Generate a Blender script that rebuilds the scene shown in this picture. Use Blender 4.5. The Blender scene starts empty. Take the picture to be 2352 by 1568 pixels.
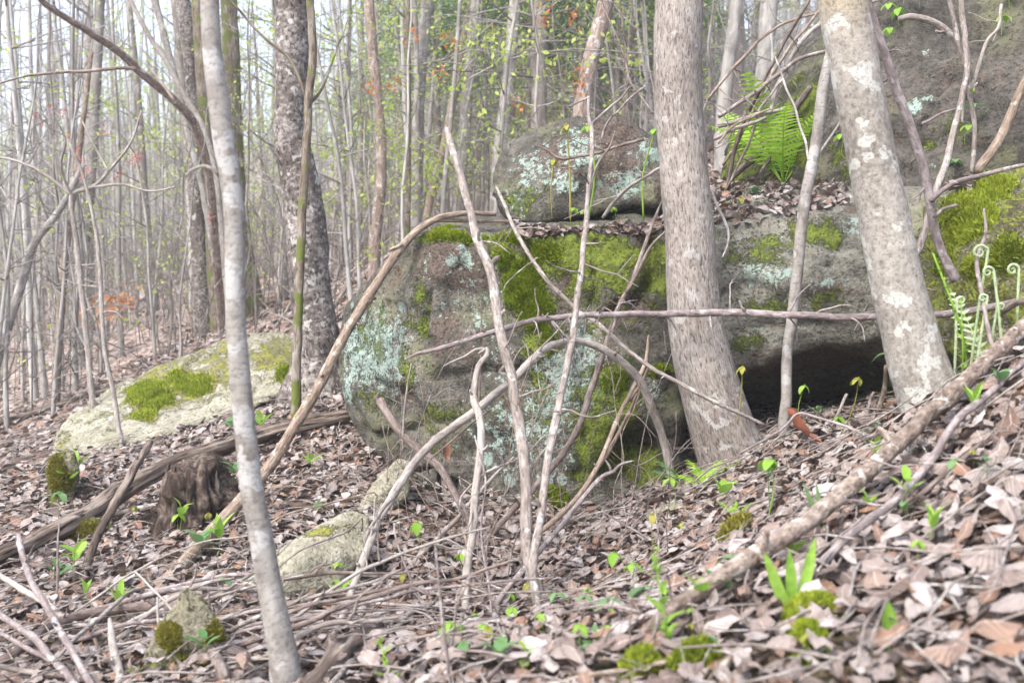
import bpy, bmesh, math, random
import numpy as np
from math import radians, sin, cos, pi
from mathutils import Vector, Matrix
from mathutils.bvhtree import BVHTree

rnd = random.Random(11)
rng = np.random.default_rng(11)
SC = bpy.context.scene
COL = SC.collection

# ---------------------------------------------------------------- camera, world, sun, exposure
EYE, PITCH, LENS = 1.4, radians(4.0), 35.0
cam_data = bpy.data.cameras.new('camera')
cam_data.lens = LENS
cam_data.sensor_width = 36.0
cam_data.clip_start = 0.05
cam_data.clip_end = 1000.0
cam_data.dof.use_dof = True
cam_data.dof.focus_distance = 4.9
cam_data.dof.aperture_fstop = 3.2
cam = bpy.data.objects.new('camera', cam_data)
cam.location = (0, 0, EYE)
cam.rotation_euler = (radians(90) - PITCH, 0, 0)
COL.objects.link(cam)
SC.camera = cam

SUN_EL, SUN_AZ = radians(52), radians(-42)      # azimuth from +Y (view direction) towards +X
SUN_AZ = radians(-140)                          # behind the photographer, to the left
world = bpy.data.worlds.new('World')
SC.world = world
world.use_nodes = True
wt = world.node_tree
bg = wt.nodes['Background']
sky = wt.nodes.new('ShaderNodeTexSky')
sky.sky_type = 'NISHITA'
sky.sun_disc = False
sky.sun_elevation = SUN_EL
sky.sun_rotation = SUN_AZ
sky.air_density = 1.0
sky.dust_density = 4.0
sky.ozone_density = 1.0
hs = wt.nodes.new('ShaderNodeHueSaturation')    # an overcast sky: the blue mostly taken out
hs.inputs['Saturation'].default_value = 0.9
wt.links.new(sky.outputs['Color'], hs.inputs['Color'])
wt.links.new(hs.outputs['Color'], bg.inputs['Color'])
bg.inputs['Strength'].default_value = 0.15
sun_data = bpy.data.lights.new('sun', 'SUN')
sun_data.energy = 1.2
sun_data.angle = radians(18)
sun_data.color = (1.0, 0.98, 0.955)
sun = bpy.data.objects.new('sun', sun_data)
sdir = Vector((sin(SUN_AZ) * cos(SUN_EL), cos(SUN_AZ) * cos(SUN_EL), sin(SUN_EL)))
sun.rotation_euler = (-sdir).to_track_quat('-Z', 'Y').to_euler()
sun.location = sdir * 60
COL.objects.link(sun)
SC.view_settings.view_transform = 'Standard'
SC.view_settings.look = 'None'
SC.view_settings.exposure = 1.95
SC.view_settings.gamma = 1.0
SC.view_settings.use_curve_mapping = False
SC.cycles.use_denoising = True
SC.cycles.max_bounces = 6
SC.cycles.diffuse_bounces = 3
SC.cycles.glossy_bounces = 2
SC.cycles.transmission_bounces = 3
SC.cycles.use_adaptive_sampling = True
SC.cycles.adaptive_threshold = 0.015

# ---------------------------------------------------------------- measuring helpers
FPX = 2352 * LENS / 36.0
CP, SP = cos(PITCH), sin(PITCH)

def at(u, v, d):
    """world point seen at photo position (u, v) at depth d along the camera axis"""
    cx, cy = (u - 1176) / FPX * d, (784 - v) / FPX * d
    return Vector((cx, d * CP + cy * SP, EYE + cy * CP - d * SP))

def project(P):
    P = np.asarray(P, float)
    z = P[:, 2] - EYE
    d = P[:, 1] * CP - z * SP
    cy = P[:, 1] * SP + z * CP
    d = np.maximum(d, 0.05)
    return np.stack([P[:, 0] / d * FPX + 1176, 784 - cy / d * FPX, d], 1)

def _hash(ix, iy, iz, seed):
    h = (ix.astype(np.int64) * 374761393 + iy.astype(np.int64) * 668265263 + iz.astype(np.int64) * 2147483647 + seed * 974711) & 0xffffffff
    h = ((h ^ (h >> 13)) * 1274126177) & 0xffffffff
    h = h ^ (h >> 16)
    return (h & 0xffff) / 32767.5 - 1.0

def vnoise(P, seed=0):
    P = np.asarray(P, float)
    i = np.floor(P).astype(np.int64)
    f = P - i
    f = f * f * f * (f * (f * 6 - 15) + 10)
    out = 0
    for dx in (0, 1):
        wx = f[:, 0] if dx else 1 - f[:, 0]
        for dy in (0, 1):
            wy = f[:, 1] if dy else 1 - f[:, 1]
            for dz in (0, 1):
                wz = f[:, 2] if dz else 1 - f[:, 2]
                out = out + wx * wy * wz * _hash(i[:, 0] + dx, i[:, 1] + dy, i[:, 2] + dz, seed)
    return out

def fbm(P, octaves=4, seed=0, gain=0.5):
    P = np.asarray(P, float)
    a, s, t = 1.0, 0.0, 0.0
    for k in range(octaves):
        s = s + a * vnoise(P * (2.03 ** k) + 17.3 * k, seed + k)
        t += a
        a *= gain
    return s / t

# ---------------------------------------------------------------- materials
class Mat:
    def __init__(self, name):
        self.m = bpy.data.materials.new(name)
        self.m.use_nodes = True
        self.t = self.m.node_tree
        self.t.nodes.clear()
        self.out = self.t.nodes.new('ShaderNodeOutputMaterial')

    def n(self, typ, ins=(), **props):
        nd = self.t.nodes.new('ShaderNode' + typ)
        for k, v in props.items():
            setattr(nd, k, v)
        for k, v in dict(ins).items():
            self.put(nd.inputs[k], v)
        return nd

    def put(self, sock, v):
        if isinstance(v, bpy.types.NodeSocket):
            self.t.links.new(v, sock)
        else:
            sock.default_value = v if not (isinstance(v, tuple) and len(v) == 3 and sock.type == 'RGBA') else (*v, 1)

    def attr(self, name, out='Vector'):
        return self.n('Attribute', attribute_name=name).outputs[out]

    def mapped(self, vec, scale):
        return self.n('Mapping', {'Vector': vec, 'Scale': scale}).outputs[0]

    def noise(self, vec, scale, detail=3.0, rough=0.55, dist=0.0):
        return self.n('TexNoise', {'Vector': vec, 'Scale': scale, 'Detail': detail, 'Roughness': rough, 'Distortion': dist}).outputs[0]

    def voro(self, vec, scale, feature='F1', out='Distance', rand=1.0):
        nd = self.n('TexVoronoi', {'Vector': vec, 'Scale': scale, 'Randomness': rand}, feature=feature)
        return nd.outputs[out]

    def ramp(self, fac, stops, interp='LINEAR'):
        nd = self.n('ValToRGB', {'Fac': fac})
        cr = nd.color_ramp
        cr.interpolation = interp
        while len(cr.elements) < len(stops):
            cr.elements.new(0.5)
        for e, (p, c) in zip(cr.elements, stops):
            e.position = p
            e.color = (*c, 1) if isinstance(c, tuple) else (c, c, c, 1)
        return nd.outputs[0]

    def mix(self, fac, a, b, blend='MIX'):
        nd = self.n('Mix', data_type='RGBA', blend_type=blend)
        self.put(nd.inputs[0], fac)
        self.put(nd.inputs[6], a)
        self.put(nd.inputs[7], b)
        return nd.outputs[2]

    def math(self, op, a, b=0.0, c=None, clamp=False):
        nd = self.n('Math', operation=op, use_clamp=clamp)
        self.put(nd.inputs[0], a)
        self.put(nd.inputs[1], b)
        if c is not None:
            self.put(nd.inputs[2], c)
        return nd.outputs[0]

    def step(self, x, lo, hi):
        nd = self.n('MapRange', {'Value': x, 'From Min': lo, 'From Max': hi}, interpolation_type='SMOOTHSTEP')
        return nd.outputs[0]

    def bump(self, h, strength=0.5, dist=0.01, normal=None):
        ins = {'Height': h, 'Strength': strength, 'Distance': dist}
        if normal is not None:
            ins['Normal'] = normal
        return self.n('Bump', ins).outputs[0]

    def finish(self, color, rough=0.85, normal=None, spec=0.25, translucent=0.0, tcol=None):
        ins = {'Base Color': color, 'Roughness': rough, 'Specular IOR Level': spec}
        if normal is not None:
            ins['Normal'] = normal
        b = self.n('BsdfPrincipled', ins)
        sh = b.outputs[0]
        if translucent > 0:
            tr = self.n('BsdfTranslucent', {'Color': tcol if tcol is not None else color})
            mx = self.n('MixShader', {0: translucent})
            self.t.links.new(sh, mx.inputs[1])
            self.t.links.new(tr.outputs[0], mx.inputs[2])
            sh = mx.outputs[0]
        self.t.links.new(sh, self.out.inputs['Surface'])
        return self.m

def bark_mat(name, dark, mid, light, stretch=0.25, scale=30, fiss=(0.0, 40, 0.2), lichen=None, lich_scale=9, lich_lo=0.56, rings=0.0, bump=0.5, foot=None, moss=None, big=3.0):
    """colour in the straightened space of the trunk: xy round the stem, z along it"""
    k = Mat(name)
    r = k.attr('rest')
    n1 = k.noise(k.mapped(r, (1, 1, stretch)), scale, 5, 0.65)
    n2 = k.noise(r, big, 3)
    f = k.math('ADD', k.math('MULTIPLY', n1, 0.7), k.math('MULTIPLY', n2, 0.4))
    col = k.ramp(f, [(0.38, dark), (0.54, mid), (0.68, light)])
    if rings > 0:
        n3 = k.noise(k.mapped(r, (0.25, 0.25, 2.2)), 45, 3)
        col = k.mix(k.math('MULTIPLY', k.step(n3, 0.56, 0.66), rings), col, tuple(c * 0.55 for c in mid))
    h = n1
    if foot is not None:
        z = k.n('SeparateXYZ', {0: r}).outputs[2]
        col = k.mix(k.math('MULTIPLY', k.step(k.math('ADD', z, k.math('MULTIPLY', n2, 0.5)), 0.95, 0.35), 0.85), col, k.mix(n1, tuple(c * 0.55 for c in foot), tuple(c * 1.35 for c in foot)))
    if lichen is not None:
        w = k.noise(r, lich_scale * 3, 2)
        lv = k.n('VectorMath', {0: r, 1: k.n('VectorMath', {0: k.n('CombineXYZ', {0: w, 1: w, 2: w}).outputs[0], 'Scale': 0.03}, operation='SCALE').outputs[0]}, operation='ADD').outputs[0]
        n4 = k.noise(lv, lich_scale, 2, 0.5)
        msk = k.math('MULTIPLY', k.step(n4, lich_lo, lich_lo + 0.035), k.math('ADD', 0.45, k.math('MULTIPLY', n1, 0.9)), clamp=True)
        col = k.mix(msk, col, lichen)
    if fiss[0] > 0:
        n5 = k.noise(k.mapped(r, (1, 1, fiss[2])), fiss[1], 4, 0.6, 0.4)
        fm = k.step(n5, 0.46, 0.38)
        col = k.mix(k.math('MULTIPLY', fm, fiss[0]), col, tuple(c * 0.35 for c in dark))
        h = k.math('ADD', k.math('MULTIPLY', n1, 0.4), k.math('MULTIPLY', n5, 1.0))
    if moss is not None:
        n6 = k.noise(r, 7, 4)
        col = k.mix(k.step(n6, moss, moss + 0.12), col, (0.11, 0.13, 0.03))
    return k.finish(col, 0.9, k.bump(h, bump, 0.012), 0.2)

MAT = {}
MAT['pale_bark'] = bark_mat('pale_bark', (0.125, 0.108, 0.092), (0.25, 0.233, 0.212), (0.33, 0.315, 0.295), 0.5, 22, (0.35, 60, 1.6), (0.37, 0.362, 0.35), 10, 0.57, 0.35, 0.35)
MAT['tan_bark'] = bark_mat('tan_bark', (0.145, 0.13, 0.11), (0.265, 0.245, 0.215), (0.345, 0.325, 0.29), 0.7, 45, (0.4, 80, 0.8), (0.42, 0.42, 0.385), 12, 0.575, 0.3, 0.45, foot=(0.36, 0.30, 0.20))
MAT['grey_bark'] = bark_mat('grey_bark', (0.12, 0.10, 0.088), (0.245, 0.215, 0.19), (0.345, 0.315, 0.285), 0.3, 75, (0.7, 130, 0.25), (0.38, 0.365, 0.34), 14, 0.61, 0.0, 0.9, foot=(0.30, 0.23, 0.16))
MAT['dark_bark'] = bark_mat('dark_bark', (0.058, 0.047, 0.041), (0.12, 0.102, 0.091), (0.32, 0.295, 0.275), 1.3, 26, (0.8, 40, 0.6), (0.38, 0.37, 0.345), 14, 0.63, 0.0, 1.0)
MAT['mossy_bark'] = bark_mat('mossy_bark', (0.07, 0.05, 0.04), (0.15, 0.12, 0.09), (0.28, 0.25, 0.21), 0.25, 30, (0.6, 40, 0.25), None, 9, 0.6, 0.0, 0.9, moss=0.5)
MAT['brown_bark'] = bark_mat('brown_bark', (0.12, 0.085, 0.07), (0.25, 0.19, 0.16), (0.38, 0.33, 0.29), 0.3, 40, (0.6, 60, 0.25), (0.45, 0.43, 0.41), 14, 0.62, 0.0, 0.6)
MAT['stick_grey'] = bark_mat('stick_grey', (0.115, 0.095, 0.082), (0.225, 0.192, 0.17), (0.345, 0.31, 0.285), 0.3, 60, (0.5, 90, 0.3), (0.40, 0.38, 0.35), 20, 0.60, 0.2, 0.5)
MAT['stick_pale'] = bark_mat('stick_pale', (0.145, 0.12, 0.103), (0.275, 0.245, 0.22), (0.39, 0.36, 0.33), 0.3, 60, (0.3, 90, 0.3), None, 20, 0.60, 0.3, 0.4)
MAT['stick_tan'] = bark_mat('stick_tan', (0.115, 0.083, 0.06), (0.225, 0.172, 0.13), (0.33, 0.27, 0.22), 0.25, 70, (0.5, 90, 0.25), (0.36, 0.34, 0.29), 22, 0.62, 0.0, 0.6)
MAT['stick_dark'] = bark_mat('stick_dark', (0.065, 0.05, 0.045), (0.15, 0.115, 0.10), (0.27, 0.23, 0.21), 0.3, 60, (0.4, 80, 0.3), None, 20, 0.6, 0.0, 0.5)
MAT['stick_plum'] = bark_mat('stick_plum', (0.095, 0.075, 0.072), (0.20, 0.165, 0.158), (0.33, 0.29, 0.28), 0.4, 60, (0.3, 80, 0.4), (0.36, 0.325, 0.315), 20, 0.6, 0.2, 0.4)
MAT['log_bark'] = bark_mat('log_bark', (0.07, 0.05, 0.04), (0.20, 0.155, 0.125), (0.36, 0.305, 0.26), 0.6, 55, (0.5, 60, 0.5), (0.40, 0.37, 0.33), 20, 0.6, 0.2, 0.8)
MAT['stump_wood'] = bark_mat('stump_wood', (0.022, 0.015, 0.012), (0.055, 0.041, 0.034), (0.21, 0.175, 0.148), 0.25, 14, (0.85, 26, 0.3), None, 9, 0.6, 0.0, 0.9, big=5)
MAT['rotten_wood'] = bark_mat('rotten_wood', (0.035, 0.024, 0.02), (0.10, 0.075, 0.06), (0.27, 0.225, 0.19), 0.12, 30, (0.9, 35, 0.16), None, 9, 0.6, 0.0, 1.2)

def far_bark(name, a, b):
    k = Mat(name)
    r = k.attr('rest')
    n1 = k.noise(k.mapped(r, (1, 1, 0.3)), 16, 4)
    orand = k.n('ObjectInfo').outputs['Random']
    c = k.mix(orand, a, b)
    c = k.mix(k.step(n1, 0.35, 0.65), k.mix(0.5, c, tuple(x * 0.45 for x in a)), c)
    n2 = k.noise(r, 5, 2)
    c = k.mix(k.math('MULTIPLY', k.step(n2, 0.55, 0.62), 0.5), c, (0.42, 0.41, 0.39))
    return k.finish(c, 0.9, k.bump(n1, 0.5, 0.02), 0.2)
MAT['far_grey'] = far_bark('far_grey_bark', (0.24, 0.225, 0.205), (0.44, 0.425, 0.405))
MAT['far_brown'] = far_bark('far_brown_bark', (0.13, 0.11, 0.095), (0.29, 0.26, 0.235))
MAT['far_twig'] = far_bark('far_twig_bark', (0.19, 0.17, 0.15), (0.36, 0.335, 0.31))

def leaf_mat(name, c0, c1, c2, trans=0.35, rough=0.5, vein=True):
    k = Mat(name)
    orand = k.n('ObjectInfo').outputs['Random']
    t = k.attr('tint', 'Fac')
    f = k.math('FRACT', k.math('ADD', t, k.math('MULTIPLY', orand, 0.731)))
    col = k.ramp(f, [(0.0, c0), (0.5, c1), (1.0, c2)])
    nz = k.noise(k.n('TexCoord').outputs['Object'], 60, 3)
    col = k.mix(0.25, col, k.ramp(nz, [(0.35, tuple(x * 0.6 for x in c0)), (0.65, tuple(min(1, x * 1.3) for x in c2))]))
    return k.finish(col, rough + 0.15, None, 0.2, trans)
MAT['leaf_fresh'] = leaf_mat('fresh_leaf', (0.17, 0.33, 0.04), (0.24, 0.42, 0.06), (0.34, 0.50, 0.10), 0.45)
MAT['leaf_blue'] = leaf_mat('blue_green_leaf', (0.07, 0.17, 0.06), (0.12, 0.24, 0.09), (0.18, 0.30, 0.12))
MAT['leaf_yellow'] = leaf_mat('yellow_green_leaf', (0.22, 0.26, 0.04), (0.30, 0.32, 0.06), (0.36, 0.30, 0.08))
MAT['leaf_bg'] = leaf_mat('distant_spring_leaf', (0.30, 0.42, 0.07), (0.40, 0.52, 0.11), (0.52, 0.58, 0.18), 0.5)
MAT['leaf_orange'] = leaf_mat('orange_bud', (0.42, 0.13, 0.05), (0.5, 0.2, 0.07), (0.5, 0.28, 0.1))
MAT['leaf_red'] = leaf_mat('red_bud', (0.38, 0.06, 0.06), (0.45, 0.10, 0.10), (0.5, 0.2, 0.18))
MAT['needle'] = leaf_mat('conifer_needles', (0.05, 0.12, 0.045), (0.08, 0.17, 0.07), (0.12, 0.22, 0.09), 0.25, 0.6)
MAT['fern'] = leaf_mat('fern_frond', (0.22, 0.42, 0.03), (0.30, 0.52, 0.05), (0.40, 0.60, 0.08), 0.5)
MAT['fern_dark'] = leaf_mat('dark_fern_frond', (0.06, 0.13, 0.05), (0.09, 0.18, 0.07), (0.12, 0.22, 0.09))
MAT['fiddle'] = leaf_mat('woolly_fiddlehead', (0.30, 0.40, 0.20), (0.38, 0.48, 0.26), (0.48, 0.55, 0.36), 0.1, 0.9)
MAT['petal'] = leaf_mat('violet_petal', (0.22, 0.04, 0.36), (0.3, 0.06, 0.45), (0.35, 0.1, 0.5))
MAT['moss'] = leaf_mat('moss_tuft', (0.09, 0.14, 0.008), (0.18, 0.25, 0.012), (0.30, 0.36, 0.03), 0.25, 0.9)
MAT['moss_bright'] = leaf_mat('bright_moss_tuft', (0.07, 0.10, 0.01), (0.20, 0.27, 0.02), (0.38, 0.43, 0.05), 0.3, 0.9)
MAT['moss_olive'] = leaf_mat('olive_moss_tuft', (0.14, 0.13, 0.015), (0.20, 0.19, 0.03), (0.30, 0.27, 0.06), 0.25, 0.9)

def dead_leaf_mat():
    k = Mat('dead_leaf')
    orand = k.n('ObjectInfo').outputs['Random']
    t = k.attr('tint', 'Fac')
    f = k.math('FRACT', k.math('ADD', t, k.math('MULTIPLY', orand, 0.731)))
    col = k.ramp(f, [(0.0, (0.085, 0.058, 0.047)), (0.14, (0.20, 0.155, 0.135)), (0.36, (0.285, 0.24, 0.215)), (0.58, (0.40, 0.362, 0.345)),
                     (0.74, (0.27, 0.225, 0.205)), (0.85, (0.235, 0.15, 0.105)), (0.93, (0.25, 0.14, 0.09)), (0.965, (0.13, 0.085, 0.065)), (1.0, (0.35, 0.315, 0.30))])
    pos = k.n('TexCoord').outputs['Object']
    n1 = k.noise(pos, 28, 4, 0.6)
    col = k.mix(k.math('MULTIPLY', k.step(n1, 0.48, 0.70), 0.65), col, (0.12, 0.085, 0.07))
    lv = k.attr('leafuv')
    sx = k.n('SeparateXYZ', {0: lv})
    vein = k.math('ABSOLUTE', sx.outputs[0])
    side = k.math('ABSOLUTE', k.math('SINE', k.math('MULTIPLY', k.math('SUBTRACT', sx.outputs[1], k.math('MULTIPLY', vein, 0.35)), 24.0)))
    midv = k.step(vein, 0.10, 0.03)
    col = k.mix(k.math('MULTIPLY', midv, 0.45), col, (0.55, 0.45, 0.38))
    h = k.math('ADD', k.math('MULTIPLY', side, 0.6), k.math('MULTIPLY', n1, 0.7))
    rough = k.math('ADD', 0.42, k.math('MULTIPLY', n1, 0.4))
    return k.finish(col, rough, k.bump(h, 0.6, 0.006), 0.35, 0.03)
MAT['dead_leaf'] = dead_leaf_mat()

def rock_mat(name, base=((0.034, 0.032, 0.027), (0.088, 0.082, 0.069), (0.158, 0.148, 0.124)), lich=(0.28, 0.365, 0.32), mossc=((0.022, 0.038, 0.004), (0.19, 0.24, 0.025)), strata=0.0):
    k = Mat(name)
    p = k.n('TexCoord').outputs['Object']
    n1 = k.noise(p, 2.2, 5, 0.6)
    n2 = k.noise(p, 14, 5, 0.65)
    n3 = k.noise(p, 70, 3, 0.6)
    f = k.math('ADD', k.math('MULTIPLY', n1, 0.42), k.math('ADD', k.math('MULTIPLY', n2, 0.42), k.math('MULTIPLY', n3, 0.26)))
    col = k.ramp(f, [(0.43, base[0]), (0.55, base[1]), (0.66, base[2])])
    if strata:
        ns = k.noise(k.mapped(p, (0.5, 0.5, 6.0)), 5, 4, 0.6, 0.3)
        col = k.mix(k.math('MULTIPLY', k.step(ns, 0.52, 0.62), strata), col, tuple(c * 0.7 for c in base[0]))
    olive = k.noise(p, 3.1, 4)
    col = k.mix(k.math('MULTIPLY', k.step(olive, 0.50, 0.68), 0.55), col, (0.17, 0.175, 0.09))
    # brown iron stain and dark wet bands
    br = k.math('ADD', k.attr('brown', 'Fac'), k.math('MULTIPLY', k.math('SUBTRACT', n2, 0.5), 1.2))
    col = k.mix(k.math('MULTIPLY', k.step(br, 0.35, 0.62), 0.8), col, k.ramp(n3, [(0.35, (0.05, 0.037, 0.03)), (0.65, (0.135, 0.10, 0.082))]))
    # crustose lichen: speckles of every size gathered in patches
    l1 = k.noise(p, 26, 6, 0.75)
    l2 = k.noise(p, 120, 3, 0.7)
    la = k.math('ADD', k.math('MULTIPLY', k.attr('lichen', 'Fac'), 0.20), k.math('ADD', k.math('MULTIPLY', l1, 0.75), k.math('MULTIPLY', l2, 0.25)))
    lm = k.step(la, 0.635, 0.69)
    col = k.mix(k.math('MULTIPLY', lm, 0.9), col, k.mix(l2, tuple(c * 0.72 for c in lich), tuple(min(1, c * 1.2) for c in lich)))
    dv = k.n('TexVoronoi', {'Vector': p, 'Scale': 7.0}, feature='F1')
    dr = k.math('MULTIPLY', k.n('SeparateColor', {0: dv.outputs['Color']}).outputs[0], 0.30)
    disc = k.math('MULTIPLY', k.step(k.math('SUBTRACT', k.math('ADD', dv.outputs['Distance'], k.math('MULTIPLY', k.math('SUBTRACT', l1, 0.5), 0.25)), dr), 0.02, -0.02), k.step(k.math('ADD', k.attr('lichen', 'Fac'), k.math('MULTIPLY', n1, 0.4)), 0.35, 0.55))
    col = k.mix(k.math('MULTIPLY', disc, 0.75), col, k.mix(l2, tuple(c * 0.6 for c in lich), tuple(min(1, c * 1.1) for c in lich)))
    # moss film
    m1 = k.noise(p, 11, 5, 0.7)
    m2 = k.noise(p, 90, 3, 0.7)
    ma = k.math('ADD', k.math('MULTIPLY', k.attr('moss', 'Fac'), 0.30), k.math('ADD', k.math('MULTIPLY', m1, 0.6), k.math('MULTIPLY', m2, 0.4)))
    mm = k.step(ma, 0.63, 0.72)
    col = k.mix(k.math('MULTIPLY', mm, 0.92), col, k.ramp(m2, [(0.3, mossc[0]), (0.7, mossc[1])]))
    spk = k.noise(p, 45, 4, 0.75)
    col = k.mix(k.math('MULTIPLY', k.step(spk, 0.53, 0.62), 0.7), col, tuple(c * 0.4 for c in base[0]))
    pits = k.step(k.voro(p, 32), 0.16, 0.02)
    h = k.math('ADD', k.math('MULTIPLY', n2, 0.8), k.math('ADD', k.math('MULTIPLY', n3, 0.35), k.math('MULTIPLY', mm, 0.5)))
    h = k.math('SUBTRACT', h, k.math('MULTIPLY', pits, 0.25))
    return k.finish(col, 0.92, k.bump(h, 1.0, 0.03), 0.2)
MAT['rock'] = rock_mat('grey_sandstone', strata=0.18)
MAT['rock_slab'] = rock_mat('pale_grey_sandstone', ((0.085, 0.08, 0.065), (0.17, 0.163, 0.135), (0.255, 0.245, 0.205)), strata=0.2)
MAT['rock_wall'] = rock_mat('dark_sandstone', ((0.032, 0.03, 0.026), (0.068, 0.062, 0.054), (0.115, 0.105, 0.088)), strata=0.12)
MAT['rock_pale'] = rock_mat('pale_sandstone', ((0.17, 0.16, 0.12), (0.28, 0.265, 0.20), (0.37, 0.355, 0.29)), (0.45, 0.47, 0.42), ((0.16, 0.16, 0.025), (0.29, 0.28, 0.05)))
MAT['rock_mossy'] = rock_mat('moss_grown_stone', ((0.11, 0.10, 0.07), (0.2, 0.185, 0.13), (0.3, 0.28, 0.2)), mossc=((0.08, 0.10, 0.01), (0.2, 0.22, 0.03)))

def stump_mat():
    k = Mat('decayed_stump_wood')
    p = k.n('TexCoord').outputs['Object']
    n1 = k.noise(k.mapped(p, (1, 1, 0.35)), 30, 6, 0.7, 0.6)
    n2 = k.noise(p, 7, 4)
    f = k.math('ADD', k.math('MULTIPLY', n1, 0.65), k.math('MULTIPLY', n2, 0.5))
    col = k.ramp(f, [(0.46, (0.014, 0.010, 0.008)), (0.60, (0.055, 0.04, 0.032)), (0.74, (0.21, 0.17, 0.14))])
    return k.finish(col, 0.95, k.bump(n1, 0.5, 0.012), 0.15)
MAT['stump'] = stump_mat()

def ground_mat():
    k = Mat('leaf_mould')
    p = k.n('TexCoord').outputs['Object']
    v = k.n('TexVoronoi', {'Vector': p, 'Scale': 13.0}, feature='F1')
    tone = k.n('SeparateColor', {0: v.outputs['Color']}).outputs[0]
    n1 = k.noise(p, 6, 5)
    n0 = k.noise(p, 0.7, 3)
    f = k.math('ADD', k.math('MULTIPLY', tone, 0.55), k.math('MULTIPLY', n1, 0.45))
    col = k.ramp(f, [(0.2, (0.06, 0.042, 0.034)), (0.45, (0.19, 0.135, 0.11)), (0.6, (0.36, 0.28, 0.235)), (0.8, (0.47, 0.39, 0.345))])
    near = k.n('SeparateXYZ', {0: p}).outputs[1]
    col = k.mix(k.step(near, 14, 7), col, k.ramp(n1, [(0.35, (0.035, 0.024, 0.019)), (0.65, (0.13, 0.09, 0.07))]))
    col = k.mix(k.math('MULTIPLY', k.step(n0, 0.55, 0.7), 0.2), col, (0.14, 0.16, 0.05))
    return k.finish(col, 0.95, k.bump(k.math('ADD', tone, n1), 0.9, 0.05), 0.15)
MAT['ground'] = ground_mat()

# ---------------------------------------------------------------- mesh and object helpers
class MB:
    """collects vertices, faces and per-vertex attributes for ONE mesh object"""
    def __init__(self):
        self.V, self.F, self.n, self.A = [], [], 0, {}

    def add(self, V, F, **attrs):
        V = np.asarray(V, float)
        k = len(V)
        self.V.append(V)
        self.F.extend([[i + self.n for i in f] for f in F] if not isinstance(F, np.ndarray) else (F + self.n).tolist())
        for a, val in attrs.items():
            self.A.setdefault(a, []).append((self.n, np.asarray(val, float)))
        self.n += k

    def mesh(self, name, mat, origin=None, smooth=True):
        V = np.concatenate(self.V) if self.V else np.zeros((0, 3))
        if origin is not None:
            V = V - np.asarray(origin, float)
        me = bpy.data.meshes.new(name)
        me.from_pydata(V.tolist(), [], self.F)
        for a, chunks in self.A.items():
            dim = 3 if chunks[0][1].ndim == 2 else 1
            arr = np.zeros((len(V), 3)) if dim == 3 else np.zeros(len(V))
            for s, val in chunks:
                arr[s:s + len(val)] = val
            at_ = me.attributes.new(a, 'FLOAT_VECTOR' if dim == 3 else 'FLOAT', 'POINT')
            at_.data.foreach_set('vector' if dim == 3 else 'value', arr.astype(np.float32).ravel())
        for m in (mat if isinstance(mat, (list, tuple)) else [mat]):
            me.materials.append(m)
        if smooth:
            me.polygons.foreach_set('use_smooth', [True] * len(me.polygons))
        me.update()
        return me

def link(name, me, parent=None, loc=None):
    o = bpy.data.objects.new(name, me)
    COL.objects.link(o)
    if loc is not None:
        o.location = loc
    if parent is not None:
        o.parent = parent
    return o

def tag(o, label=None, cat=None, group=None, kind=None):
    if label:
        o['label'] = label
    if cat:
        o['category'] = cat
    if group:
        o['group'] = group
    if kind:
        o['kind'] = kind
    return o

def empty(name, loc):
    o = bpy.data.objects.new(name, None)
    o.empty_display_size = 0.1
    o.location = loc
    COL.objects.link(o)
    return o

def copy_tree(o, parent=None):
    c = o.copy()
    COL.objects.link(c)
    if parent is not None:
        c.parent = parent
    for ch in list(o.children):
        copy_tree(ch, c)
    return c

def spline(P, R, seg):
    """Catmull-Rom through points P (n,3) with radii R, resampled about every seg metres"""
    P = np.asarray(P, float)
    R = np.asarray(R, float)
    n = len(P)
    if n == 2:
        m = max(2, int(np.linalg.norm(P[1] - P[0]) / seg) + 1)
        t = np.linspace(0, 1, m)[:, None]
        return P[0] * (1 - t) + P[1] * t, R[0] * (1 - t[:, 0]) + R[1] * t[:, 0]
    E = np.vstack([2 * P[0] - P[1], P, 2 * P[-1] - P[-2]])
    ER = np.concatenate([[R[0]], R, [R[-1]]])
    outP, outR = [], []
    for i in range(n - 1):
        m = max(1, int(np.linalg.norm(P[i + 1] - P[i]) / seg + 0.5))
        t = (np.arange(m) / m)[:, None]
        a, b, c, d = E[i], E[i + 1], E[i + 2], E[i + 3]
        outP.append(0.5 * (2 * b + (c - a) * t + (2 * a - 5 * b + 4 * c - d) * t ** 2 + (3 * b - a - 3 * c + d) * t ** 3))
        tt = t[:, 0]
        outR.append(ER[i + 1] * (1 - tt) + ER[i + 2] * tt)
    outP.append(P[-1:])
    outR.append(R[-1:])
    return np.concatenate(outP), np.concatenate(outR)

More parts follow.
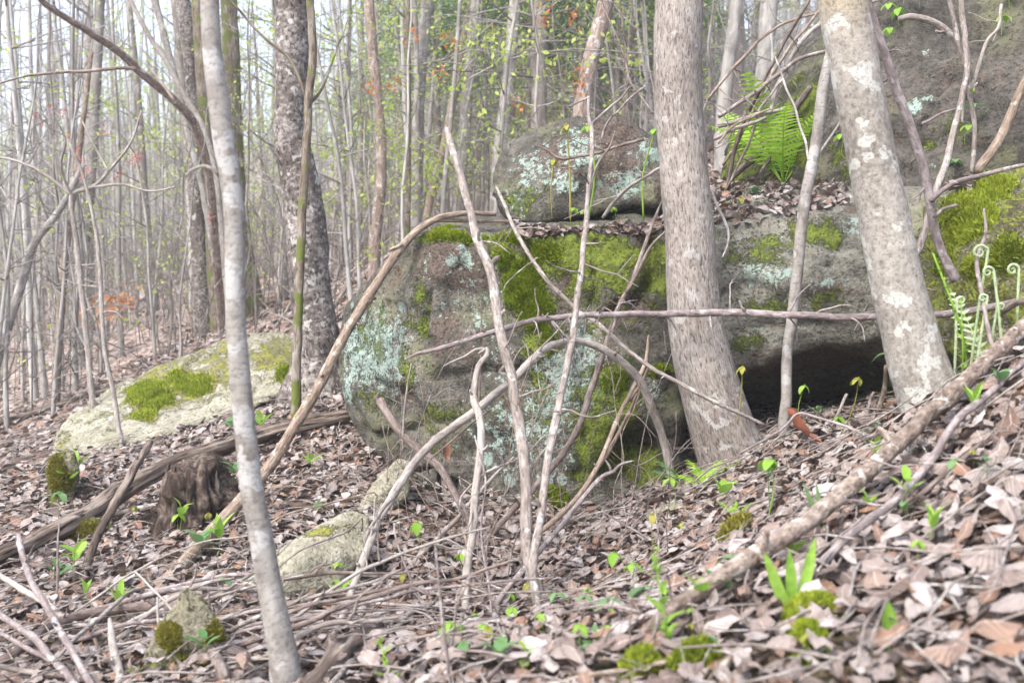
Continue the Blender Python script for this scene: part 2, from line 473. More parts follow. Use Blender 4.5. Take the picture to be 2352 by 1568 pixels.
def tube(mb, P, R, sides=8, seg=0.05, rough=0.0, rscale=8.0, wob=0.0, seed=0, taper_end=False, knobs=(), lump=None):
    """a noisy tapered stem; attribute rest = its straightened coordinates"""
    P, R = spline(P, R, seg)
    n = len(P)
    L = np.concatenate([[0], np.cumsum(np.linalg.norm(np.diff(P, axis=0), axis=1))])
    if wob:
        off = np.stack([vnoise(np.stack([L * 2.3 / max(seg * 8, .05) * .1 + 31 * j, 0 * L + seed, 0 * L], 1), seed + j) for j in range(3)], 1)
        env = np.minimum(1, np.minimum(L, L[-1] - L) / max(L[-1] * 0.15, 1e-4))
        off = off + 0.55 * np.stack([vnoise(np.stack([L * 9.0 + 31 * j, 0 * L + seed + 9, 0 * L], 1), seed + 11 + j) for j in range(3)], 1)
        P = P + off * wob * env[:, None]
    T = np.gradient(P, axis=0)
    T /= np.maximum(np.linalg.norm(T, axis=1), 1e-9)[:, None]
    ref = np.array([1.0, 0, 0]) if abs(T[0][0]) < 0.9 else np.array([0, 0, 1.0])
    N = np.zeros_like(T)
    v = ref - T[0] * (ref @ T[0])
    N[0] = v / np.linalg.norm(v)
    for i in range(1, n):
        v = N[i - 1] - T[i] * (N[i - 1] @ T[i])
        N[i] = v / max(np.linalg.norm(v), 1e-9)
    B = np.cross(T, N)
    th = np.arange(sides) * 2 * pi / sides
    c, s = np.cos(th), np.sin(th)
    Rm = float(R.max())
    rest = np.stack([np.repeat(R, sides) * 0 + np.tile(c, n) * np.repeat(R, sides), np.tile(s, n) * np.repeat(R, sides), np.repeat(L, sides)], 1)
    rr = np.repeat(R, sides)
    if rough:
        rr = rr * (1 + rough * fbm(rest * np.array([1, 1, 0.45]) * rscale / max(Rm, 0.004) * 0.1, 3, seed + 5))
    for (lz, amp, wd) in knobs:
        rr = rr * (1 + amp * np.exp(-((rest[:, 2] - lz) / wd) ** 2) * (0.55 + 0.45 * vnoise(rest / Rm * 1.5, seed + 9)))
    if lump is not None:
        rr = rr * lump(np.tile(th, n), np.repeat(L, sides), L[-1])
    dirs = np.tile(c, n)[:, None] * np.repeat(N, sides, 0) + np.tile(s, n)[:, None] * np.repeat(B, sides, 0)
    V = np.repeat(P, sides, 0) + dirs * rr[:, None]
    i0 = (np.arange(n - 1) * sides)[:, None]
    j = np.arange(sides)[None, :]
    j2 = (j + 1) % sides
    Fq = np.stack([i0 + j, i0 + j2, i0 + sides + j2, i0 + sides + j], -1).reshape(-1, 4)
    F = Fq.tolist()
    tip = P[-1] + T[-1] * R[-1] * (2.0 if taper_end else 0.25)
    base = P[0] - T[0] * R[0] * 0.25
    V = np.vstack([V, base, tip])
    kb, kt = n * sides, n * sides + 1
    for q in range(sides):
        F.append([kb, (q + 1) % sides, q])
        F.append([kt, (n - 1) * sides + q, (n - 1) * sides + (q + 1) % sides])
    rest = np.vstack([rest, [0, 0, 0], [0, 0, L[-1]]]) + np.array([seed * 3.7 % 50, seed * 1.3 % 50, 0])
    mb.add(V, F, rest=rest)
    return P, R, L

# ---------------------------------------------------------------- the ground: a slope that climbs to the right and away
CTRL = [(0, 1568, 3.0), (300, 1568, 2.8), (600, 1568, 2.6), (1176, 1568, 2.2), (1700, 1568, 1.85), (2352, 1568, 1.6),
        (1900, 1430, 2.05), (2352, 1150, 2.35), (2352, 790, 3.3), (2200, 900, 3.35), (2120, 1010, 3.95), (1800, 990, 4.5), (1680, 1075, 4.4),
        (1930, 965, 4.55), (2060, 945, 4.6), (1900, 960, 5.6), (1500, 1140, 4.75), (1250, 1165, 5.0), (1000, 1100, 5.15), (905, 1030, 5.5), (600, 1200, 4.6), (1230, 1420, 3.3),
        (450, 1200, 4.9), (0, 1290, 4.6), (820, 960, 6.2), (740, 905, 7.0), (420, 1040, 6.2), (130, 1050, 6.6), (300, 1000, 7.0), (600, 900, 7.4), (0, 1010, 8.6),
        (680, 765, 10.5), (400, 815, 11.5), (180, 900, 10.5), (0, 950, 12), (-500, 1000, 14), (850, 625, 13), (600, 715, 15), (300, 760, 18), (0, 830, 20),
        (1176, 545, 11), (1700, 470, 9.5), (2200, 300, 10), (2700, 150, 10),
        (300, 655, 32), (0, 700, 36), (700, 600, 30), (1176, 470, 30), (1900, 300, 28), (2600, 100, 25), (-600, 740, 40),
        (-400, 640, 70), (300, 590, 72), (1176, 430, 72), (2000, 220, 70), (3000, 0, 60)]
_cp = np.array([at(*c) for c in CTRL])
_cp = np.vstack([_cp, [[-1.6, 0, -0.0], [0, 0, 0.42], [1.2, 0, 0.75], [3.5, 1.0, 1.35], [4.5, 3.0, 1.75], [-6, 2, -0.7], [-7, 6, -0.55], [0, -6, 0.45], [8, -4, 2.6], [-12, -4, -1.6],
                       [-60, 0, -8], [60, 0, 17], [-90, 60, -8], [90, 60, 26], [0, 130, 19], [-110, 130, 6], [110, 130, 38], [0, -40, 0.5]]])

def _tps_u(r):
    return r * r * np.log(np.maximum(r, 1e-6))
_xy, _z = _cp[:, :2], _cp[:, 2]
_K = _tps_u(np.linalg.norm(_xy[:, None] - _xy[None], axis=2))
_m = len(_xy)
_P = np.hstack([np.ones((_m, 1)), _xy])
_w = np.linalg.solve(np.block([[_K + np.eye(_m) * 0.06, _P], [_P.T, np.zeros((3, 3))]]), np.concatenate([_z, np.zeros(3)]))

def gz(x, y):
    q = np.stack([np.ravel(x), np.ravel(y)], 1).astype(float)
    out = np.empty(len(q))
    for s in range(0, len(q), 20000):
        b = q[s:s + 20000]
        out[s:s + 20000] = _tps_u(np.linalg.norm(b[:, None] - _xy[None], axis=2)) @ _w[:_m] + _w[_m] + b @ _w[_m + 1:]
    q3 = np.hstack([q, np.zeros((len(q), 1))])
    dist = np.linalg.norm(q, axis=1)
    out += 0.022 * fbm(q3 * 2.2, 3, 3) + np.clip((dist - 7) / 20, 0, 1) * 0.35 * fbm(q3 * 0.22, 3, 8)
    return out

def gz1(x, y):
    return float(gz([x], [y])[0])

_ds = np.concatenate([np.arange(1.2, 9, 0.03), np.arange(9, 90, 0.25)])

def gpt(u, v, lift=0.0):
    """where the sight line through photo position (u, v) meets the ground"""
    a = np.array(at(u, v, 1.0)) - np.array([0, 0, EYE])
    pts = a[None] * _ds[:, None] + np.array([0, 0, EYE])
    below = pts[:, 2] < gz(pts[:, 0], pts[:, 1]) + lift
    k = int(np.argmax(below)) if below.any() else len(_ds) - 1
    return Vector(pts[k]), float(_ds[k])

def _axis(lo, hi, fine, h0, far, growth):
    a = list(np.arange(lo, hi + h0 / 2, h0))
    x, s = a[-1], h0
    while x < far:
        s *= growth
        x += s
        a.append(x)
    x, s = a[0], h0
    while x > -far:
        s *= growth
        x -= s
        a.insert(0, x)
    return np.array(a)
gx = _axis(-4.5, 4.5, 0, 0.05, 150, 1.12)
gy = _axis(0.5, 8.5, 0, 0.05, 190, 1.12)
GX, GY = np.meshgrid(gx, gy)
GZ = gz(GX, GY)
GV = np.stack([GX.ravel(), GY.ravel(), GZ], 1)
nx, ny = len(gx), len(gy)
ii = (np.arange(ny - 1) * nx)[:, None] + np.arange(nx - 1)[None]
GF = np.stack([ii, ii + 1, ii + nx + 1, ii + nx], -1).reshape(-1, 4)
gm = MB()
gm.add(GV, GF)
ground = tag(link('ground', gm.mesh('ground', MAT['ground'])), kind='structure')
GROUND_BVH = BVHTree.FromPolygons([tuple(v) for v in GV], GF.tolist())

# ---------------------------------------------------------------- the pale air of the wood
bm = bmesh.new()
bmesh.ops.create_cube(bm, size=1.0)
hm = bpy.data.meshes.new('haze')
bm.to_mesh(hm)
bm.free()
HZ0, HZ1 = float(GV[:, 2].min()) - 1.0, float(GV[:, 2].max()) + 22.0
haze = tag(link('haze', hm, None, (0, 0, (HZ0 + HZ1) / 2)), kind='stuff')
haze.scale = (440, 440, HZ1 - HZ0)
km = bpy.data.materials.new('haze_air')
km.use_nodes = True
km.node_tree.nodes.clear()
ho = km.node_tree.nodes.new('ShaderNodeOutputMaterial')
hv = km.node_tree.nodes.new('ShaderNodeVolumePrincipled')
hv.inputs['Color'].default_value = (0.93, 0.96, 1.0, 1)
hv.inputs['Density'].default_value = 0.0030
hv.inputs['Anisotropy'].default_value = 0.2
km.node_tree.links.new(hv.outputs[0], ho.inputs['Volume'])
hm.materials.append(km)
SC.cycles.volume_bounces = 1
# ---------------------------------------------------------------- rocks
CAMP = np.array([0, 0, EYE])
ROCKS = []

def seg_dist(Q, poly):
    best = np.full(len(Q), 1e9)
    for a, b in zip(poly[:-1], poly[1:]):
        a, b = np.array(a, float), np.array(b, float)
        ab = b - a
        t = np.clip(((Q - a) @ ab) / (ab @ ab), 0, 1)
        best = np.minimum(best, np.linalg.norm(Q - a - t[:, None] * ab, axis=1))
    return best

def rock(name, label, pts, mat, voxel=0.03, amp=0.05, freq=1.6, paint=(), cracks=(), seed=0, smooth=5, defaults=None, dents=(), strata=0.0, moss_mat=None, moss_n=0, moss_len=0.016, cat='boulder'):
    bm = bmesh.new()
    for p in pts:
        bm.verts.new(p)
    bmesh.ops.convex_hull(bm, input=list(bm.verts))
    loose = [v for v in bm.verts if not v.link_faces]
    bmesh.ops.delete(bm, geom=loose, context='VERTS')
    me = bpy.data.meshes.new(name)
    bm.to_mesh(me)
    bm.free()
    tmp = bpy.data.objects.new('tmp', me)
    COL.objects.link(tmp)
    r = tmp.modifiers.new('r', 'REMESH')
    r.mode = 'VOXEL'
    r.voxel_size = voxel
    s = tmp.modifiers.new('s', 'SMOOTH')
    s.factor = 0.5
    s.iterations = smooth
    dg = bpy.context.evaluated_depsgraph_get()
    ev = tmp.evaluated_get(dg).to_mesh()
    n = len(ev.vertices)
    V = np.empty(n * 3)
    ev.vertices.foreach_get('co', V)
    N = np.empty(n * 3)
    ev.vertices.foreach_get('normal', N)
    V, N = V.reshape(-1, 3), N.reshape(-1, 3)
    F = [list(p.vertices) for p in ev.polygons]
    bpy.data.objects.remove(tmp)
    bpy.data.meshes.remove(me)
    # broad shape, chiselled ledges, grain
    big = fbm(V * freq, 4, seed)
    rid = 1 - np.abs(fbm(V * freq * 2.1, 3, seed + 20)) * 2
    fine = fbm(V * freq * 9, 3, seed + 40)
    # flat chiselled facets: every cell of a jittered lattice has a plane of its own
    cell = np.floor(V * 3.2 + 0.45 * fbm(V * 2.5, 2, seed + 7)[:, None])
    fac = np.stack([_hash(cell[:, 0].astype(int), cell[:, 1].astype(int), cell[:, 2].astype(int), seed + k) for k in range(4)], 1)
    loc = V * 3.2 - cell - 0.5
    facet = 0.35 * fac[:, 3] + 0.6 * (fac[:, :3] * loc).sum(1)
    disp = amp * (big * 0.38 + 0.42 * rid + 0.28 * fine + 0.95 * facet)
    if strata:
        zz = V[:, 2] + 0.08 * fbm(V * 0.9, 2, seed + 60) + 0.1 * V[:, 0]
        disp += strata * vnoise(np.stack([zz * 16, zz * 0 + seed, V[:, 0] * 0.7], 1), seed + 61)
    pr = project(V)
    facing = ((CAMP - V) * N).sum(1) > -0.15
    for poly, wpx, dep in cracks:
        wob = 5 * vnoise(np.stack([pr[:, 0] * 0.02, pr[:, 1] * 0.02, 0 * pr[:, 0]], 1), seed + 3)
        dd = seg_dist(pr[:, :2] + wob[:, None], poly)
        disp -= dep * np.exp(-(dd / wpx) ** 2) * facing
    for u, v, ru, rv, dep in dents:
        g = np.exp(-(((pr[:, 0] - u) / ru) ** 2 + ((pr[:, 1] - v) / rv) ** 2) ** 1.5)
        disp -= dep * g * facing
    at_ = {a: np.full(n, (defaults or {}).get(a, 0.0)) for a in ('moss', 'lichen', 'brown', 'cushion')}
    wobu = 22 * fbm(V * 5, 3, seed + 80)
    wobv = 22 * fbm(V * 5 + 40, 3, seed + 81)
    for a, u, v, ru, rv, st in paint:
        g = np.exp(-(((pr[:, 0] + wobu - u) / ru) ** 2 + ((pr[:, 1] + wobv - v) / rv) ** 2) ** 1.3) * facing
        at_[a] = np.maximum(at_[a], g * st) if st > 0 else at_[a] + st * g
    up = np.clip((N[:, 2] - 0.35) / 0.4, 0, 1)
    at_['moss'] = np.maximum(at_['moss'], np.sqrt(np.clip(at_['cushion'], 0, 1)) * 1.0)
    cm = np.clip((at_['cushion'] - 0.45) / 0.3, 0, 1)
    disp += 0.022 * cm * (0.6 + 0.6 * fbm(V * 14, 2, seed + 90))
    V = V + N * disp[:, None]
    org = V.mean(0)
    org[2] = V[:, 2].min()
    mb = MB()
    mb.add(V, F, **at_)
    o = link(name, mb.mesh(name, mat, org), None, org)
    tag(o, label, cat)
    bvh = BVHTree.FromPolygons([tuple(v) for v in V], F)
    ROCKS.append((o, bvh, V, N))
    if moss_n:
        q = np.array([f[:4] if len(f) >= 4 else f + [f[-1]] for f in F])
        wq = cm[q].mean(1)
        ar = np.linalg.norm(np.cross(V[q[:, 2]] - V[q[:, 0]], V[q[:, 3]] - V[q[:, 1]]), axis=1)
        pw = wq * ar
        if pw.sum() > 0:
            pick = rng.choice(len(q), moss_n, p=pw / pw.sum())
            ab = rng.random((moss_n, 2, 1))
            C = V[q[pick]]
            base = (C[:, 0] * (1 - ab[:, 0]) + C[:, 1] * ab[:, 0]) * (1 - ab[:, 1]) + (C[:, 3] * (1 - ab[:, 0]) + C[:, 2] * ab[:, 0]) * ab[:, 1]
            nn = N[q[pick, 0]]
            tufts('moss_cushion', base, nn, moss_len, moss_mat or MAT['moss'], o, org)
    return o

def tufts(name, base, nn, length, mat, parent, org, width=0.4, label=None):
    n = len(base)
    k = 3
    V = np.empty((n, k, 3, 3))
    tint = np.clip(0.5 + 0.45 * fbm(base * 9, 2, 5) + rng.normal(0, 0.16, n), 0, 0.99)
    for j in range(k):
        d = nn * 0.9 + rng.normal(0, 0.55, (n, 3)) + np.array([0, 0, 0.25])
        d /= np.linalg.norm(d, axis=1)[:, None]
        L = length * rng.uniform(0.6, 1.3, (n, 1))
        side = np.cross(d, rng.normal(0, 1, (n, 3)))
        side /= np.linalg.norm(side, axis=1)[:, None]
        b = base + rng.normal(0, length * 0.25, (n, 3)) - nn * length * 0.15
        V[:, j, 0] = b - side * L * width * 0.5
        V[:, j, 1] = b + side * L * width * 0.5
        V[:, j, 2] = b + d * L
    F = np.arange(n * k * 3).reshape(-1, 3)
    mb = MB()
    mb.add(V.reshape(-1, 3), F, tint=np.repeat(tint, k * 3))
    o = link(name, mb.mesh(name, mat, org, False), parent)
    tag(o, label, None, None, 'stuff')
    return o

def A3(lst):
    return [at(*p) for p in lst]

# main boulder
rock('boulder', 'largest grey boulder with bright moss stripe and mint lichen behind the tangled sticks',
     A3([(962, 543, 5.24), (1100, 540, 5.06), (1330, 543, 4.95), (1560, 536, 4.9), (990, 512, 6.6), (1110, 505, 7.1), (1560, 470, 7.0),
         (915, 590, 5.38), (845, 645, 5.5), (797, 705, 5.62), (780, 800, 5.65), (787, 900, 5.6), (830, 965, 5.55), (890, 1075, 5.4), (960, 1160, 5.2),
         (1250, 1250, 4.9), (1560, 1250, 4.85), (850, 700, 7.2), (850, 960, 7.2), (1560, 1200, 7.2),
         (1250, 900, 4.9), (1510, 900, 4.85), (1010, 900, 5.10), (935, 680, 5.17), (905, 850, 5.15), (905, 985, 5.15)]),
     MAT['rock'], 0.02, 0.042, 1.7, seed=3, strata=0.006, smooth=2,
     paint=[('cushion', 1200, 655, 52, 60, 1.0), ('cushion', 1235, 710, 45, 55, 0.9), ('cushion', 1262, 770, 16, 40, 0.8), ('cushion', 1255, 585, 60, 34, 0.75), ('cushion', 1150, 600, 25, 30, 0.75),
            ('cushion', 1060, 546, 75, 7, 0.9), ('cushion', 1170, 550, 60, 6, 0.7), ('cushion', 1275, 1150, 38, 30, 0.95), ('cushion', 1410, 880, 40, 35, 0.7), ('cushion', 1520, 858, 35, 14, 0.8),
            ('moss', 1390, 620, 120, 95, 1.0), ('moss', 1290, 590, 140, 75, 1.0), ('moss', 1500, 620, 80, 110, 0.85), ('moss', 1370, 980, 80, 140, 0.85), ('moss', 1420, 740, 90, 60, 0.6), ('moss', 1240, 760, 70, 90, 0.8), ('moss', 1235, 880, 30, 150, 0.7), ('moss', 1425, 930, 45, 130, 0.85), ('moss', 1345, 1060, 40, 100, 0.8), ('brown', 1300, 640, 30, 140, 0.7), ('brown', 1180, 920, 30, 140, 0.7), ('brown', 1400, 860, 24, 140, 0.7), ('moss', 1150, 590, 60, 50, 0.7), ('moss', 1080, 552, 130, 16, 0.9), ('moss', 1450, 1060, 120, 80, 0.8), ('moss', 960, 720, 26, 110, 0.7), ('moss', 930, 850, 24, 80, 0.6), ('moss', 1000, 950, 60, 30, 0.65), ('moss', 1380, 880, 60, 60, 0.7), ('moss', 1590, 640, 60, 120, 0.8), ('moss', 870, 760, 90, 90, 0.5), ('moss', 850, 900, 60, 60, 0.4), ('moss', 1320, 930, 40, 60, 0.5),
            ('moss', 1450, 900, 60, 60, 0.6), ('moss', 955, 740, 20, 60, 0.65), ('moss', 960, 690, 14, 40, 0.6), ('moss', 1010, 960, 50, 40, 0.55), ('moss', 1500, 1090, 80, 60, 0.75), ('moss', 1250, 900, 24, 80, 0.5),
            ('moss', 830, 700, 30, 60, 0.5), ('moss', 930, 860, 16, 100, 0.45), ('moss', 1000, 1040, 40, 40, 0.45),
            ('lichen', 860, 800, 90, 110, 1.15), ('lichen', 1080, 680, 130, 120, 0.5), ('lichen', 1200, 1000, 200, 130, 0.7), ('lichen', 1330, 880, 110, 130, 0.9), ('lichen', 800, 880, 30, 60, 1.0), ('lichen', 900, 740, 40, 60, 0.7), ('lichen', 1290, 870, 70, 110, 1.1), ('lichen', 1340, 790, 50, 70, 1.0),
            ('lichen', 1240, 960, 60, 110, 0.95), ('lichen', 1075, 595, 16, 40, 1.0), ('lichen', 1100, 720, 60, 90, 0.55), ('lichen', 985, 620, 30, 70, 0.45), ('lichen', 1360, 920, 30, 60, 0.95),
            ('lichen', 1150, 830, 60, 70, 0.6), ('lichen', 960, 900, 40, 60, 0.5), ('lichen', 1420, 960, 50, 50, 0.7), ('lichen', 1500, 900, 50, 60, 0.6), ('lichen', 1280, 1050, 90, 70, 0.6), ('lichen', 930, 660, 14, 40, 0.6),
            ('brown', 1040, 610, 120, 80, 0.75), ('brown', 1130, 620, 70, 60, 0.6), ('brown', 1170, 840, 40, 60, 0.7), ('brown', 920, 900, 40, 40, 0.8), ('brown', 1490, 590, 50, 50, 0.55), ('brown', 1080, 800, 60, 60, 0.5), ('brown', 1430, 1060, 60, 60, 0.9), ('brown', 1450, 720, 90, 40, 0.8), ('brown', 1480, 590, 30, 80, 0.8), ('brown', 1020, 770, 60, 90, 0.6), ('brown', 900, 640, 60, 60, 0.5)],
     cracks=[([(880, 1000), (960, 975), (1060, 965)], 7, 0.05), ([(860, 880), (930, 905), (985, 960)], 10, 0.05), ([(1430, 690), (1370, 740)], 12, 0.04), ([(1490, 545), (1500, 640), (1440, 720)], 16, 0.07),
             ([(1220, 560), (1300, 650), (1370, 720)], 18, 0.04), ([(985, 680), (975, 770), (1000, 800)], 7, 0.04), ([(1110, 560), (1120, 640), (1105, 720)], 6, 0.03), ([(1370, 560), (1360, 700), (1330, 840), (1345, 1000)], 7, 0.035), ([(1000, 870), (1120, 850), (1240, 880)], 7, 0.03)],
     dents=[(1060, 700, 75, 60, 0.06), (860, 850, 50, 60, 0.03), (1470, 1020, 55, 35, 0.22), (1430, 1085, 50, 40, 0.2), (900, 940, 40, 30, 0.06)],
     moss_n=17000, moss_mat=MAT['moss'])

# the overhanging slab to the right and what is under it
rock('overhanging_rock', 'wide grey rock slab jutting over the dark hollow between the two thick trunks',
     A3([(1545, 545, 5.02), (1650, 532, 4.95), (1800, 517, 4.88), (1905, 492, 4.82), (1975, 470, 4.8), (2120, 440, 4.75), (2250, 470, 4.65),
         (1560, 858, 5.0), (1680, 845, 4.92), (1850, 812, 4.82), (2035, 737, 4.72), (2200, 720, 4.65), (1600, 920, 5.6), (1700, 920, 5.75), (2050, 885, 5.95), (2250, 870, 5.6),
         (1540, 430, 6.9), (1800, 415, 6.7), (1960, 400, 6.7), (2250, 420, 6.2), (1800, 650, 4.72), (1950, 620, 4.68)]),
     MAT['rock_slab'], 0.022, 0.036, 1.7, seed=9, strata=0.006, smooth=2,
     paint=[('moss', 1760, 580, 80, 50, 0.85), ('moss', 1870, 540, 70, 45, 0.9), ('moss', 1690, 600, 40, 60, 0.65), ('moss', 1760, 700, 90, 30, 0.75), ('moss', 1900, 690, 60, 30, 0.6), ('moss', 1720, 780, 60, 40, 0.6),
            ('moss', 1590, 700, 40, 140, 0.6), ('lichen', 1760, 640, 70, 40, 0.9), ('lichen', 1950, 520, 40, 24, 0.9), ('lichen', 1900, 660, 60, 24, 0.7), ('lichen', 1730, 760, 60, 50, 0.6), ('lichen', 1820, 560, 60, 40, 0.4),
            ('brown', 1900, 670, 110, 24, 0.6), ('brown', 1850, 840, 240, 50, 0.7), ('brown', 1960, 480, 30, 16, 0.8)],
     cracks=[([(1680, 762), (1800, 745), (1900, 742)], 8, 0.02)], dents=[(1905, 605, 12, 8, 0.05), (1890, 840, 110, 40, 0.05)])
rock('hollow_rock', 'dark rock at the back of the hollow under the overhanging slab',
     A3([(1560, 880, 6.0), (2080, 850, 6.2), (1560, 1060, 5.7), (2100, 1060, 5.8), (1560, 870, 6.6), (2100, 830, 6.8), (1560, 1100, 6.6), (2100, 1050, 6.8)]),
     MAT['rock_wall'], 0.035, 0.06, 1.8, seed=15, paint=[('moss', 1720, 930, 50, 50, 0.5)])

# the domed rock resting on top
rock('capstone', 'rounded lichen-speckled stone resting on top of the largest boulder',
     A3([(1130, 405, 5.9), (1150, 347, 5.95), (1230, 305, 5.92), (1300, 280, 5.9), (1380, 268, 5.88), (1455, 285, 5.86), (1512, 325, 5.82), (1545, 400, 5.78), (1545, 462, 5.78),
         (1480, 466, 5.72), (1400, 476, 5.7), (1240, 510, 5.66), (1160, 507, 5.74), (1138, 455, 5.82),
         (1160, 400, 6.7), (1250, 312, 6.6), (1380, 285, 6.6), (1500, 340, 6.6), (1530, 440, 6.6), (1180, 480, 6.7), (1330, 380, 5.66)]),
     MAT['rock'], 0.018, 0.045, 2.0, seed=21, strata=0.004, smooth=3,
     paint=[('lichen', 1330, 340, 60, 50, 0.9), ('lichen', 1220, 400, 60, 60, 0.8), ('lichen', 1440, 420, 60, 40, 1.0), ('lichen', 1300, 420, 40, 40, 1.0), ('lichen', 1180, 460, 40, 40, 0.8), ('lichen', 1480, 350, 40, 40, 0.7), ('lichen', 1250, 340, 60, 40, 0.5),
            ('brown', 1400, 310, 70, 50, 1.2), ('brown', 1290, 370, 60, 50, 1.1), ('brown', 1420, 380, 60, 60, 0.85), ('brown', 1210, 390, 40, 40, 0.7), ('brown', 1340, 430, 40, 30, 0.6), ('brown', 1510, 430, 20, 50, 0.8),
            ('moss', 1200, 470, 70, 40, 0.65), ('moss', 1270, 450, 40, 40, 0.35), ('moss', 1520, 440, 14, 40, 0.5)])

# the cliff block at the right
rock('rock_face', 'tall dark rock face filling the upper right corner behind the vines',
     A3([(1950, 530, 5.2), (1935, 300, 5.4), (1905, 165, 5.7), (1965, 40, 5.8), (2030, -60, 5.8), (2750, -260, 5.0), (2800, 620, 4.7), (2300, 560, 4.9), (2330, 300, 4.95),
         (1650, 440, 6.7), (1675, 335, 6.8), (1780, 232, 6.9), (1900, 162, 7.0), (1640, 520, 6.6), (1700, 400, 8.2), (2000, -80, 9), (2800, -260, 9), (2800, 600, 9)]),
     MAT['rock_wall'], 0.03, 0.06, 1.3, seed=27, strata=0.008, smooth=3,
     paint=[('moss', 1760, 350, 130, 80, 0.9), ('moss', 1850, 260, 60, 100, 0.85), ('moss', 1700, 400, 60, 40, 0.7), ('moss', 1920, 380, 30, 90, 0.6), ('moss', 2200, 290, 60, 30, 0.55), ('moss', 2130, 330, 30, 20, 0.6),
            ('lichen', 2100, 262, 26, 24, 1.25), ('lichen', 2130, 235, 24, 12, 1.1), ('lichen', 2130, 118, 9, 9, 1.3), ('lichen', 2140, 380, 16, 10, 1.0), ('brown', 2200, 180, 180, 60, 0.45), ('brown', 2050, 250, 50, 90, 0.5),
            ('brown', 2250, 330, 120, 40, 0.4)],
     cracks=[([(2120, 240), (2185, 195), (2260, 205)], 6, 0.05), ([(2000, 330), (2110, 335), (2280, 350)], 18, 0.05), ([(2260, 215), (2310, 255)], 6, 0.04)])
rock('moss_mound', 'rounded rock wholly covered in bright green moss beside the ferns',
     A3([(2110, 610, 4.42), (2150, 475, 4.55), (2250, 415, 4.65), (2400, 385, 4.6), (2560, 450, 4.3), (2560, 900, 3.7), (2250, 880, 4.0), (2140, 800, 4.25), (2120, 720, 4.3), (2110, 610, 5.6), (2250, 430, 5.6), (2560, 470, 5.4), (2350, 560, 4.05)]),
     MAT['rock_mossy'], 0.025, 0.06, 2.4, seed=31, defaults={'moss': 0.65},
     paint=[('cushion', 2220, 510, 70, 60, 0.95), ('cushion', 2290, 440, 50, 30, 0.8), ('cushion', 2320, 590, 40, 50, 0.75), ('cushion', 2170, 600, 36, 40, 0.7), ('cushion', 2245, 620, 30, 36, 0.7), ('brown', 2330, 510, 40, 60, 0.9), ('brown', 2260, 680, 80, 50, 0.8)], moss_n=9000, moss_mat=MAT['moss_bright'], moss_len=0.024)

# smaller stones
rock('flat_boulder', 'long low pale boulder with moss patches beyond the fallen log',
     A3([(110, 1075, 6.5), (300, 1030, 6.6), (450, 985, 6.7), (600, 920, 6.9), (690, 895, 7.0), (165, 958, 7.6), (300, 882, 8.0), (450, 806, 8.4), (555, 772, 8.6), (650, 768, 8.6), (700, 800, 8.2),
         (200, 1040, 9.3), (650, 860, 9.5), (700, 880, 8.5), (135, 1005, 7.0), (420, 850, 7.7), (600, 800, 7.7)]),
     MAT['rock_pale'], 0.03, 0.06, 1.5, seed=37,
     paint=[('cushion', 350, 915, 60, 32, 0.85), ('cushion', 430, 880, 60, 28, 0.75), ('cushion', 330, 960, 36, 20, 0.7), ('cushion', 650, 868, 14, 10, 0.9), ('moss', 400, 860, 150, 40, 0.75), ('moss', 520, 830, 80, 70, 0.75), ('moss', 630, 820, 70, 60, 0.75), ('moss', 250, 960, 140, 60, 0.4), ('moss', 130, 1040, 50, 50, 0.6), ('moss', 470, 920, 60, 40, 0.5),
            ('lichen', 230, 960, 90, 50, 0.5), ('lichen', 600, 880, 60, 30, 0.5)], moss_n=9000, moss_mat=MAT['moss_bright'], moss_len=0.03)

def small_rock(name, label, outline, d0, thick, mat, seed, voxel=0.012, amp=0.010, sink=0.05, **kw):
    """outline: photo outline of the visible face; the stone goes back from there"""
    pts = []
    cu = sum(p[0] for p in outline) / len(outline)
    cv = sum(p[1] for p in outline) / len(outline)
    for p in outline:
        d = p[2] if len(p) > 2 else d0
        pts.append(at(p[0], p[1], d))
        b = at(cu + (p[0] - cu) * 0.9, cv + (p[1] - cv) * 0.8, d + thick)
        b.z -= sink
        pts.append(b)
    pts.append(at(cu, cv, d0 - thick * 0.15))
    low = min(pts, key=lambda q: q.z)
    return rock(name, label, pts, mat, voxel, amp, 3.5, seed=seed, cat='stone', smooth=2, **kw)

gd = lambda u, v: gpt(u, v)[1]
d6 = gd(690, 1372)
small_rock('slab_stone', 'pale lichened stone slab lying in the leaves right of the smooth pale trunk',
           [(515, 1380, d6 - .1), (560, 1330, d6), (640, 1262, d6 + .05), (720, 1210, d6 + .1), (800, 1172, d6 + .2), (848, 1180, d6 + .22), (852, 1270, d6 + .1), (770, 1345, d6), (650, 1395, d6 - .08), (560, 1400, d6 - .1)], d6, 0.35, MAT['rock_pale'], 43,
           paint=[('moss', 740, 1215, 70, 16, 0.8), ('moss', 640, 1330, 60, 30, 0.35), ('lichen', 560, 1345, 40, 24, 0.6)])
d6 = gd(880, 1160)
small_rock('half_buried_stone', 'small grey stone half buried beside the pale slab at the boulder foot',
           [(815, 1172), (860, 1105), (915, 1052), (950, 1062), (935, 1145), (860, 1205)], d6 - .1, 0.3, MAT['rock_pale'], 47, paint=[('moss', 900, 1150, 50, 40, 0.4)])
d6 = gd(960, 1130) + .05
small_rock('upright_stone', 'narrow upright grey stone leaning on the largest boulder beside the leaves', [(965, 1085), (1005, 1075), (1012, 1140), (985, 1165), (960, 1150)], d6, 0.2, MAT['rock'], 49)
d6 = gd(430, 1538)
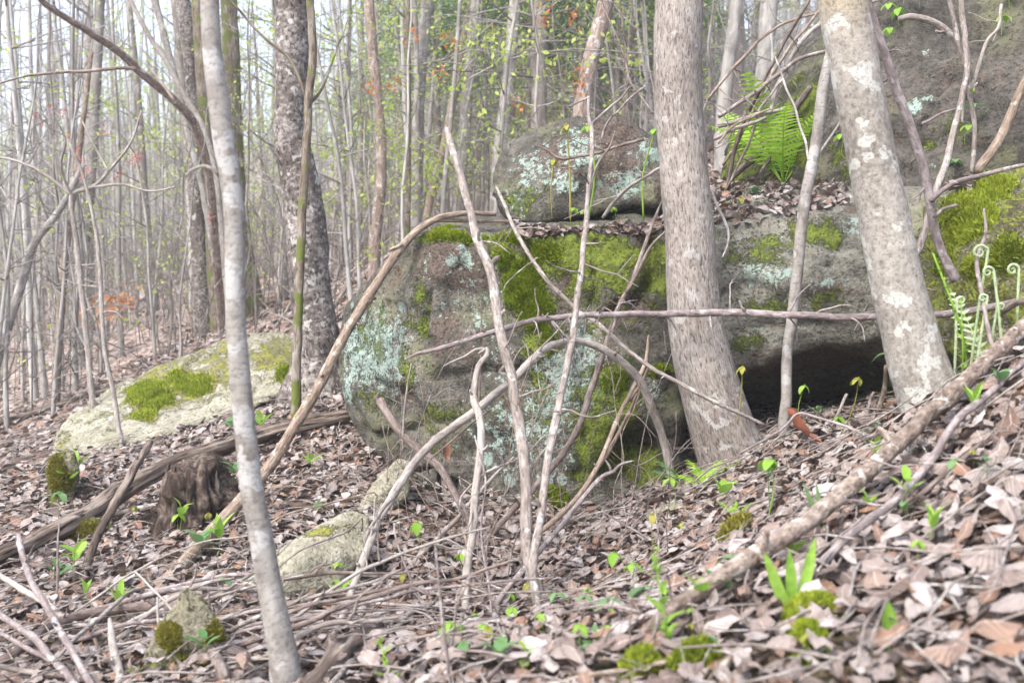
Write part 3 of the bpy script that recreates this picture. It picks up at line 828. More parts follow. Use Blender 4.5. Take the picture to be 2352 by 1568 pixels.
small_rock('mossy_stone', 'pointed yellow-mossed stone under the curved brown branch',
           [(325, 1520), (380, 1420), (425, 1348), (468, 1375), (528, 1468), (490, 1530), (440, 1560), (350, 1560)], d6, 0.3, MAT['rock_mossy'], 51, defaults={'moss': 0.35},
           paint=[('cushion', 390, 1450, 40, 40, 0.7), ('cushion', 500, 1450, 20, 40, 0.75), ('cushion', 440, 1520, 50, 20, 0.9), ('moss', 400, 1500, 60, 40, 0.8)], moss_n=2500, moss_mat=MAT['moss_olive'], moss_len=0.014)
d6 = gd(190, 1245)
small_rock('moss_lump', 'low round stone under an olive moss coat below the fallen log',
           [(115, 1255), (150, 1215), (210, 1185), (258, 1195), (262, 1232), (190, 1255)], d6, 0.3, MAT['rock_mossy'], 53, defaults={'moss': 0.6},
           paint=[('cushion', 190, 1220, 80, 40, 0.95)], moss_n=2500, moss_mat=MAT['moss_olive'], moss_len=0.02)
d6 = gd(1290, 1335)
small_rock('flat_stone', 'flat pale stone in the leaves at the foot of the forked stick',
           [(1205, 1360), (1250, 1318), (1310, 1300), (1345, 1312), (1320, 1345), (1240, 1375)], d6, 0.2, MAT['rock_pale'], 57, paint=[('moss', 1310, 1308, 40, 8, 0.7)])
d6 = gd(1540, 1190)
small_rock('buried_stone', 'rounded tan stone mostly buried in leaves below the curved trunk base',
           [(1480, 1180), (1540, 1150), (1620, 1165), (1640, 1195), (1560, 1210), (1490, 1200)], d6, 0.2, MAT['rock_pale'], 59)
d6 = gd(450, 1545)
small_rock('dark_stone', 'dark mossy stone low among the crossed sticks below the pointed stone',
           [(270, 1545), (330, 1525), (440, 1520), (510, 1535), (480, 1575), (300, 1575)], d6, 0.25, MAT['rock_mossy'], 61, defaults={'moss': 0.55})
d6 = gd(140, 1160)
small_rock('mossy_end_stone', 'upright olive-mossed stone standing off the near end of the long low boulder',
           [(108, 1160), (112, 1080), (135, 1035), (170, 1030), (182, 1075), (165, 1150), (140, 1175)], d6, 0.3, MAT['rock_mossy'], 63, defaults={'moss': 0.55},
           paint=[('cushion', 140, 1090, 30, 60, 0.85)], moss_n=1800, moss_mat=MAT['moss_olive'], moss_len=0.02)
# ---------------------------------------------------------------- trees near the camera
def px_path(pts, d):
    """pts (u, v, width px); d a depth, a (start, end) pair or one depth per point -> world points, radii"""
    n = len(pts)
    if isinstance(d, (int, float)):
        ds = [d] * n
    elif len(d) == 2 and n != 2:
        L = [0]
        for a, b in zip(pts[:-1], pts[1:]):
            L.append(L[-1] + math.hypot(b[0] - a[0], b[1] - a[1]))
        ds = [d[0] + (d[1] - d[0]) * l / L[-1] for l in L]
    else:
        ds = list(d)
    P = np.array([at(p[0], p[1], q) for p, q in zip(pts, ds)])
    R = np.array([p[2] * 0.5 / FPX * q for p, q in zip(pts, ds)])
    return P, R, ds

def side_twigs(root, name, P, R, L, mat, n, length, seed, droop=0.0, lo=0.2, hi=0.97, rad=0.35, split=0.5, up=0.2):
    """short irregular twigs, each a part of its own"""
    q = random.Random(seed)
    org = np.array(root.location)
    for k in range(n):
        i = int((lo + (hi - lo) * q.random()) * (len(P) - 2))
        T = P[i + 1] - P[i]
        T /= max(np.linalg.norm(T), 1e-9)
        a = np.array([q.gauss(0, 1), q.gauss(0, 0.6), q.gauss(0, 1)])
        a -= T * (a @ T)
        a /= np.linalg.norm(a)
        dirn = a * q.uniform(0.6, 1.0) + T * q.uniform(0.1, 0.8) + np.array([0, 0, up])
        dirn /= np.linalg.norm(dirn)
        ln = length * q.uniform(0.4, 1.3)
        pts = [P[i]]
        m = 5
        for s in range(m):
            dirn = dirn + np.array([q.gauss(0, 0.22), q.gauss(0, 0.15), q.gauss(0, 0.22) - droop])
            dirn /= np.linalg.norm(dirn)
            pts.append(pts[-1] + dirn * ln / m)
        r0 = min(R[i] * rad, 0.0045) + 0.0006
        mb = MB()
        tube(mb, pts, np.linspace(r0, r0 * 0.35, m + 1), 5, ln / 8, 0.1, seed=seed * 7 + k)
        if q.random() < split:
            j = q.choice([2, 3])
            dv = np.array(pts[j]) - np.array(pts[j - 1])
            dv /= np.linalg.norm(dv)
            d2 = dv + np.array([q.gauss(0, 0.7), q.gauss(0, 0.4), q.gauss(0, 0.7)])
            d2 /= np.linalg.norm(d2)
            tube(mb, [pts[j], pts[j] + d2 * ln * 0.2, pts[j] + d2 * ln * 0.4 + np.array([0, 0, -0.02 * droop])], [r0 * 0.6, r0 * 0.45, r0 * 0.25], 4, ln / 8, 0.1, seed=k)
        link('twig', mb.mesh('twig', mat, org), root)

def lay(pts, off=30):
    """depths for a straight piece lying on the litter: a chord (or a slight bow) that clears the ground everywhere"""
    need = np.array([gd(min(max(p[0], 0), 2340), p[1] + p[2] * .5 + off) for p in pts])
    L = np.concatenate([[0], np.cumsum([math.hypot(b[0] - a[0], b[1] - a[1]) for a, b in zip(pts[:-1], pts[1:])])])
    t = L / L[-1]
    # best line under all needed depths in inverse depth (a straight stick is straight in 1/d)
    best, bd = None, -1e9
    inv = 1 / need
    for i in range(len(pts)):
        for j in range(i + 1, len(pts)):
            m = (inv[j] - inv[i]) / (t[j] - t[i])
            ln = inv[i] + m * (t - t[i])
            if np.all(ln > inv - 1e-6) and -ln.sum() > bd:
                best, bd = ln, -ln.sum()
    if best is None:
        best = np.full(len(pts), inv.max())
    return list(1 / best)

STEMS = {}
def stem_thing(name, label, cat, pts, d, mat, sides=10, seg=0.04, rough=0.08, seed=1, group=None, part='stem', branches=(), twigs=0, twig_len=0.2, twig_mat=None, knobs=(), lump=None, rscale=8.0, taper_end=False, wob=0.006, droop=0.0, extend=None, up=0.2):
    """a trunk, sapling or dead stick: one thing, each branch and twig a part.  branches: (pts, d)"""
    P, R, ds = px_path(pts, d)
    if extend is not None:      # carry the lower end into the soil
        P = np.vstack([P, P[-1] + np.array(extend)])
        R = np.append(R, R[-1] * 1.05)
    base = P[-1] if P[-1][2] < P[0][2] else P[0]
    mb = MB()
    if cat in ('dead branch', 'log', 'vine') and not knobs:
        rough *= 1.4
        R = R * 0.84
        qk = random.Random(seed)
        LL = float(np.linalg.norm(np.diff(P, axis=0), axis=1).sum())
        knobs = [(qk.uniform(0.05, 0.95) * LL, qk.uniform(.08, .22), R.max() * qk.uniform(.7, 1.6)) for _ in range(int(3 + LL * 4))]
    SP_, SR_, L_ = tube(mb, P, R, sides, seg, rough, rscale, wob, seed, taper_end, knobs, lump)
    stubs = 0 if cat not in ('dead branch', 'log') or R.max() < .004 else int(1 + L_[-1] * 1.6)
    if not branches and not twigs and not stubs:
        o = link(name, mb.mesh(name, mat, base), None, base)
    else:
        o = empty(name, base)
        link(part, mb.mesh(part, mat, base), o)
        for k, b in enumerate(branches):
            bp, bd = b[0], b[1]
            bP, bR, _ = px_path(bp, bd)
            m2 = MB()
            xP, xR, xL = tube(m2, bP, bR, max(6, sides // 2), seg, rough, rscale, wob, seed + k + 1, True)
            link('branch', m2.mesh('branch', mat, base), o)
        qs = random.Random(seed + 1)
        for k in range(stubs):
            i = int(qs.uniform(.12, .9) * (len(SP_) - 2))
            T = SP_[i + 1] - SP_[i]
            T /= max(np.linalg.norm(T), 1e-9)
            a = np.array([qs.gauss(0, 1), qs.gauss(-.3, .5), qs.gauss(.4, .8)])
            a -= T * (a @ T)
            a /= np.linalg.norm(a)
            a = a * .85 + T * qs.uniform(-.6, .2)
            r0 = SR_[i] * qs.uniform(.3, .5)
            ln = SR_[i] + r0 * qs.uniform(1.5, 7)
            m3 = MB()
            tube(m3, [SP_[i], SP_[i] + a * ln * .6, SP_[i] + a * ln + np.array([0, 0, qs.gauss(0, .2) * ln])], [r0 * 1.25, r0, r0 * .75], 6, ln / 4, .15, seed=seed + k)
            link('stub', m3.mesh('stub', mat, base), o)
        if twigs:
            side_twigs(o, 'twig', SP_, SR_, L_, twig_mat or mat, twigs, twig_len, seed, droop, up=up)
    STEMS[seed] = (SP_, SR_)
    return tag(o, label, cat, group)

def flare(amount, height, lobes, ph):
    return lambda th, z, zl: 1 + amount * np.exp(-np.maximum(zl - z - 0.3, 0) / height) * (0.75 + 0.5 * np.cos(lobes * th + ph) + 0.25 * np.cos((lobes + 2) * th + 1.7 * ph))

down = (0.03, 0, -0.45)
# the six trunks that stand in front
d = gd(655, 1590)
stem_thing('smooth_barked_tree', 'slim pale grey trunk with brown patches standing nearest the camera at left', 'tree',
           [(478, -260, 38), (482, -60, 41), (486, 60, 44), (498, 180, 47), (513, 310, 49), (532, 450, 46), (537, 600, 45), (543, 720, 45), (553, 860, 47), (562, 960, 48), (577, 1100, 50), (600, 1240, 54), (622, 1360, 57), (645, 1480, 64), (655, 1560, 72)],
           d, MAT['pale_bark'], 40, 0.012, 0.045, 101, part='trunk', extend=(0.02, 0, -0.3), rscale=5, wob=0.004, branches=[([(505, 402, 10), (490, 388, 9), (470, 383, 8), (452, 390, 8), (430, 402, 6)], d)],
           knobs=((0.55, 0.06, 0.02), (0.86, 0.05, 0.025), (1.25, 0.04, 0.02), (1.62, 0.06, 0.02), (1.9, 0.05, 0.012)))
stem_thing('flaky_barked_tree', 'thick dark tree with cracked flaky bark left of the largest boulder', 'tree',
           [(655, -400, 70), (664, -100, 74), (670, 0, 76), (671, 120, 72), (673, 190, 66), (672, 300, 80), (688, 400, 86), (700, 500, 92), (706, 600, 94), (716, 700, 96), (726, 780, 104), (728, 850, 122), (728, 905, 150)],
           7.0, MAT['dark_bark'], 64, 0.018, 0.11, 103, part='trunk', extend=(0, 0, -0.4), rscale=16, wob=0.01, knobs=((1.45, 0.10, 0.06), (1.75, 0.05, 0.1), (2.35, 0.05, 0.03)), lump=flare(0.28, 0.22, 4, 1.0))
stem_thing('leaning_grey_sapling', 'slender olive grey sapling standing just in front of the flaky dark trunk', 'tree',
           [(712, -160, 16), (712, 0, 18), (717, 120, 19), (708, 230, 19), (702, 350, 20), (694, 520, 20), (688, 680, 20), (682, 820, 21), (680, 930, 24)], 6.2, MAT['mossy_bark'], 16, 0.03, 0.05, 105, part='trunk', extend=(0, 0, -0.3),
           branches=[([(708, 245, 9), (690, 190, 8), (660, 130, 7), (600, 80, 6), (560, 35, 6), (528, 0, 5), (480, -50, 4)], 6.2), ([(708, 242, 9), (740, 200, 6), (770, 120, 5), (800, 40, 3)], (6.2, 6.6))])
d13 = 4.55
stem_thing('curved_tree', 'thick grey brown trunk with a curved foot in front of the boulder', 'tree',
           [(1548, -320, 104), (1554, -60, 108), (1557, 80, 108), (1560, 200, 108), (1566, 330, 108), (1574, 440, 110), (1581, 540, 113), (1588, 640, 116), (1597, 730, 122), (1613, 820, 132), (1633, 900, 140), (1655, 975, 146), (1678, 1040, 150), (1692, 1085, 165)],
           d13, MAT['grey_bark'], 64, 0.016, 0.035, 107, part='trunk', extend=(0.06, 0, -0.35), rscale=9, wob=0.006, lump=flare(0.24, 0.12, 4, 0.6), knobs=((1.2, 0.02, 0.03), (1.5, 0.02, 0.05)))
dR = 3.62
stem_thing('leaning_tree', 'smooth tan trunk with round pale lichen leaning left near the right edge', 'tree',
           [(1905, -220, 108), (1925, -60, 110), (1940, 30, 110), (1956, 120, 108), (1975, 220, 108), (1992, 310, 108), (2010, 400, 106), (2030, 500, 112), (2050, 600, 115), (2066, 680, 118), (2088, 760, 124), (2112, 850, 132), (2135, 930, 136), (2155, 1010, 142)],
           dR, MAT['tan_bark'], 64, 0.014, 0.03, 109, part='trunk', extend=(0.05, 0, -0.35), rscale=6, wob=0.004, lump=flare(0.16, 0.10, 4, 2.2), knobs=((0.90, 0.035, 0.012), (1.28, 0.05, 0.018), (2.02, 0.06, 0.02), (0.2, 0.03, 0.02)))
stem_thing('spotted_sapling', 'thin grey sapling with white lichen spots between the two thick trunks', 'tree',
           [(1925, 60, 14), (1908, 120, 20), (1893, 200, 26), (1880, 300, 26), (1862, 400, 26), (1848, 480, 26), (1838, 560, 25), (1828, 650, 25), (1818, 740, 25), (1809, 800, 24), (1806, 880, 24), (1803, 965, 26)],
           4.45, MAT['pale_bark'], 20, 0.02, 0.06, 111, part='trunk', extend=(0, 0.1, -0.5), branches=[([(1860, 385, 7), (1885, 350, 6), (1905, 320, 6), (1930, 280, 5)], 4.45), ([(1858, 372, 6), (1845, 320, 6), (1820, 240, 5), (1800, 190, 5), (1780, 130, 4)], (4.45, 4.8))])

# dark clump behind at left and the saplings that arch from it
dk = gd(505, 765)
stem_thing('dark_mossy_tree', 'dark mossy barked tree in the clump behind the slim pale trunk', 'tree',
           [(440, -200, 26), (455, 0, 28), (463, 150, 28), (474, 300, 28), (484, 450, 30), (490, 600, 34), (500, 700, 38), (508, 775, 48)], dk, MAT['mossy_bark'], 28, 0.04, 0.14, 121, part='trunk', extend=(0, 0, -0.4), rscale=14, lump=flare(0.3, 0.2, 3, 0.2))
stem_thing('dark_fissured_tree', 'deep brown fissured trunk showing right of the slim pale trunk', 'tree',
           [(520, -200, 38), (527, 0, 38), (532, 150, 38), (540, 300, 36), (548, 450, 36), (560, 580, 42), (572, 670, 52), (580, 760, 70)], dk + .6, MAT['mossy_bark'], 28, 0.04, 0.14, 123, part='trunk', extend=(0, 0, -0.4), rscale=14, lump=flare(0.25, 0.25, 3, 2))
stem_thing('split_dark_tree', 'leaning dark trunk with pale top at the left of the dark clump', 'tree',
           [(388, -200, 34), (418, 0, 36), (436, 110, 36), (446, 220, 34), (448, 350, 34), (452, 480, 34), (460, 620, 36), (470, 770, 44)], dk + .3, MAT['dark_bark'], 28, 0.04, 0.12, 125, part='trunk', extend=(0, 0, -0.4), rscale=14)
stem_thing('arching_sapling', 'brown grey sapling arching far over to the upper left from the dark clump', 'tree',
           [(60, -60, 13), (100, 5, 14), (185, 62, 16), (270, 118, 18), (320, 165, 19), (380, 215, 20), (430, 262, 20), (452, 300, 20), (480, 400, 20), (492, 520, 20), (500, 640, 20), (512, 775, 22)],
           (8.6, dk - .2), MAT['brown_bark'], 14, 0.05, 0.05, 127, part='trunk', extend=(0, 0, -0.4), branches=[([(312, 158, 9), (270, 158, 8), (200, 166, 8), (130, 168, 7), (60, 176, 6), (-20, 196, 5)], (9.0, 8.4)), ([(400, 232, 8), (370, 190, 6), (345, 155, 5), (335, 130, 3)], 9.3)],
           twigs=8, twig_len=0.5)
stem_thing('slanting_sapling', 'thin pale sapling slanting up left crossing the dark clump', 'tree',
           [(270, -60, 9), (298, 0, 10), (345, 85, 11), (385, 145, 12), (425, 220, 14), (462, 285, 16), (490, 380, 18), (505, 500, 18), (520, 640, 18), (525, 775, 20)], dk - .3, MAT['stick_pale'], 12, 0.05, 0.05, 129, part='trunk', extend=(0, 0, -0.4), twigs=6, twig_len=0.5)
stem_thing('pale_clump_sapling', 'pale grey young stem rising straight out of the dark clump foot', 'tree',
           [(340, -60, 16), (372, 60, 16), (400, 170, 16), (432, 300, 15), (462, 420, 16), (480, 520, 16), (500, 640, 17), (520, 770, 20)], dk - .15, MAT['pale_bark'], 12, 0.05, 0.05, 131, part='trunk', extend=(0, 0, -0.4), twigs=5, twig_len=0.4)
for k, (lab, pts, d_, mt) in enumerate([
        ('brown trunk with dark wound behind the leaning pole', [(845, -60, 20), (848, 0, 22), (856, 110, 25), (868, 220, 22), (876, 320, 22), (876, 420, 25), (866, 520, 26), (858, 640, 28)], 11.5, 'brown_bark'),
        ('pale forked trunk rising behind the top of the leaning pole', [(990, -60, 26), (978, 30, 28), (966, 160, 27), (960, 300, 27), (958, 420, 28), (955, 560, 30)], 12.5, 'pale_bark'),
        ('thin olive stem between the brown trunk and the pale forked trunk', [(936, -60, 11), (936, 60, 12), (938, 200, 12), (938, 400, 13), (936, 580, 14)], 11.0, 'mossy_bark'),
        ('straight pale trunk left of the capstone, tilted to the right', [(1102, -60, 24), (1092, 30, 26), (1078, 160, 26), (1066, 300, 26), (1058, 420, 27), (1050, 540, 30)], 13.0, 'pale_bark'),
        ('thin rough stem leaning across the straight pale trunk', [(1094, -60, 18), (1080, 20, 18), (1060, 120, 19), (1040, 240, 19), (1020, 340, 19), (995, 430, 18), (975, 540, 20)], 14.0, 'stick_tan'),
        ('pale trunk with stripped orange wood just left of the capstone', [(1192, -60, 26), (1182, 30, 28), (1172, 150, 28), (1160, 260, 30), (1148, 360, 32), (1138, 540, 36)], 12.0, 'pale_bark'),
        ('grey furrowed trunk rising above the capstone', [(1402, -60, 40), (1385, 40, 38), (1362, 120, 38), (1345, 200, 38), (1333, 290, 42), (1325, 420, 46)], 9.5, 'brown_bark'),
        ('pale trunk seen through the brush right of the curved trunk', [(1700, -60, 26), (1688, 40, 28), (1672, 160, 30), (1660, 280, 34), (1655, 460, 36)], 11.0, 'far_grey'),
        ('wide pale trunk above the fern', [(1772, -60, 40), (1764, 40, 38), (1756, 150, 38), (1748, 250, 42), (1740, 420, 46)], 12.0, 'far_grey'),
        ('furrowed grey trunk half hidden by the curved trunk', [(1460, -60, 24), (1458, 40, 24), (1448, 130, 24), (1440, 250, 26), (1436, 420, 28)], 12.5, 'far_brown'),
        ('tall brown stem with snapped grey top at the far left', [(210, 120, 10), (175, 400, 14), (158, 520, 16), (142, 680, 18), (128, 900, 20)], 10.0, 'stick_tan'),
        ('white-barked stem leaning in at the left edge', [(190, 380, 12), (140, 480, 15), (80, 560, 18), (55, 640, 20), (20, 750, 22), (-20, 900, 24)], 9.5, 'pale_bark'),
        ('thin pale sapling growing in front of the flat mossy boulder', [(160, 330, 6), (190, 400, 7), (215, 500, 8), (228, 600, 9), (232, 700, 10), (240, 800, 10), (258, 900, 11), (280, 1040, 12)], 6.6, 'stick_pale')]):
    b = at(pts[-1][0], pts[-1][1], d_)
    stem_thing('background_tree' if k < 10 else 'sapling', lab, 'tree', pts, d_, MAT[mt], 18, 0.06, 0.06, 140 + k, part='trunk', extend=(0, 0, -(max(0.3, b.z - gz1(b.x, b.y) + 0.3))), twigs=4 if k < 10 else 7, twig_len=0.6 if k < 10 else 0.4)

# ---------------------------------------------------------------- dead poles, sticks and vines round the boulder
g = gd
S = stem_thing
a0 = g(345, 1380)
S('leaning_pole', 'long tan pole propped on the boulder from the lower left, bending over its top edge', 'dead branch',
  [(1138, 492, 11), (1062, 490, 15), (1000, 506, 18), (945, 543, 21), (882, 622, 24), (800, 752, 27), (722, 900, 29), (620, 1066, 30), (540, 1165, 34), (450, 1265, 40), (345, 1385, 42)],
  [5.35, 5.25, 5.2, 5.15, 5.1, 5.0, 4.85, 4.6, 4.4, 4.15, a0 - .03], MAT['stick_tan'], 16, 0.025, 0.07, 201, branches=[([(1000, 506, 10), (1040, 503, 9), (1100, 507, 8), (1180, 508, 5)], (5.2, 5.4)), ([(925, 560, 8), (905, 570, 8), (900, 572, 8)], 5.1)])
a1 = g(1245, 1420)
S('upright_stick', 'straight grey stick with a broken stub standing before the boulder, leaning left at its tip', 'dead branch',
  [(1026, 296, 15), (1040, 345, 19), (1060, 410, 21), (1080, 480, 22), (1100, 550, 24), (1128, 625, 25), (1150, 755, 27), (1176, 880, 28), (1195, 1000, 30), (1208, 1130, 30), (1214, 1260, 32), (1232, 1350, 34), (1248, 1425, 38)],
  (4.3, a1), MAT['stick_grey'], 18, 0.02, 0.05, 203, twigs=4, twig_len=0.2, extend=(0.01, 0, -0.1), branches=[([(1126, 612, 13), (1133, 602, 12), (1142, 592, 11)], 4.2), ([(1172, 862, 9), (1150, 850, 8), (1158, 840, 7)], 4.1)])
S('slim_stick', 'slim pale brown stem with tiny top twigs right of the straight grey stick', 'dead branch',
  [(1352, 222, 8), (1352, 270, 10), (1360, 300, 12), (1358, 380, 12), (1350, 460, 13), (1340, 560, 15), (1324, 690, 17), (1303, 850, 20), (1285, 940, 21), (1262, 1060, 22), (1242, 1200, 22), (1224, 1300, 24), (1240, 1400, 20)],
  (4.4, a1 - .02), MAT['stick_grey'], 14, 0.025, 0.05, 205, branches=[([(1356, 292, 7), (1385, 262, 6), (1430, 226, 5), (1445, 200, 3)], (4.4, 4.6)), ([(1350, 225, 6), (1330, 232, 5), (1305, 245, 3)], 4.4), ([(1356, 450, 5), (1375, 380, 5), (1405, 330, 4), (1412, 300, 2)], 4.4)], twigs=9, twig_len=0.2)
S('arched_branch', 'smooth grey branch arching over in a hoop in front of the boulder', 'dead branch',
  [(740, 1535, 14), (790, 1400, 19), (848, 1245, 22), (910, 1122, 23), (1000, 1012, 23), (1100, 936, 23), (1185, 866, 22), (1250, 806, 21), (1290, 790, 20), (1335, 786, 20), (1400, 812, 22), (1462, 868, 23), (1502, 955, 23), (1528, 1030, 22), (1545, 1110, 22)],
  [g(740, 1535), 3.3, 3.6, 3.8, 4.0, 4.1, 4.2, 4.3, 4.35, 4.4, 4.45, 4.5, 4.55, 4.6, 4.6], MAT['stick_pale'], 16, 0.02, 0.05, 207, twigs=7, twig_len=0.2, branches=[([(900, 1145, 9), (870, 1190, 9), (845, 1230, 10), (838, 1250, 9)], 3.62)])
S('level_branch', 'long plum grey branch lying level across the curved trunk and the hollow', 'dead branch',
  [(935, 824, 5), (958, 812, 9), (1010, 800, 12), (1070, 782, 14), (1130, 764, 15), (1230, 735, 16), (1330, 724, 17), (1420, 722, 17), (1500, 720, 18), (1600, 720, 20), (1690, 716, 21), (1760, 720, 20), (1900, 725, 19), (2030, 726, 20), (2180, 718, 20), (2290, 700, 19), (2400, 678, 18)],
  [4.15, 4.15, 4.15, 4.17, 4.2, 4.25, 4.28, 4.3, 4.32, 4.33, 4.33, 4.32, 4.25, 4.2, 4.1, 4.0, 3.8], MAT['stick_plum'], 16, 0.02, 0.05, 209, branches=[([(1095, 776, 8), (1088, 766, 8), (1080, 758, 6)], 4.18), ([(1712, 714, 8), (1704, 704, 6), (1698, 692, 4)], 4.3)], twigs=24, twig_len=0.2, droop=0.25)
S('crooked_stick', 'pale crooked knobbly stick hooked at the top beside the straight grey stick', 'dead branch',
  [(1100, 812, 8), (1118, 800, 11), (1117, 815, 13), (1098, 838, 16), (1090, 880, 19), (1086, 920, 20), (1098, 950, 22), (1105, 985, 21), (1102, 1040, 21), (1090, 1130, 21), (1084, 1220, 22), (1072, 1330, 23), (1070, 1420, 22)],
  (4.1, g(1070, 1420)), MAT['stick_pale'], 16, 0.02, 0.08, 211, extend=(0, 0, -0.08), branches=[([(1116, 802, 8), (1090, 806, 6), (1065, 822, 5), (1020, 840, 4)], 4.1)], twigs=4, twig_len=0.2)
S('broken_stick', 'dark brown snapped stick leaning down from the boulder foot to the leaves', 'dead branch',
  [(872, 918, 24), (890, 948, 24), (922, 992, 24), (965, 1035, 24), (1010, 1075, 22), (1050, 1140, 20), (1085, 1210, 19), (1105, 1260, 17), (1140, 1290, 13), (1190, 1300, 7)],
  (4.5, g(1140, 1295)), MAT['stick_dark'], 14, 0.02, 0.07, 213, branches=[([(878, 925, 12), (866, 912, 11), (868, 905, 8)], 4.5)])
S('wand', 'straight thin brown rod crossing the boulder down to the curved foot', 'dead branch',
  [(1140, 430, 6), (1150, 452, 9), (1190, 540, 11), (1255, 640, 12), (1320, 705, 12), (1372, 742, 12), (1440, 800, 12), (1500, 845, 12), (1560, 880, 12), (1640, 922, 12), (1755, 975, 9)],
  [5.2, 5.15, 4.75, 4.6, 4.5, 4.42, 4.35, 4.3, 4.27, 4.25, 4.3], MAT['stick_grey'], 10, 0.03, 0.04, 215, twigs=5, twig_len=0.18)
S('dark_rod', 'dark forked rod leaning from the leaves up to the slab edge', 'dead branch',
  [(1530, 440, 5), (1505, 500, 8), (1480, 570, 11), (1455, 640, 12), (1430, 690, 13), (1400, 772, 15), (1366, 880, 17), (1318, 1002, 18), (1245, 1100, 18), (1160, 1190, 18), (1100, 1265, 18)],
  (4.95, g(1100, 1268)), MAT['stick_dark'], 12, 0.025, 0.05, 217, branches=[([(1440, 670, 9), (1470, 610, 8), (1500, 560, 6), (1530, 530, 4)], 4.75)], twigs=5, twig_len=0.15)
S('tan_rod', 'tan double rod leaning right of the dark forked rod', 'dead branch',
  [(1490, 770, 6), (1480, 840, 11), (1450, 900, 12), (1418, 965, 13), (1380, 1060, 14), (1330, 1140, 15), (1250, 1210, 15), (1180, 1265, 15), (1120, 1320, 16)],
  (4.75, g(1120, 1322)), MAT['stick_tan'], 12, 0.025, 0.05, 219, branches=[([(1440, 920, 9), (1470, 880, 8), (1490, 840, 6)], 4.7), ([(1352, 1105, 12), (1395, 1045, 10), (1440, 960, 9), (1462, 905, 6)], 4.75)])
b0 = g(1130, 1412)
S('fork_tipped_stick', 'mauve grey stick lying up from the leaves with a forked upper tip', 'dead branch',
  [(1412, 1082, 9), (1385, 1095, 11), (1355, 1128, 12), (1318, 1172, 13), (1278, 1222, 14), (1235, 1268, 15), (1190, 1320, 16), (1150, 1370, 16), (1128, 1415, 16)],
  (3.7, b0 - .02), MAT['stick_plum'], 12, 0.02, 0.06, 221, branches=[([(1406, 1086, 8), (1420, 1070, 7), (1440, 1060, 6), (1455, 1058, 4)], 3.72), ([(1404, 1088, 7), (1402, 1072, 6), (1392, 1058, 4)], 3.72), ([(1275, 1226, 8), (1310, 1195, 6), (1345, 1172, 4)], 3.6)])
S('thin_forest_rod', 'thin grey rod lying diagonally from crooked stick down left', 'dead branch',
  [(1180, 1050, 7), (1130, 1100, 9), (1065, 1175, 12), (1000, 1245, 14), (945, 1300, 15), (925, 1330, 15)], (4.55, g(925, 1330)), MAT['stick_grey'], 10, 0.025, 0.05, 223)
S('thin_forest_rod', 'tan rod running from the lower left corner of the rotten log up right', 'dead branch',
  [(970, 1320, 7), (930, 1365, 9), (885, 1420, 12), (830, 1480, 13), (800, 1520, 14)], (g(970, 1325) - .05, g(800, 1520)), MAT['stick_tan'], 10, 0.025, 0.05, 225)
lo0, lo1 = g(2380, 745) - .1, g(1480, 1455)
S('fallen_log', 'long mottled fallen pole climbing through the leaves along the right slope', 'log',
  [(2460, 660, 40), (2352, 752, 42), (2280, 818, 43), (2200, 892, 45), (2120, 965, 45), (2050, 1030, 46), (1980, 1095, 47), (1900, 1165, 48), (1820, 1222, 48), (1740, 1275, 48), (1660, 1325, 48), (1600, 1362, 47), (1530, 1412, 44), (1480, 1458, 38)],
  lay([(2460, 660, 40), (2352, 752, 42), (2280, 818, 43), (2200, 892, 45), (2120, 965, 45), (2050, 1030, 46), (1980, 1095, 47), (1900, 1165, 48), (1820, 1222, 48), (1740, 1275, 48), (1660, 1325, 48), (1600, 1362, 47), (1530, 1412, 44), (1480, 1458, 38)], 34),
  MAT['log_bark'], 28, 0.018, 0.06, 227, rscale=7)
S('fallen_branch', 'thinner purple grey branch lying below the mottled fallen pole', 'dead branch',
  [(2380, 800, 16), (2290, 880, 19), (2215, 945, 21), (2170, 1000, 22), (2150, 1035, 22), (2100, 1100, 22), (2040, 1160, 22), (1980, 1205, 23), (1920, 1255, 24), (1860, 1320, 24), (1835, 1350, 22)],
  lay([(2380, 800, 16), (2290, 880, 19), (2215, 945, 21), (2170, 1000, 22), (2150, 1035, 22), (2100, 1100, 22), (2040, 1160, 22), (1980, 1205, 23), (1920, 1255, 24), (1860, 1320, 24), (1835, 1350, 22)], 34), MAT['stick_plum'], 16, 0.02, 0.05, 229, twigs=4, twig_len=0.15)
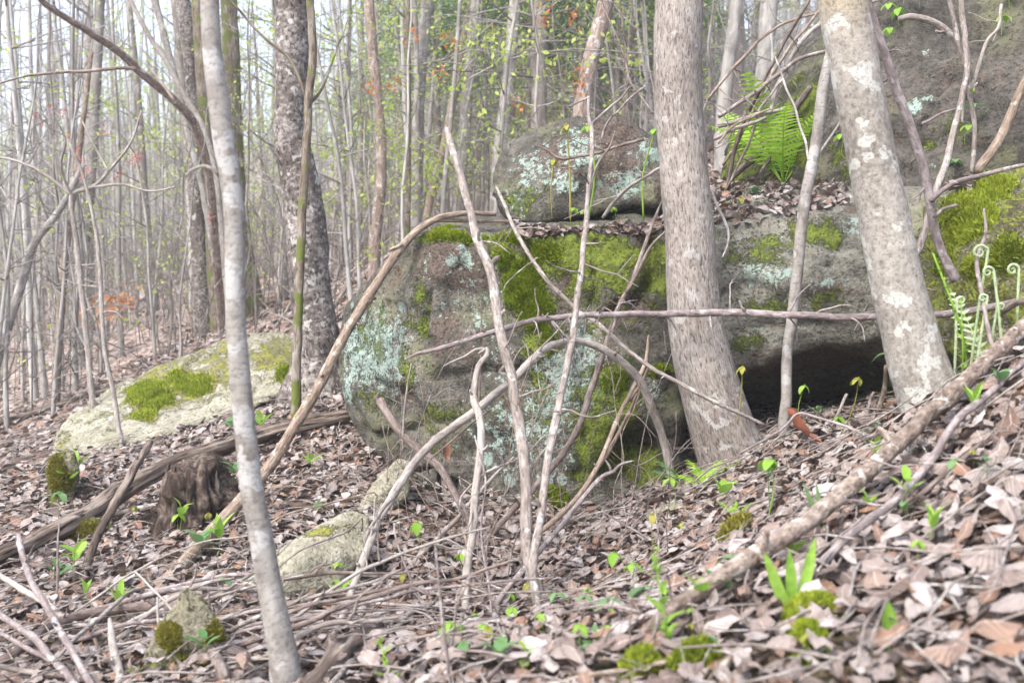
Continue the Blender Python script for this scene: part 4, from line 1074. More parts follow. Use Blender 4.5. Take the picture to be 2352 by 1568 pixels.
for k, (pts, lab, mt) in enumerate([
        ([(2370, 915, 12), (2300, 985, 14), (2200, 1062, 14), (2120, 1130, 14), (2050, 1190, 12)], 'dark stick in the leaves just below the purple grey branch', 'stick_dark'),
        ([(1990, 1180, 18), (1965, 1215, 19), (1935, 1255, 18), (1900, 1300, 16)], 'short dark broken stick between the fallen pole and the iris shoots', 'stick_dark'),
        ([(1752, 1462, 20), (1720, 1482, 22), (1690, 1505, 22), (1660, 1532, 21)], 'short stick with a charred black end below the bright moss tuft', 'stick_tan'),
        ([(1760, 1490, 10), (1650, 1500, 12), (1540, 1520, 13), (1440, 1540, 13), (1330, 1556, 13), (1200, 1580, 12)], 'long tan stick lying flat along the bottom edge', 'stick_tan'),
        ([(1660, 1542, 14), (1680, 1570, 16), (1700, 1600, 16)], 'pale stub of wood at the bottom edge below the charred stick', 'stick_pale'),
        ([(1175, 1490, 12), (1160, 1520, 13), (1130, 1555, 14), (1100, 1590, 14)], 'short dark stick poking up at the bottom edge under the crooked stick', 'stick_dark'),
        ([(1180, 1435, 10), (1198, 1470, 11), (1225, 1500, 11), (1250, 1535, 12)], 'dark bent stick beside the large-leaved seedling', 'stick_dark'),
        ([(900, 1545, 10), (960, 1515, 12), (1040, 1480, 12), (1085, 1455, 10)], 'pale straight stick right of the rotten log', 'stick_pale'),
        ([(1100, 1465, 8), (1160, 1478, 9), (1220, 1490, 9), (1340, 1505, 8), (1420, 1515, 6)], 'thin tan stick lying level below the crooked stick', 'stick_tan'),
        ([(1330, 1465, 7), (1400, 1458, 8), (1480, 1450, 8), (1560, 1430, 6)], 'thin straight stick lying left of the fallen pole foot', 'stick_pale'),
        ([(1960, 1500, 8), (1990, 1470, 8), (2030, 1440, 7)], 'small straight pale stick by the standing leaf', 'stick_pale'),
        ([(2000, 1330, 6), (2080, 1260, 7), (2160, 1200, 7), (2260, 1130, 7), (2352, 1080, 6)], 'thin grey stick running up the right slope among pale leaves', 'stick_grey'),
        ([(540, 1340, 7), (600, 1300, 10), (530, 1345, 9), (470, 1385, 12)], 'grey stick lying against the pointed mossy stone', 'stick_grey')]):
    ds = lay(pts, 34)
    S('fallen_stick', lab, 'dead branch', pts, ds, MAT[mt], 12, 0.02, 0.07, 300 + k, wob=0.004)

# lower left tangle
S('weathered_log', 'weathered dark split log sloping up past the stump to the boulder', 'log',
  [(-60, 1310, 44), (0, 1275, 48), (90, 1236, 52), (190, 1180, 52), (300, 1112, 50), (400, 1062, 46), (500, 1030, 42), (600, 998, 40), (700, 972, 38), (800, 955, 36), (850, 958, 32)],
  [g(0, 1310) - .1, g(0, 1305) - .1, g(90, 1266) - .1, g(190, 1215) - .15, g(300, 1160) - .2, g(400, 1110) - .2, g(500, 1070) - .2, g(600, 1025) - .1, g(700, 1000) - .1, g(800, 985), 6.2],
  MAT['rotten_wood'], 28, 0.025, 0.16, 401, rscale=5, lump=lambda th, z, zl: 1 + 0.16 * np.cos(5 * th + 2 * z) * np.sin(3 * th))
S('prop_stick', 'split weathered stick leaning across the dark log', 'dead branch', [(345, 1015, 18), (315, 1065, 22), (288, 1115, 23), (255, 1170, 23), (232, 1215, 22), (208, 1275, 22), (190, 1335, 22)],
  (5.0, g(190, 1340)), MAT['rotten_wood'], 14, 0.025, 0.1, 403)
S('curved_root_branch', 'thick brown branch bowed over the pointed mossy stone', 'dead branch',
  [(-40, 1540, 22), (40, 1495, 25), (120, 1440, 27), (200, 1412, 26), (280, 1400, 26), (360, 1396, 27), (405, 1405, 27), (440, 1432, 27), (475, 1475, 28), (505, 1525, 32), (515, 1560, 36)],
  [g(0, 1572), g(40, 1545)] + [g(u_, v_ + 48) for u_, v_ in ((120, 1440), (200, 1412), (280, 1400), (360, 1396), (405, 1405), (440, 1432), (475, 1475), (505, 1525))] + [g(515, 1590)], MAT['stick_dark'], 18, 0.018, 0.08, 405, twigs=3, twig_len=0.12)
tang = [
    ([(42, 1226, 12), (52, 1262, 15), (75, 1325, 17), (105, 1385, 18), (140, 1445, 18), (175, 1505, 19), (215, 1580, 20)], (3.15, 2.75), 'stick_plum', 'plum brown stick standing tilted in front of the bowed branch'),
    ([(-20, 1395, 16), (30, 1430, 18), (75, 1462, 20), (110, 1500, 20), (150, 1540, 21), (190, 1590, 22)], (3.0, 2.75), 'stick_plum', 'thick plum stick running down into the lower left corner'),
    ([(-20, 1440, 11), (30, 1470, 12), (70, 1495, 13), (120, 1520, 13)], (2.95, 2.85), 'stick_plum', 'thin plum stick below and alongside the thick plum stick'),
    ([(252, 1420, 10), (256, 1455, 20), (264, 1500, 24), (274, 1550, 25), (280, 1600, 25)], (2.95, 2.75), 'stick_pale', 'pale pointed broken stake standing at the lower left'),
    ([(-20, 1526, 15), (60, 1540, 16), (150, 1550, 15), (200, 1548, 13), (260, 1536, 12), (320, 1520, 8)], (2.9, 3.0), 'stick_grey', 'grey branch lying level behind the pale broken stake'),
    ([(-20, 1542, 24), (60, 1545, 24), (140, 1548, 22), (190, 1560, 22), (260, 1590, 20)], (3.1, 2.85), 'stick_dark', 'thick dark branch at the bottom left below the level grey branch'),
    ([(-20, 1550, 26), (40, 1575, 26), (90, 1600, 26)], (2.7, 2.6), 'stick_dark', 'dark brown branch end cut by the lower left corner'),
    ([(130, 1512, 9), (190, 1455, 12), (240, 1410, 12), (300, 1360, 11), (340, 1345, 8)], (2.98, 3.7), 'stick_pale', 'long pale forked stick crossing over the bowed branch'),
    ([(-20, 1310, 14), (60, 1355, 16), (110, 1385, 16), (160, 1420, 14), (210, 1440, 12)], (3.8, 3.3), 'stick_pale', 'bleached stick lying in the leaves behind the tilted plum stick'),
    ([(295, 1575, 14), (350, 1576, 13), (420, 1574, 12), (500, 1572, 11), (580, 1562, 8)], (2.8, 2.8), 'stick_grey', 'straight grey stick along the bottom edge left of the slim pale trunk'),
    ([(425, 1362, 8), (450, 1405, 11), (485, 1460, 11), (505, 1500, 10)], (3.2, 3.1), 'stick_grey', 'grey stick resting on the pointed mossy stone'),
    ([(310, 1312, 5), (340, 1345, 6), (390, 1400, 6), (420, 1440, 6), (450, 1500, 5)], (3.4, 3.0), 'stick_pale', 'very thin pale stick slanting over the bowed branch'),
    ([(362, 1370, 6), (365, 1420, 7), (370, 1495, 6)], (3.1, 3.05), 'stick_pale', 'short pale upright stick in front of the bowed branch'),
    ([(275, 1515, 8), (330, 1538, 9), (380, 1555, 9), (430, 1580, 9)], (2.9, 2.8), 'stick_grey', 'thin grey stick below the dark mossy stone'),
    ([(217, 1465, 8), (222, 1500, 9), (228, 1545, 9)], (2.95, 2.9), 'stick_dark', 'short black upright twig left of the pale broken stake'),
    ([(470, 1545, 10), (560, 1530, 11), (640, 1510, 9)], (2.9, 2.95), 'stick_grey', 'pale grey stick lying behind the foot of the slim pale trunk'),
    ([(-20, 1430, 6), (60, 1390, 7), (150, 1345, 7), (250, 1310, 6)], (3.6, 4.0), 'stick_tan', 'thin tan stick stretched over the leaves behind the tangle')]
for k, (pts, dd, mt, lab) in enumerate(tang):
    S('tangle_stick', lab, 'dead branch', pts, [min(a_, g(p_[0], p_[1] + p_[2] * .5 + 22)) for a_, p_ in zip(np.linspace(dd[0], dd[1], len(pts)), pts)], MAT[mt], 14, 0.018, 0.07, 420 + k, wob=0.005, twigs=2 if k % 3 == 0 else 0, twig_len=0.12)
S('cut_grey_limb', 'grey stick lying behind the stump under the weathered log', 'dead branch', [(170, 1195, 12), (250, 1182, 14), (330, 1166, 15), (400, 1155, 16)], (4.9, 5.1), MAT['stick_grey'], 12, 0.03, 0.06, 450)
S('rotten_log', 'dark rotting log end at the bottom edge right of the slim pale trunk', 'log', [(900, 1428, 40), (850, 1462, 54), (800, 1500, 62), (750, 1545, 66), (700, 1600, 66)], [g(900, 1445), g(850, 1485) - .03, g(800, 1525) - .05, g(750, 1570) - .05, g(700, 1620) - .05], MAT['rotten_wood'], 24, 0.015, 0.2, 452, rscale=5,
  lump=lambda th, z, zl: 1 + 0.18 * np.cos(6 * th) * np.sin(9 * z + th))
S('split_stick', 'pale split stick lying along the rotting log', 'dead branch', [(1030, 1370, 9), (960, 1400, 10), (880, 1460, 12), (820, 1510, 14), (760, 1570, 14)], (g(1030, 1375) - .05, 2.35), MAT['stick_pale'], 12, 0.02, 0.06, 454)
S('charred_log', 'short charred black log lying behind the slim pale trunk', 'log', [(585, 1512, 26), (610, 1508, 32), (650, 1500, 34), (700, 1490, 30)], [g(585, 1530), g(610, 1526), g(650, 1520), g(700, 1508)], MAT['rotten_wood'], 16, 0.02, 0.12, 456)

# the stump
sp = at(455, 1212, g(455, 1212))
_pts = []
qs_ = random.Random(17)
for k in range(14):
    th = 2 * pi * k / 14
    for rr, zz in ((.20, -.12), (.185, .05), (.155, .20), (.13, qs_.uniform(.22, .32))):
        rr *= qs_.uniform(.85, 1.12)
        _pts.append(sp + Vector((cos(th) * rr, sin(th) * rr, zz)))
stump = rock('stump', 'old dark rotting tree stump under the weathered log at left', _pts, MAT['stump'], .011, .04, 4.2, seed=71, smooth=1, cat='stump',
             dents=[(400, 1185, 26, 40, .10), (520, 1100, 30, 30, .08), (500, 1195, 26, 24, .07)], cracks=[([(450, 1075), (445, 1190)], 6, .03), ([(480, 1070), (490, 1180)], 5, .03), ([(420, 1080), (425, 1170)], 5, .03)])
_so = stump.location.copy()
for k in range(5):
    th = -pi / 2 + (k - 2) * .5 + qs_.uniform(-.12, .12)
    m2 = MB()
    b0 = sp + Vector((cos(th) * .155, sin(th) * .155, qs_.uniform(.03, .12)))
    tube(m2, [b0, b0 + Vector((-cos(th) * .015, -sin(th) * .015, .1)), b0 + Vector((-cos(th) * .03, -sin(th) * .03, .2 + qs_.uniform(-.05, .08)))], [.012, .017, .005], 7, .015, .4, 4, .01, 470 + k, taper_end=True)
    link('splinter', m2.mesh('splinter', MAT['stump_wood'], _so), stump)
# loose rotten pieces and a shadowed gap at its foot
for k, (u_, v_, w_, h_) in enumerate([(345, 1215, 60, 34), (560, 1205, 40, 24), (300, 1200, 30, 40)]):
    l0, d0 = gpt(u_, v_)
    m2 = MB()
    tube(m2, [l0 + Vector((-w_ / FPX * d0 * .5, 0, .02)), l0 + Vector((0, .02, .05)), l0 + Vector((w_ / FPX * d0 * .5, .05, .03))], [.02, .035, .015], 9, .015, .4, 4, .01, 490 + k, taper_end=True)
    tag(link('rotten_chunk', m2.mesh('rotten_chunk', MAT['stump_wood'], l0), None, l0), ['dark rotten wood chunk lying just left of the stump', 'dark rotten wood chunk lying just right of the stump', 'dark rotten wood chunk lying under the weathered log beside the moss lump'][k], 'wood chunk')

# ---------------------------------------------------------------- vines and shrubs against the right rock
S('dark_shrub_stem', 'dark purplish shrub stem forking in front of the right rock face', 'shrub',
  [(1975, -60, 15), (1992, 5, 17), (2040, 150, 20), (2085, 270, 21), (2105, 330, 21), (2122, 390, 21), (2138, 455, 22), (2150, 530, 20), (2170, 590, 20), (2196, 645, 22)], (3.9, 4.0), MAT['stick_plum'], 16, 0.02, 0.05, 501,
  branches=[([(2138, 462, 13), (2160, 440, 12), (2200, 415, 12), (2270, 395, 11), (2352, 378, 10), (2420, 360, 9)], (3.95, 3.8)), ([(2145, 500, 9), (2165, 480, 9), (2195, 472, 8)], 3.95), ([(2118, 285, 8), (2140, 272, 7), (2170, 255, 6), (2195, 250, 3)], 3.95)], twigs=4, twig_len=0.15)
S('woody_vine', 'pale brown woody vine hanging in two strands down the right rock face', 'vine',
  [(2165, -60, 12), (2180, 0, 13), (2192, 60, 13), (2205, 120, 14), (2220, 160, 14), (2228, 220, 13), (2240, 300, 12), (2232, 395, 12)], 4.6, MAT['stick_grey'], 12, 0.025, 0.05, 503,
  branches=[([(2205, -30, 12), (2212, 40, 14), (2218, 100, 14), (2222, 155, 14), (2210, 220, 14), (2190, 300, 15), (2170, 380, 17), (2140, 470, 17), (2115, 560, 18), (2095, 600, 16)], (4.6, 4.3)), ([(2222, 150, 10), (2215, 220, 8), (2210, 280, 6)], 4.6)])
S('thin_vine', 'thin twisting vine dangling left of the leaning stem at the right rock', 'vine', [(2300, 10, 8), (2295, 60, 9), (2270, 90, 9), (2252, 140, 10), (2240, 180, 10), (2225, 210, 10), (2245, 190, 5)], 4.6, MAT['stick_pale'], 10, 0.025, 0.06, 505, twigs=4, twig_len=0.12)
S('leaning_shrub', 'rough brown stem leaning up right from the moss against the rock face', 'shrub', [(2420, 80, 17), (2352, 190, 19), (2310, 290, 21), (2275, 350, 22), (2240, 395, 22)], 4.62, MAT['stick_tan'], 14, 0.03, 0.07, 507)
S('hooked_branch', 'hooked grey branch curving over the top of the right rock face', 'dead branch', [(2065, 45, 16), (2090, 40, 17), (2130, 46, 18), (2165, 65, 18), (2195, 95, 17), (2210, 130, 14)], 4.75, MAT['stick_grey'], 12, 0.025, 0.05, 509)
for k, (pts, dd, mt, lab) in enumerate([
        ([(2260, 480, 5), (2262, 540, 8), (2245, 590, 10), (2250, 640, 10), (2262, 700, 10), (2275, 760, 11), (2300, 850, 10)], (3.9, 3.4), 'stick_plum', 'thin plum stem standing among the fiddleheads'),
        ([(2352, 690, 14), (2310, 712, 16), (2280, 735, 14)], (3.6, 3.75), 'stick_dark', 'short dark branch poking in above the fallen pole at the right edge'),
        ([(2060, 640, 5), (2100, 660, 6), (2150, 668, 5)], (3.95, 3.95), 'stick_tan', 'very thin twig crossing below the moss mound'),
        ([(2035, 840, 9), (2030, 900, 12), (2010, 960, 13)], (4.3, g(2010, 965)), 'stick_tan', 'short brown stem standing left of the leaning tree foot'),
        ([(1945, 905, 7), (1930, 940, 8), (1918, 965, 7)], (4.4, 4.4), 'stick_pale', 'tiny pale stub stick in front of the hollow'),
        ([(2007, 900, 7), (1996, 940, 8), (1990, 970, 7)], (4.35, 4.35), 'stick_plum', 'tiny plum stub beside the yellowing seedling at the hollow'),
        ([(1700, 1040, 5), (1790, 985, 6), (1830, 948, 6), (1870, 955, 6), (1960, 985, 7), (2040, 1030, 6)], (4.0, 3.7), 'stick_plum', 'thin bent dead twig arched above the red dead leaf'),
        ([(1660, 590, 3), (1672, 540, 6), (1660, 500, 7), (1645, 470, 6), (1632, 430, 5)], (4.5, 5.0), 'stick_pale', 'small pale curved twig hanging right of the curved trunk')]):
    S('small_stem', lab, 'twig', pts, dd, MAT[mt], 8, 0.025, 0.06, 520 + k)

# brush heap between the curved trunk and the right rock
brush = [
    ([(2090, -20, 6), (1880, 60, 12), (1790, 190, 12), (1770, 260, 12)], (5.6, 5.6), 'stick_pale', 'bleached crooked branch hanging above the fern'),
    ([(1900, 118, 10), (1830, 140, 11), (1770, 190, 12), (1700, 235, 12), (1650, 268, 12)], (5.5, 5.7), 'stick_plum', 'dark smooth branch sloping down left into the brush heap'),
    ([(1862, 200, 16), (1830, 245, 20), (1805, 290, 22), (1770, 330, 22), (1700, 395, 16), (1660, 430, 12)], (5.75, 6.3), 'stick_dark', 'thick black fallen branch lying on the mossy rock edge behind the fern'),
    ([(1860, 0, 8), (1800, 100, 10), (1745, 210, 11), (1700, 320, 12), (1672, 430, 10)], (5.4, 5.9), 'stick_dark', 'dark upright rod in the brush heap crossing the others'),
    ([(1885, 20, 7), (1800, 130, 9), (1740, 230, 9), (1690, 330, 9), (1660, 380, 8)], (5.6, 5.9), 'stick_tan', 'tan rod running parallel to the dark upright rod'),
    ([(1800, 250, 10), (1730, 262, 12), (1650, 290, 12)], (5.6, 5.6), 'stick_grey', 'level grey branch behind the curved trunk beside the fern'),
    ([(1760, 270, 9), (1700, 290, 10), (1640, 320, 10)], (5.5, 5.5), 'stick_grey', 'lower level grey branch beside the fern'),
    ([(1900, 25, 6), (1790, 60, 8), (1720, 120, 9), (1660, 190, 9), (1625, 230, 8)], (5.9, 6.1), 'brown_bark', 'thin bough arching from the leaning tree to the curved trunk'),
    ([(1905, 20, 8), (1930, 60, 8), (1945, 105, 8)], (5.2, 5.2), 'stick_dark', 'short dark twig touching the leaning tree near its top'),
    ([(1745, 400, 9), (1770, 370, 11), (1800, 330, 12), (1810, 320, 10)], (5.8, 5.9), 'stick_dark', 'dark slanting stick beneath the fern'),
    ([(1800, 180, 6), (1745, 260, 7), (1720, 330, 7), (1665, 440, 6)], (5.5, 5.9), 'stick_grey', 'thin grey rod leaning in the brush heap left of the fern'),
    ([(1650, 330, 6), (1690, 290, 7), (1770, 250, 6)], (5.4, 5.4), 'stick_tan', 'slim tan twig low in the brush heap'),
    ([(1480, 320, 9), (1420, 338, 9), (1350, 360, 9), (1290, 365, 8), (1240, 340, 6), (1225, 332, 4)], (4.85, 5.1), 'stick_dark', 'dark bough reaching left across the capstone from the curved trunk'),
    ([(1520, 385, 9), (1470, 415, 10), (1420, 455, 10), (1385, 500, 10)], (4.9, 5.2), 'stick_pale', 'pale branch slanting up right across the capstone foot'),
    ([(1480, 200, 5), (1430, 250, 6), (1400, 275, 7), (1380, 330, 6)], (5.2, 5.3), 'stick_plum', 'thin dark twig rising above the capstone'),
    ([(1350, -60, 4), (1420, 100, 5), (1450, 190, 6), (1500, 260, 6)], (6.5, 6.3), 'stick_dark', 'thin dark stem leaning above the capstone from upper left'),
    ([(1420, -60, 4), (1440, 120, 6), (1445, 260, 6), (1450, 300, 6)], (6.7, 6.9), 'stick_dark', 'thin straight dark stem rising behind the capstone')]
for k, (pts, dd, mt, lab) in enumerate(brush):
    S('brush_stick', lab, 'dead branch', pts, dd, MAT[mt], 10, 0.03, 0.06, 560 + k, twigs=3, twig_len=0.25, wob=0.01)

# thin wild stems before the boulder
for k, (pts, dd, mt, lab) in enumerate([
        ([(945, 835, 4), (940, 880, 5), (930, 960, 6), (925, 1010, 5)], (4.3, 4.4), 'stick_pale', 'very thin pale stalk before the boulder under the level branch end'),
        ([(1105, 690, 3), (1102, 780, 5), (1100, 880, 6), (1095, 940, 6)], (4.2, 4.2), 'stick_dark', 'thin dark stalk standing behind the crooked stick top'),
        ([(1000, 1260, 5), (1006, 1330, 6), (1015, 1420, 8), (1025, 1500, 8), (1035, 1590, 8)], (g(1035, 1590), g(1035, 1590)), 'stick_plum', 'dark wine-red wild stem standing upright near the bottom edge'),
        ([(905, 1200, 4), (915, 1250, 5), (960, 1360, 5), (1010, 1430, 5)], (3.3, g(1010, 1440)), 'stick_grey', 'thin grey wand leaning left above the leaves'),
        ([(700, 1420, 4), (800, 1405, 5), (950, 1400, 5), (1000, 1430, 5)], (3.0, 2.9), 'stick_plum', 'thin reddish bramble cane arching over the leaves at bottom centre'),
        ([(1090, 1000, 4), (1113, 1100, 5), (1105, 1230, 5), (1120, 1330, 6), (1132, 1430, 6)], (3.7, 3.2), 'stick_plum', 'thin dark bramble cane running down beside the crooked stick'),
        ([(1060, 1210, 5), (1070, 1260, 7), (1060, 1350, 8), (1035, 1430, 7)], (3.7, 3.4), 'stick_tan', 'thin tan stick standing behind the crooked stick foot'),
        ([(1505, 1170, 4), (1510, 1250, 5), (1505, 1380, 5)], (3.4, 3.2), 'stick_plum', 'thin dark upright stalk left of the tall green weed'),
        ([(1380, 1175, 4), (1450, 1215, 5), (1505, 1250, 5)], (3.8, 3.7), 'stick_plum', 'thin reddish twig lying over leaves left of the tall weed'),
        ([(1250, 1000, 4), (1190, 1050, 6), (1120, 1080, 6), (1060, 1140, 5)], (4.1, 4.0), 'stick_grey', 'thin curved grey twig before the boulder foot'),
        ([(1130, 940, 4), (1100, 960, 6), (1040, 1010, 5), (985, 1060, 4)], (4.2, 4.1), 'stick_dark', 'thin dark twig dropping left from the crooked stick'),
        ([(620, 1320, 3), (700, 1260, 5), (800, 1220, 5), (830, 1190, 4)], (3.6, 3.8), 'stick_dark', 'thin dark twig arched over the pale slab stone'),
        ([(560, 1250, 3), (640, 1190, 5), (740, 1160, 5), (860, 1130, 4)], (4.1, 4.2), 'stick_tan', 'thin tan twig lying above the pale slab stone'),
        ([(137, 1200, 4), (134, 1290, 6), (130, 1420, 6)], (3.9, 3.7), 'stick_dark', 'thin black upright stalk left of the split prop stick')]):
    S('wild_stalk', lab, 'twig', pts, dd, MAT[mt], 7, 0.03, 0.05, 600 + k, twigs=2, twig_len=0.12, extend=(0, 0, -0.05))

# brambles in front and fallen branches on the slope behind
qb = random.Random(91)
for k in range(16):
    u0, v0 = qb.uniform(650, 1700), qb.uniform(1330, 1570)
    du, up = qb.uniform(-260, 260), qb.uniform(40, 190)
    a, _ = gpt(u0, v0)
    b, _ = gpt(u0 + du, v0 - qb.uniform(-10, 60))
    h = up / FPX * 2.6
    P = [a - Vector((0, 0, .03)), a.lerp(b, .25) + Vector((0, 0, h * .8)), a.lerp(b, .55) + Vector((0, 0, h)), a.lerp(b, .85) + Vector((0, 0, h * .55)), b + Vector((0, 0, .03 if k % 2 else h * .3))]
    mb = MB()
    r0 = qb.uniform(.0014, .0028)
    tube(mb, P, [r0, r0, r0 * .9, r0 * .8, r0 * .5], 6, .03, .1, wob=.02, seed=800 + k)
    tag(link('bramble_cane', mb.mesh('bramble_cane', MAT['stick_plum' if k % 3 else 'stick_dark'], P[0]), None, P[0]), 'thin reddish bramble cane arching over the leaves in front', 'twig', 'bramble canes over the litter')
for k in range(16):
    u0, v0 = qb.uniform(590, 840), qb.uniform(590, 770)
    a, d0 = gpt(u0, v0)
    ln = qb.uniform(.5, 1.6)
    an = qb.uniform(-.9, 1.1)
    b = a + Vector((cos(an) * ln, qb.uniform(-.3, .3), 0))
    b.z = gz1(b.x, b.y) + max(0, sin(an)) * ln * .5 + .06
    a.z += .04
    mb = MB()
    r0 = qb.uniform(.008, .024)
    m = a.lerp(b, .5) + Vector((0, 0, qb.uniform(0, .12)))
    tube(mb, [a, m, b], [r0, r0 * .85, r0 * .4], 8, .06, .14, wob=.02, seed=830 + k)
    for s in range(3):
        c = a.lerp(b, qb.uniform(.3, .9)) + Vector((0, 0, .03))
        e = c + Vector((qb.gauss(0, .2), qb.gauss(0, .15), qb.uniform(.05, .35)))
        tube(mb, [c, c.lerp(e, .5) + Vector((.02, 0, .02)), e], [r0 * .4, r0 * .3, r0 * .15], 5, .06, .1, seed=s)
    tag(link('fallen_branch', mb.mesh('fallen_branch', MAT[['stick_grey', 'stick_pale', 'stick_dark'][k % 3]], a), None, a), 'grey fallen branch lying on the slope between the flaky dark trunk and the boulder', 'dead branch', 'fallen branches on the slope behind')

for k in range(26):
    u0, v0 = qb.uniform(880, 1560), qb.uniform(1190, 1360)
    a, d0 = gpt(u0, v0)
    h = qb.uniform(.35, 1.15)
    lx, ly = qb.gauss(0, .28) * h, qb.uniform(-.1, .15) * h
    P = [a - Vector((0, 0, .04))] + [a + Vector((lx * f ** 1.4 + qb.gauss(0, .012), ly * f, h * f)) for f in (.2, .4, .6, .8, 1.0)]
    r0 = qb.uniform(.0014, .003)
    mb = MB()
    sp_, sr_, sl_ = tube(mb, P, np.linspace(r0, r0 * .45, 6), 6, .03, .1, wob=.012, seed=860 + k)
    o = empty('wispy_shoot', P[0])
    mt = MAT[['stick_grey', 'stick_dark', 'stick_plum', 'stick_tan'][k % 4]]
    link('stem', mb.mesh('stem', mt, P[0]), o)
    side_twigs(o, 'twig', sp_, sr_, sl_, mt, 4, .2, 900 + k, 0.05, .25, .97, .7)
    tag(o, 'wispy bare twig standing in the leaves before the largest boulder', 'twig', 'wispy twigs before the boulder')

for k in range(18):
    u0, v0 = qb.uniform(-20, 640), qb.uniform(1380, 1565)
    a, d0 = gpt(max(u0, 0), v0)
    ln, an = qb.uniform(.35, 1.1), qb.uniform(-.5, .9)
    b = a + Vector((cos(an) * ln, qb.uniform(-.25, .25), 0))
    b.z = gz1(b.x, b.y) + .05 + max(0, sin(an)) * ln * .35
    a.z += .045
    m = a.lerp(b, .5) + Vector((0, 0, qb.uniform(.0, .06)))
    r0 = qb.uniform(.004, .011)
    mb = MB()
    sp_, sr_, sl_ = tube(mb, [a, m, b], [r0, r0 * .9, r0 * .5], 9, .02, .14, wob=.012, seed=960 + k, knobs=[(qb.uniform(.1, .9) * ln, .25, r0 * 1.2) for _ in range(3)])
    o = empty('fallen_twig', a)
    mt = MAT[['stick_grey', 'stick_plum', 'stick_pale', 'stick_dark'][k % 4]]
    link('stem', mb.mesh('stem', mt, a), o)
    side_twigs(o, 'twig', sp_, sr_, sl_, mt, 2, .16, 980 + k, 0, .2, .9, .6)
    tag(o, 'short fallen twig in the tangle of sticks at the lower left', 'twig', 'fallen twigs in the lower left tangle')
# ---------------------------------------------------------------- what the sight line meets first: rocks or ground
def hit(u, v):
    o = Vector((0, 0, EYE))
    dirn = (at(u, v, 1.0) - o).normalized()
    best = None
    for ob, bvh, _, _ in ROCKS + [(ground, GROUND_BVH, None, None)]:
        loc, nrm, idx, dist = bvh.ray_cast(o, dirn)
        if loc is not None and (best is None or dist < best[2]):
            best = (loc, nrm, dist)
    return best

def depth_of(p):
    return float(project(np.array([p]))[0, 2])

# ---------------------------------------------------------------- leaf shapes
def leaf_grid(L, W, shape, rows, cols, curl, bend, crumple, seed):
    """a blade along +y: returns verts, faces, leafuv"""
    t = np.linspace(0, 1, rows + 1)
    s = np.linspace(-1, 1, cols + 1)
    if shape == 'oval':
        w = np.sin(pi * np.clip(t, 0.0, 1) ** 0.85) ** 0.75
    elif shape == 'lance':
        w = np.sin(pi * t ** 0.6) ** 0.9
    elif shape == 'lobed':
        w = np.sin(pi * t ** 0.8) ** 0.6 * (0.55 + 0.45 * np.abs(np.sin(pi * (t * 3.4 + 0.2))))
    elif shape == 'palm':
        w = np.where(t < 0.55, (t / 0.55) ** 0.45, 1 - ((t - 0.55) / 0.45) ** 1.6) * (0.6 + 0.4 * np.abs(np.cos(pi * t * 2.6)))
    else:
        w = np.minimum(1, np.minimum(t * 9, (1 - t) * 3.0)) ** 0.7
    w[0], w[-1] = 0.03, 0.03
    T, S_ = np.meshgrid(t, s, indexing='ij')
    x = S_ * (w * W * 0.5)[:, None]
    if shape in ('lobed', 'palm'):
        T = T + 0.10 * np.abs(S_) * np.sin(pi * T)
    y = T * L
    q = np.stack([x.ravel() / W * 3 + seed, y.ravel() / L * 3, np.zeros(x.size)], 1)
    z = crumple * L * fbm(q, 2, seed).reshape(x.shape)
    if curl:
        rad = W * 0.5 / curl
        a = x / rad
        x, zc = np.sin(a) * rad, (1 - np.cos(a)) * rad
        z = z + zc
    if bend:
        rb = L / bend
        a = (y - L * 0.5) / rb
        z = z + (1 - np.cos(a)) * rb
        y = np.sin(a) * rb + L * 0.5
    V = np.stack([x.ravel(), y.ravel(), z.ravel()], 1)
    uv = np.stack([S_.ravel(), T.ravel(), 0 * T.ravel()], 1)
    c1 = cols + 1
    F = [[r * c1 + c, r * c1 + c + 1, (r + 1) * c1 + c + 1, (r + 1) * c1 + c] for r in range(rows) for c in range(cols)]
    return V, np.array(F), uv

def variants(n, rows, cols, seed, size=0.085):
    out = []
    q = random.Random(seed)
    for k in range(n):
        sh = ['oval', 'lobed', 'oval', 'palm', 'lance', 'lobed'][k % 6]
        L = size * q.uniform(0.8, 1.25)
        W = L * {'oval': 0.55, 'lobed': 0.62, 'palm': 0.95, 'lance': 0.36}[sh] * q.uniform(0.85, 1.15)
        V, F, uv = leaf_grid(L, W, sh, rows, cols, q.choice([-1, 1]) * q.uniform(0.1, 1.3) ** 1.2, q.uniform(-1.3, 1.3), q.uniform(0.08, 0.26), seed + k)
        V[:, 1] -= L * 0.5
        V[:, 2] -= V[:, 2].mean()
        out.append((V, F, uv, sh))
    return out

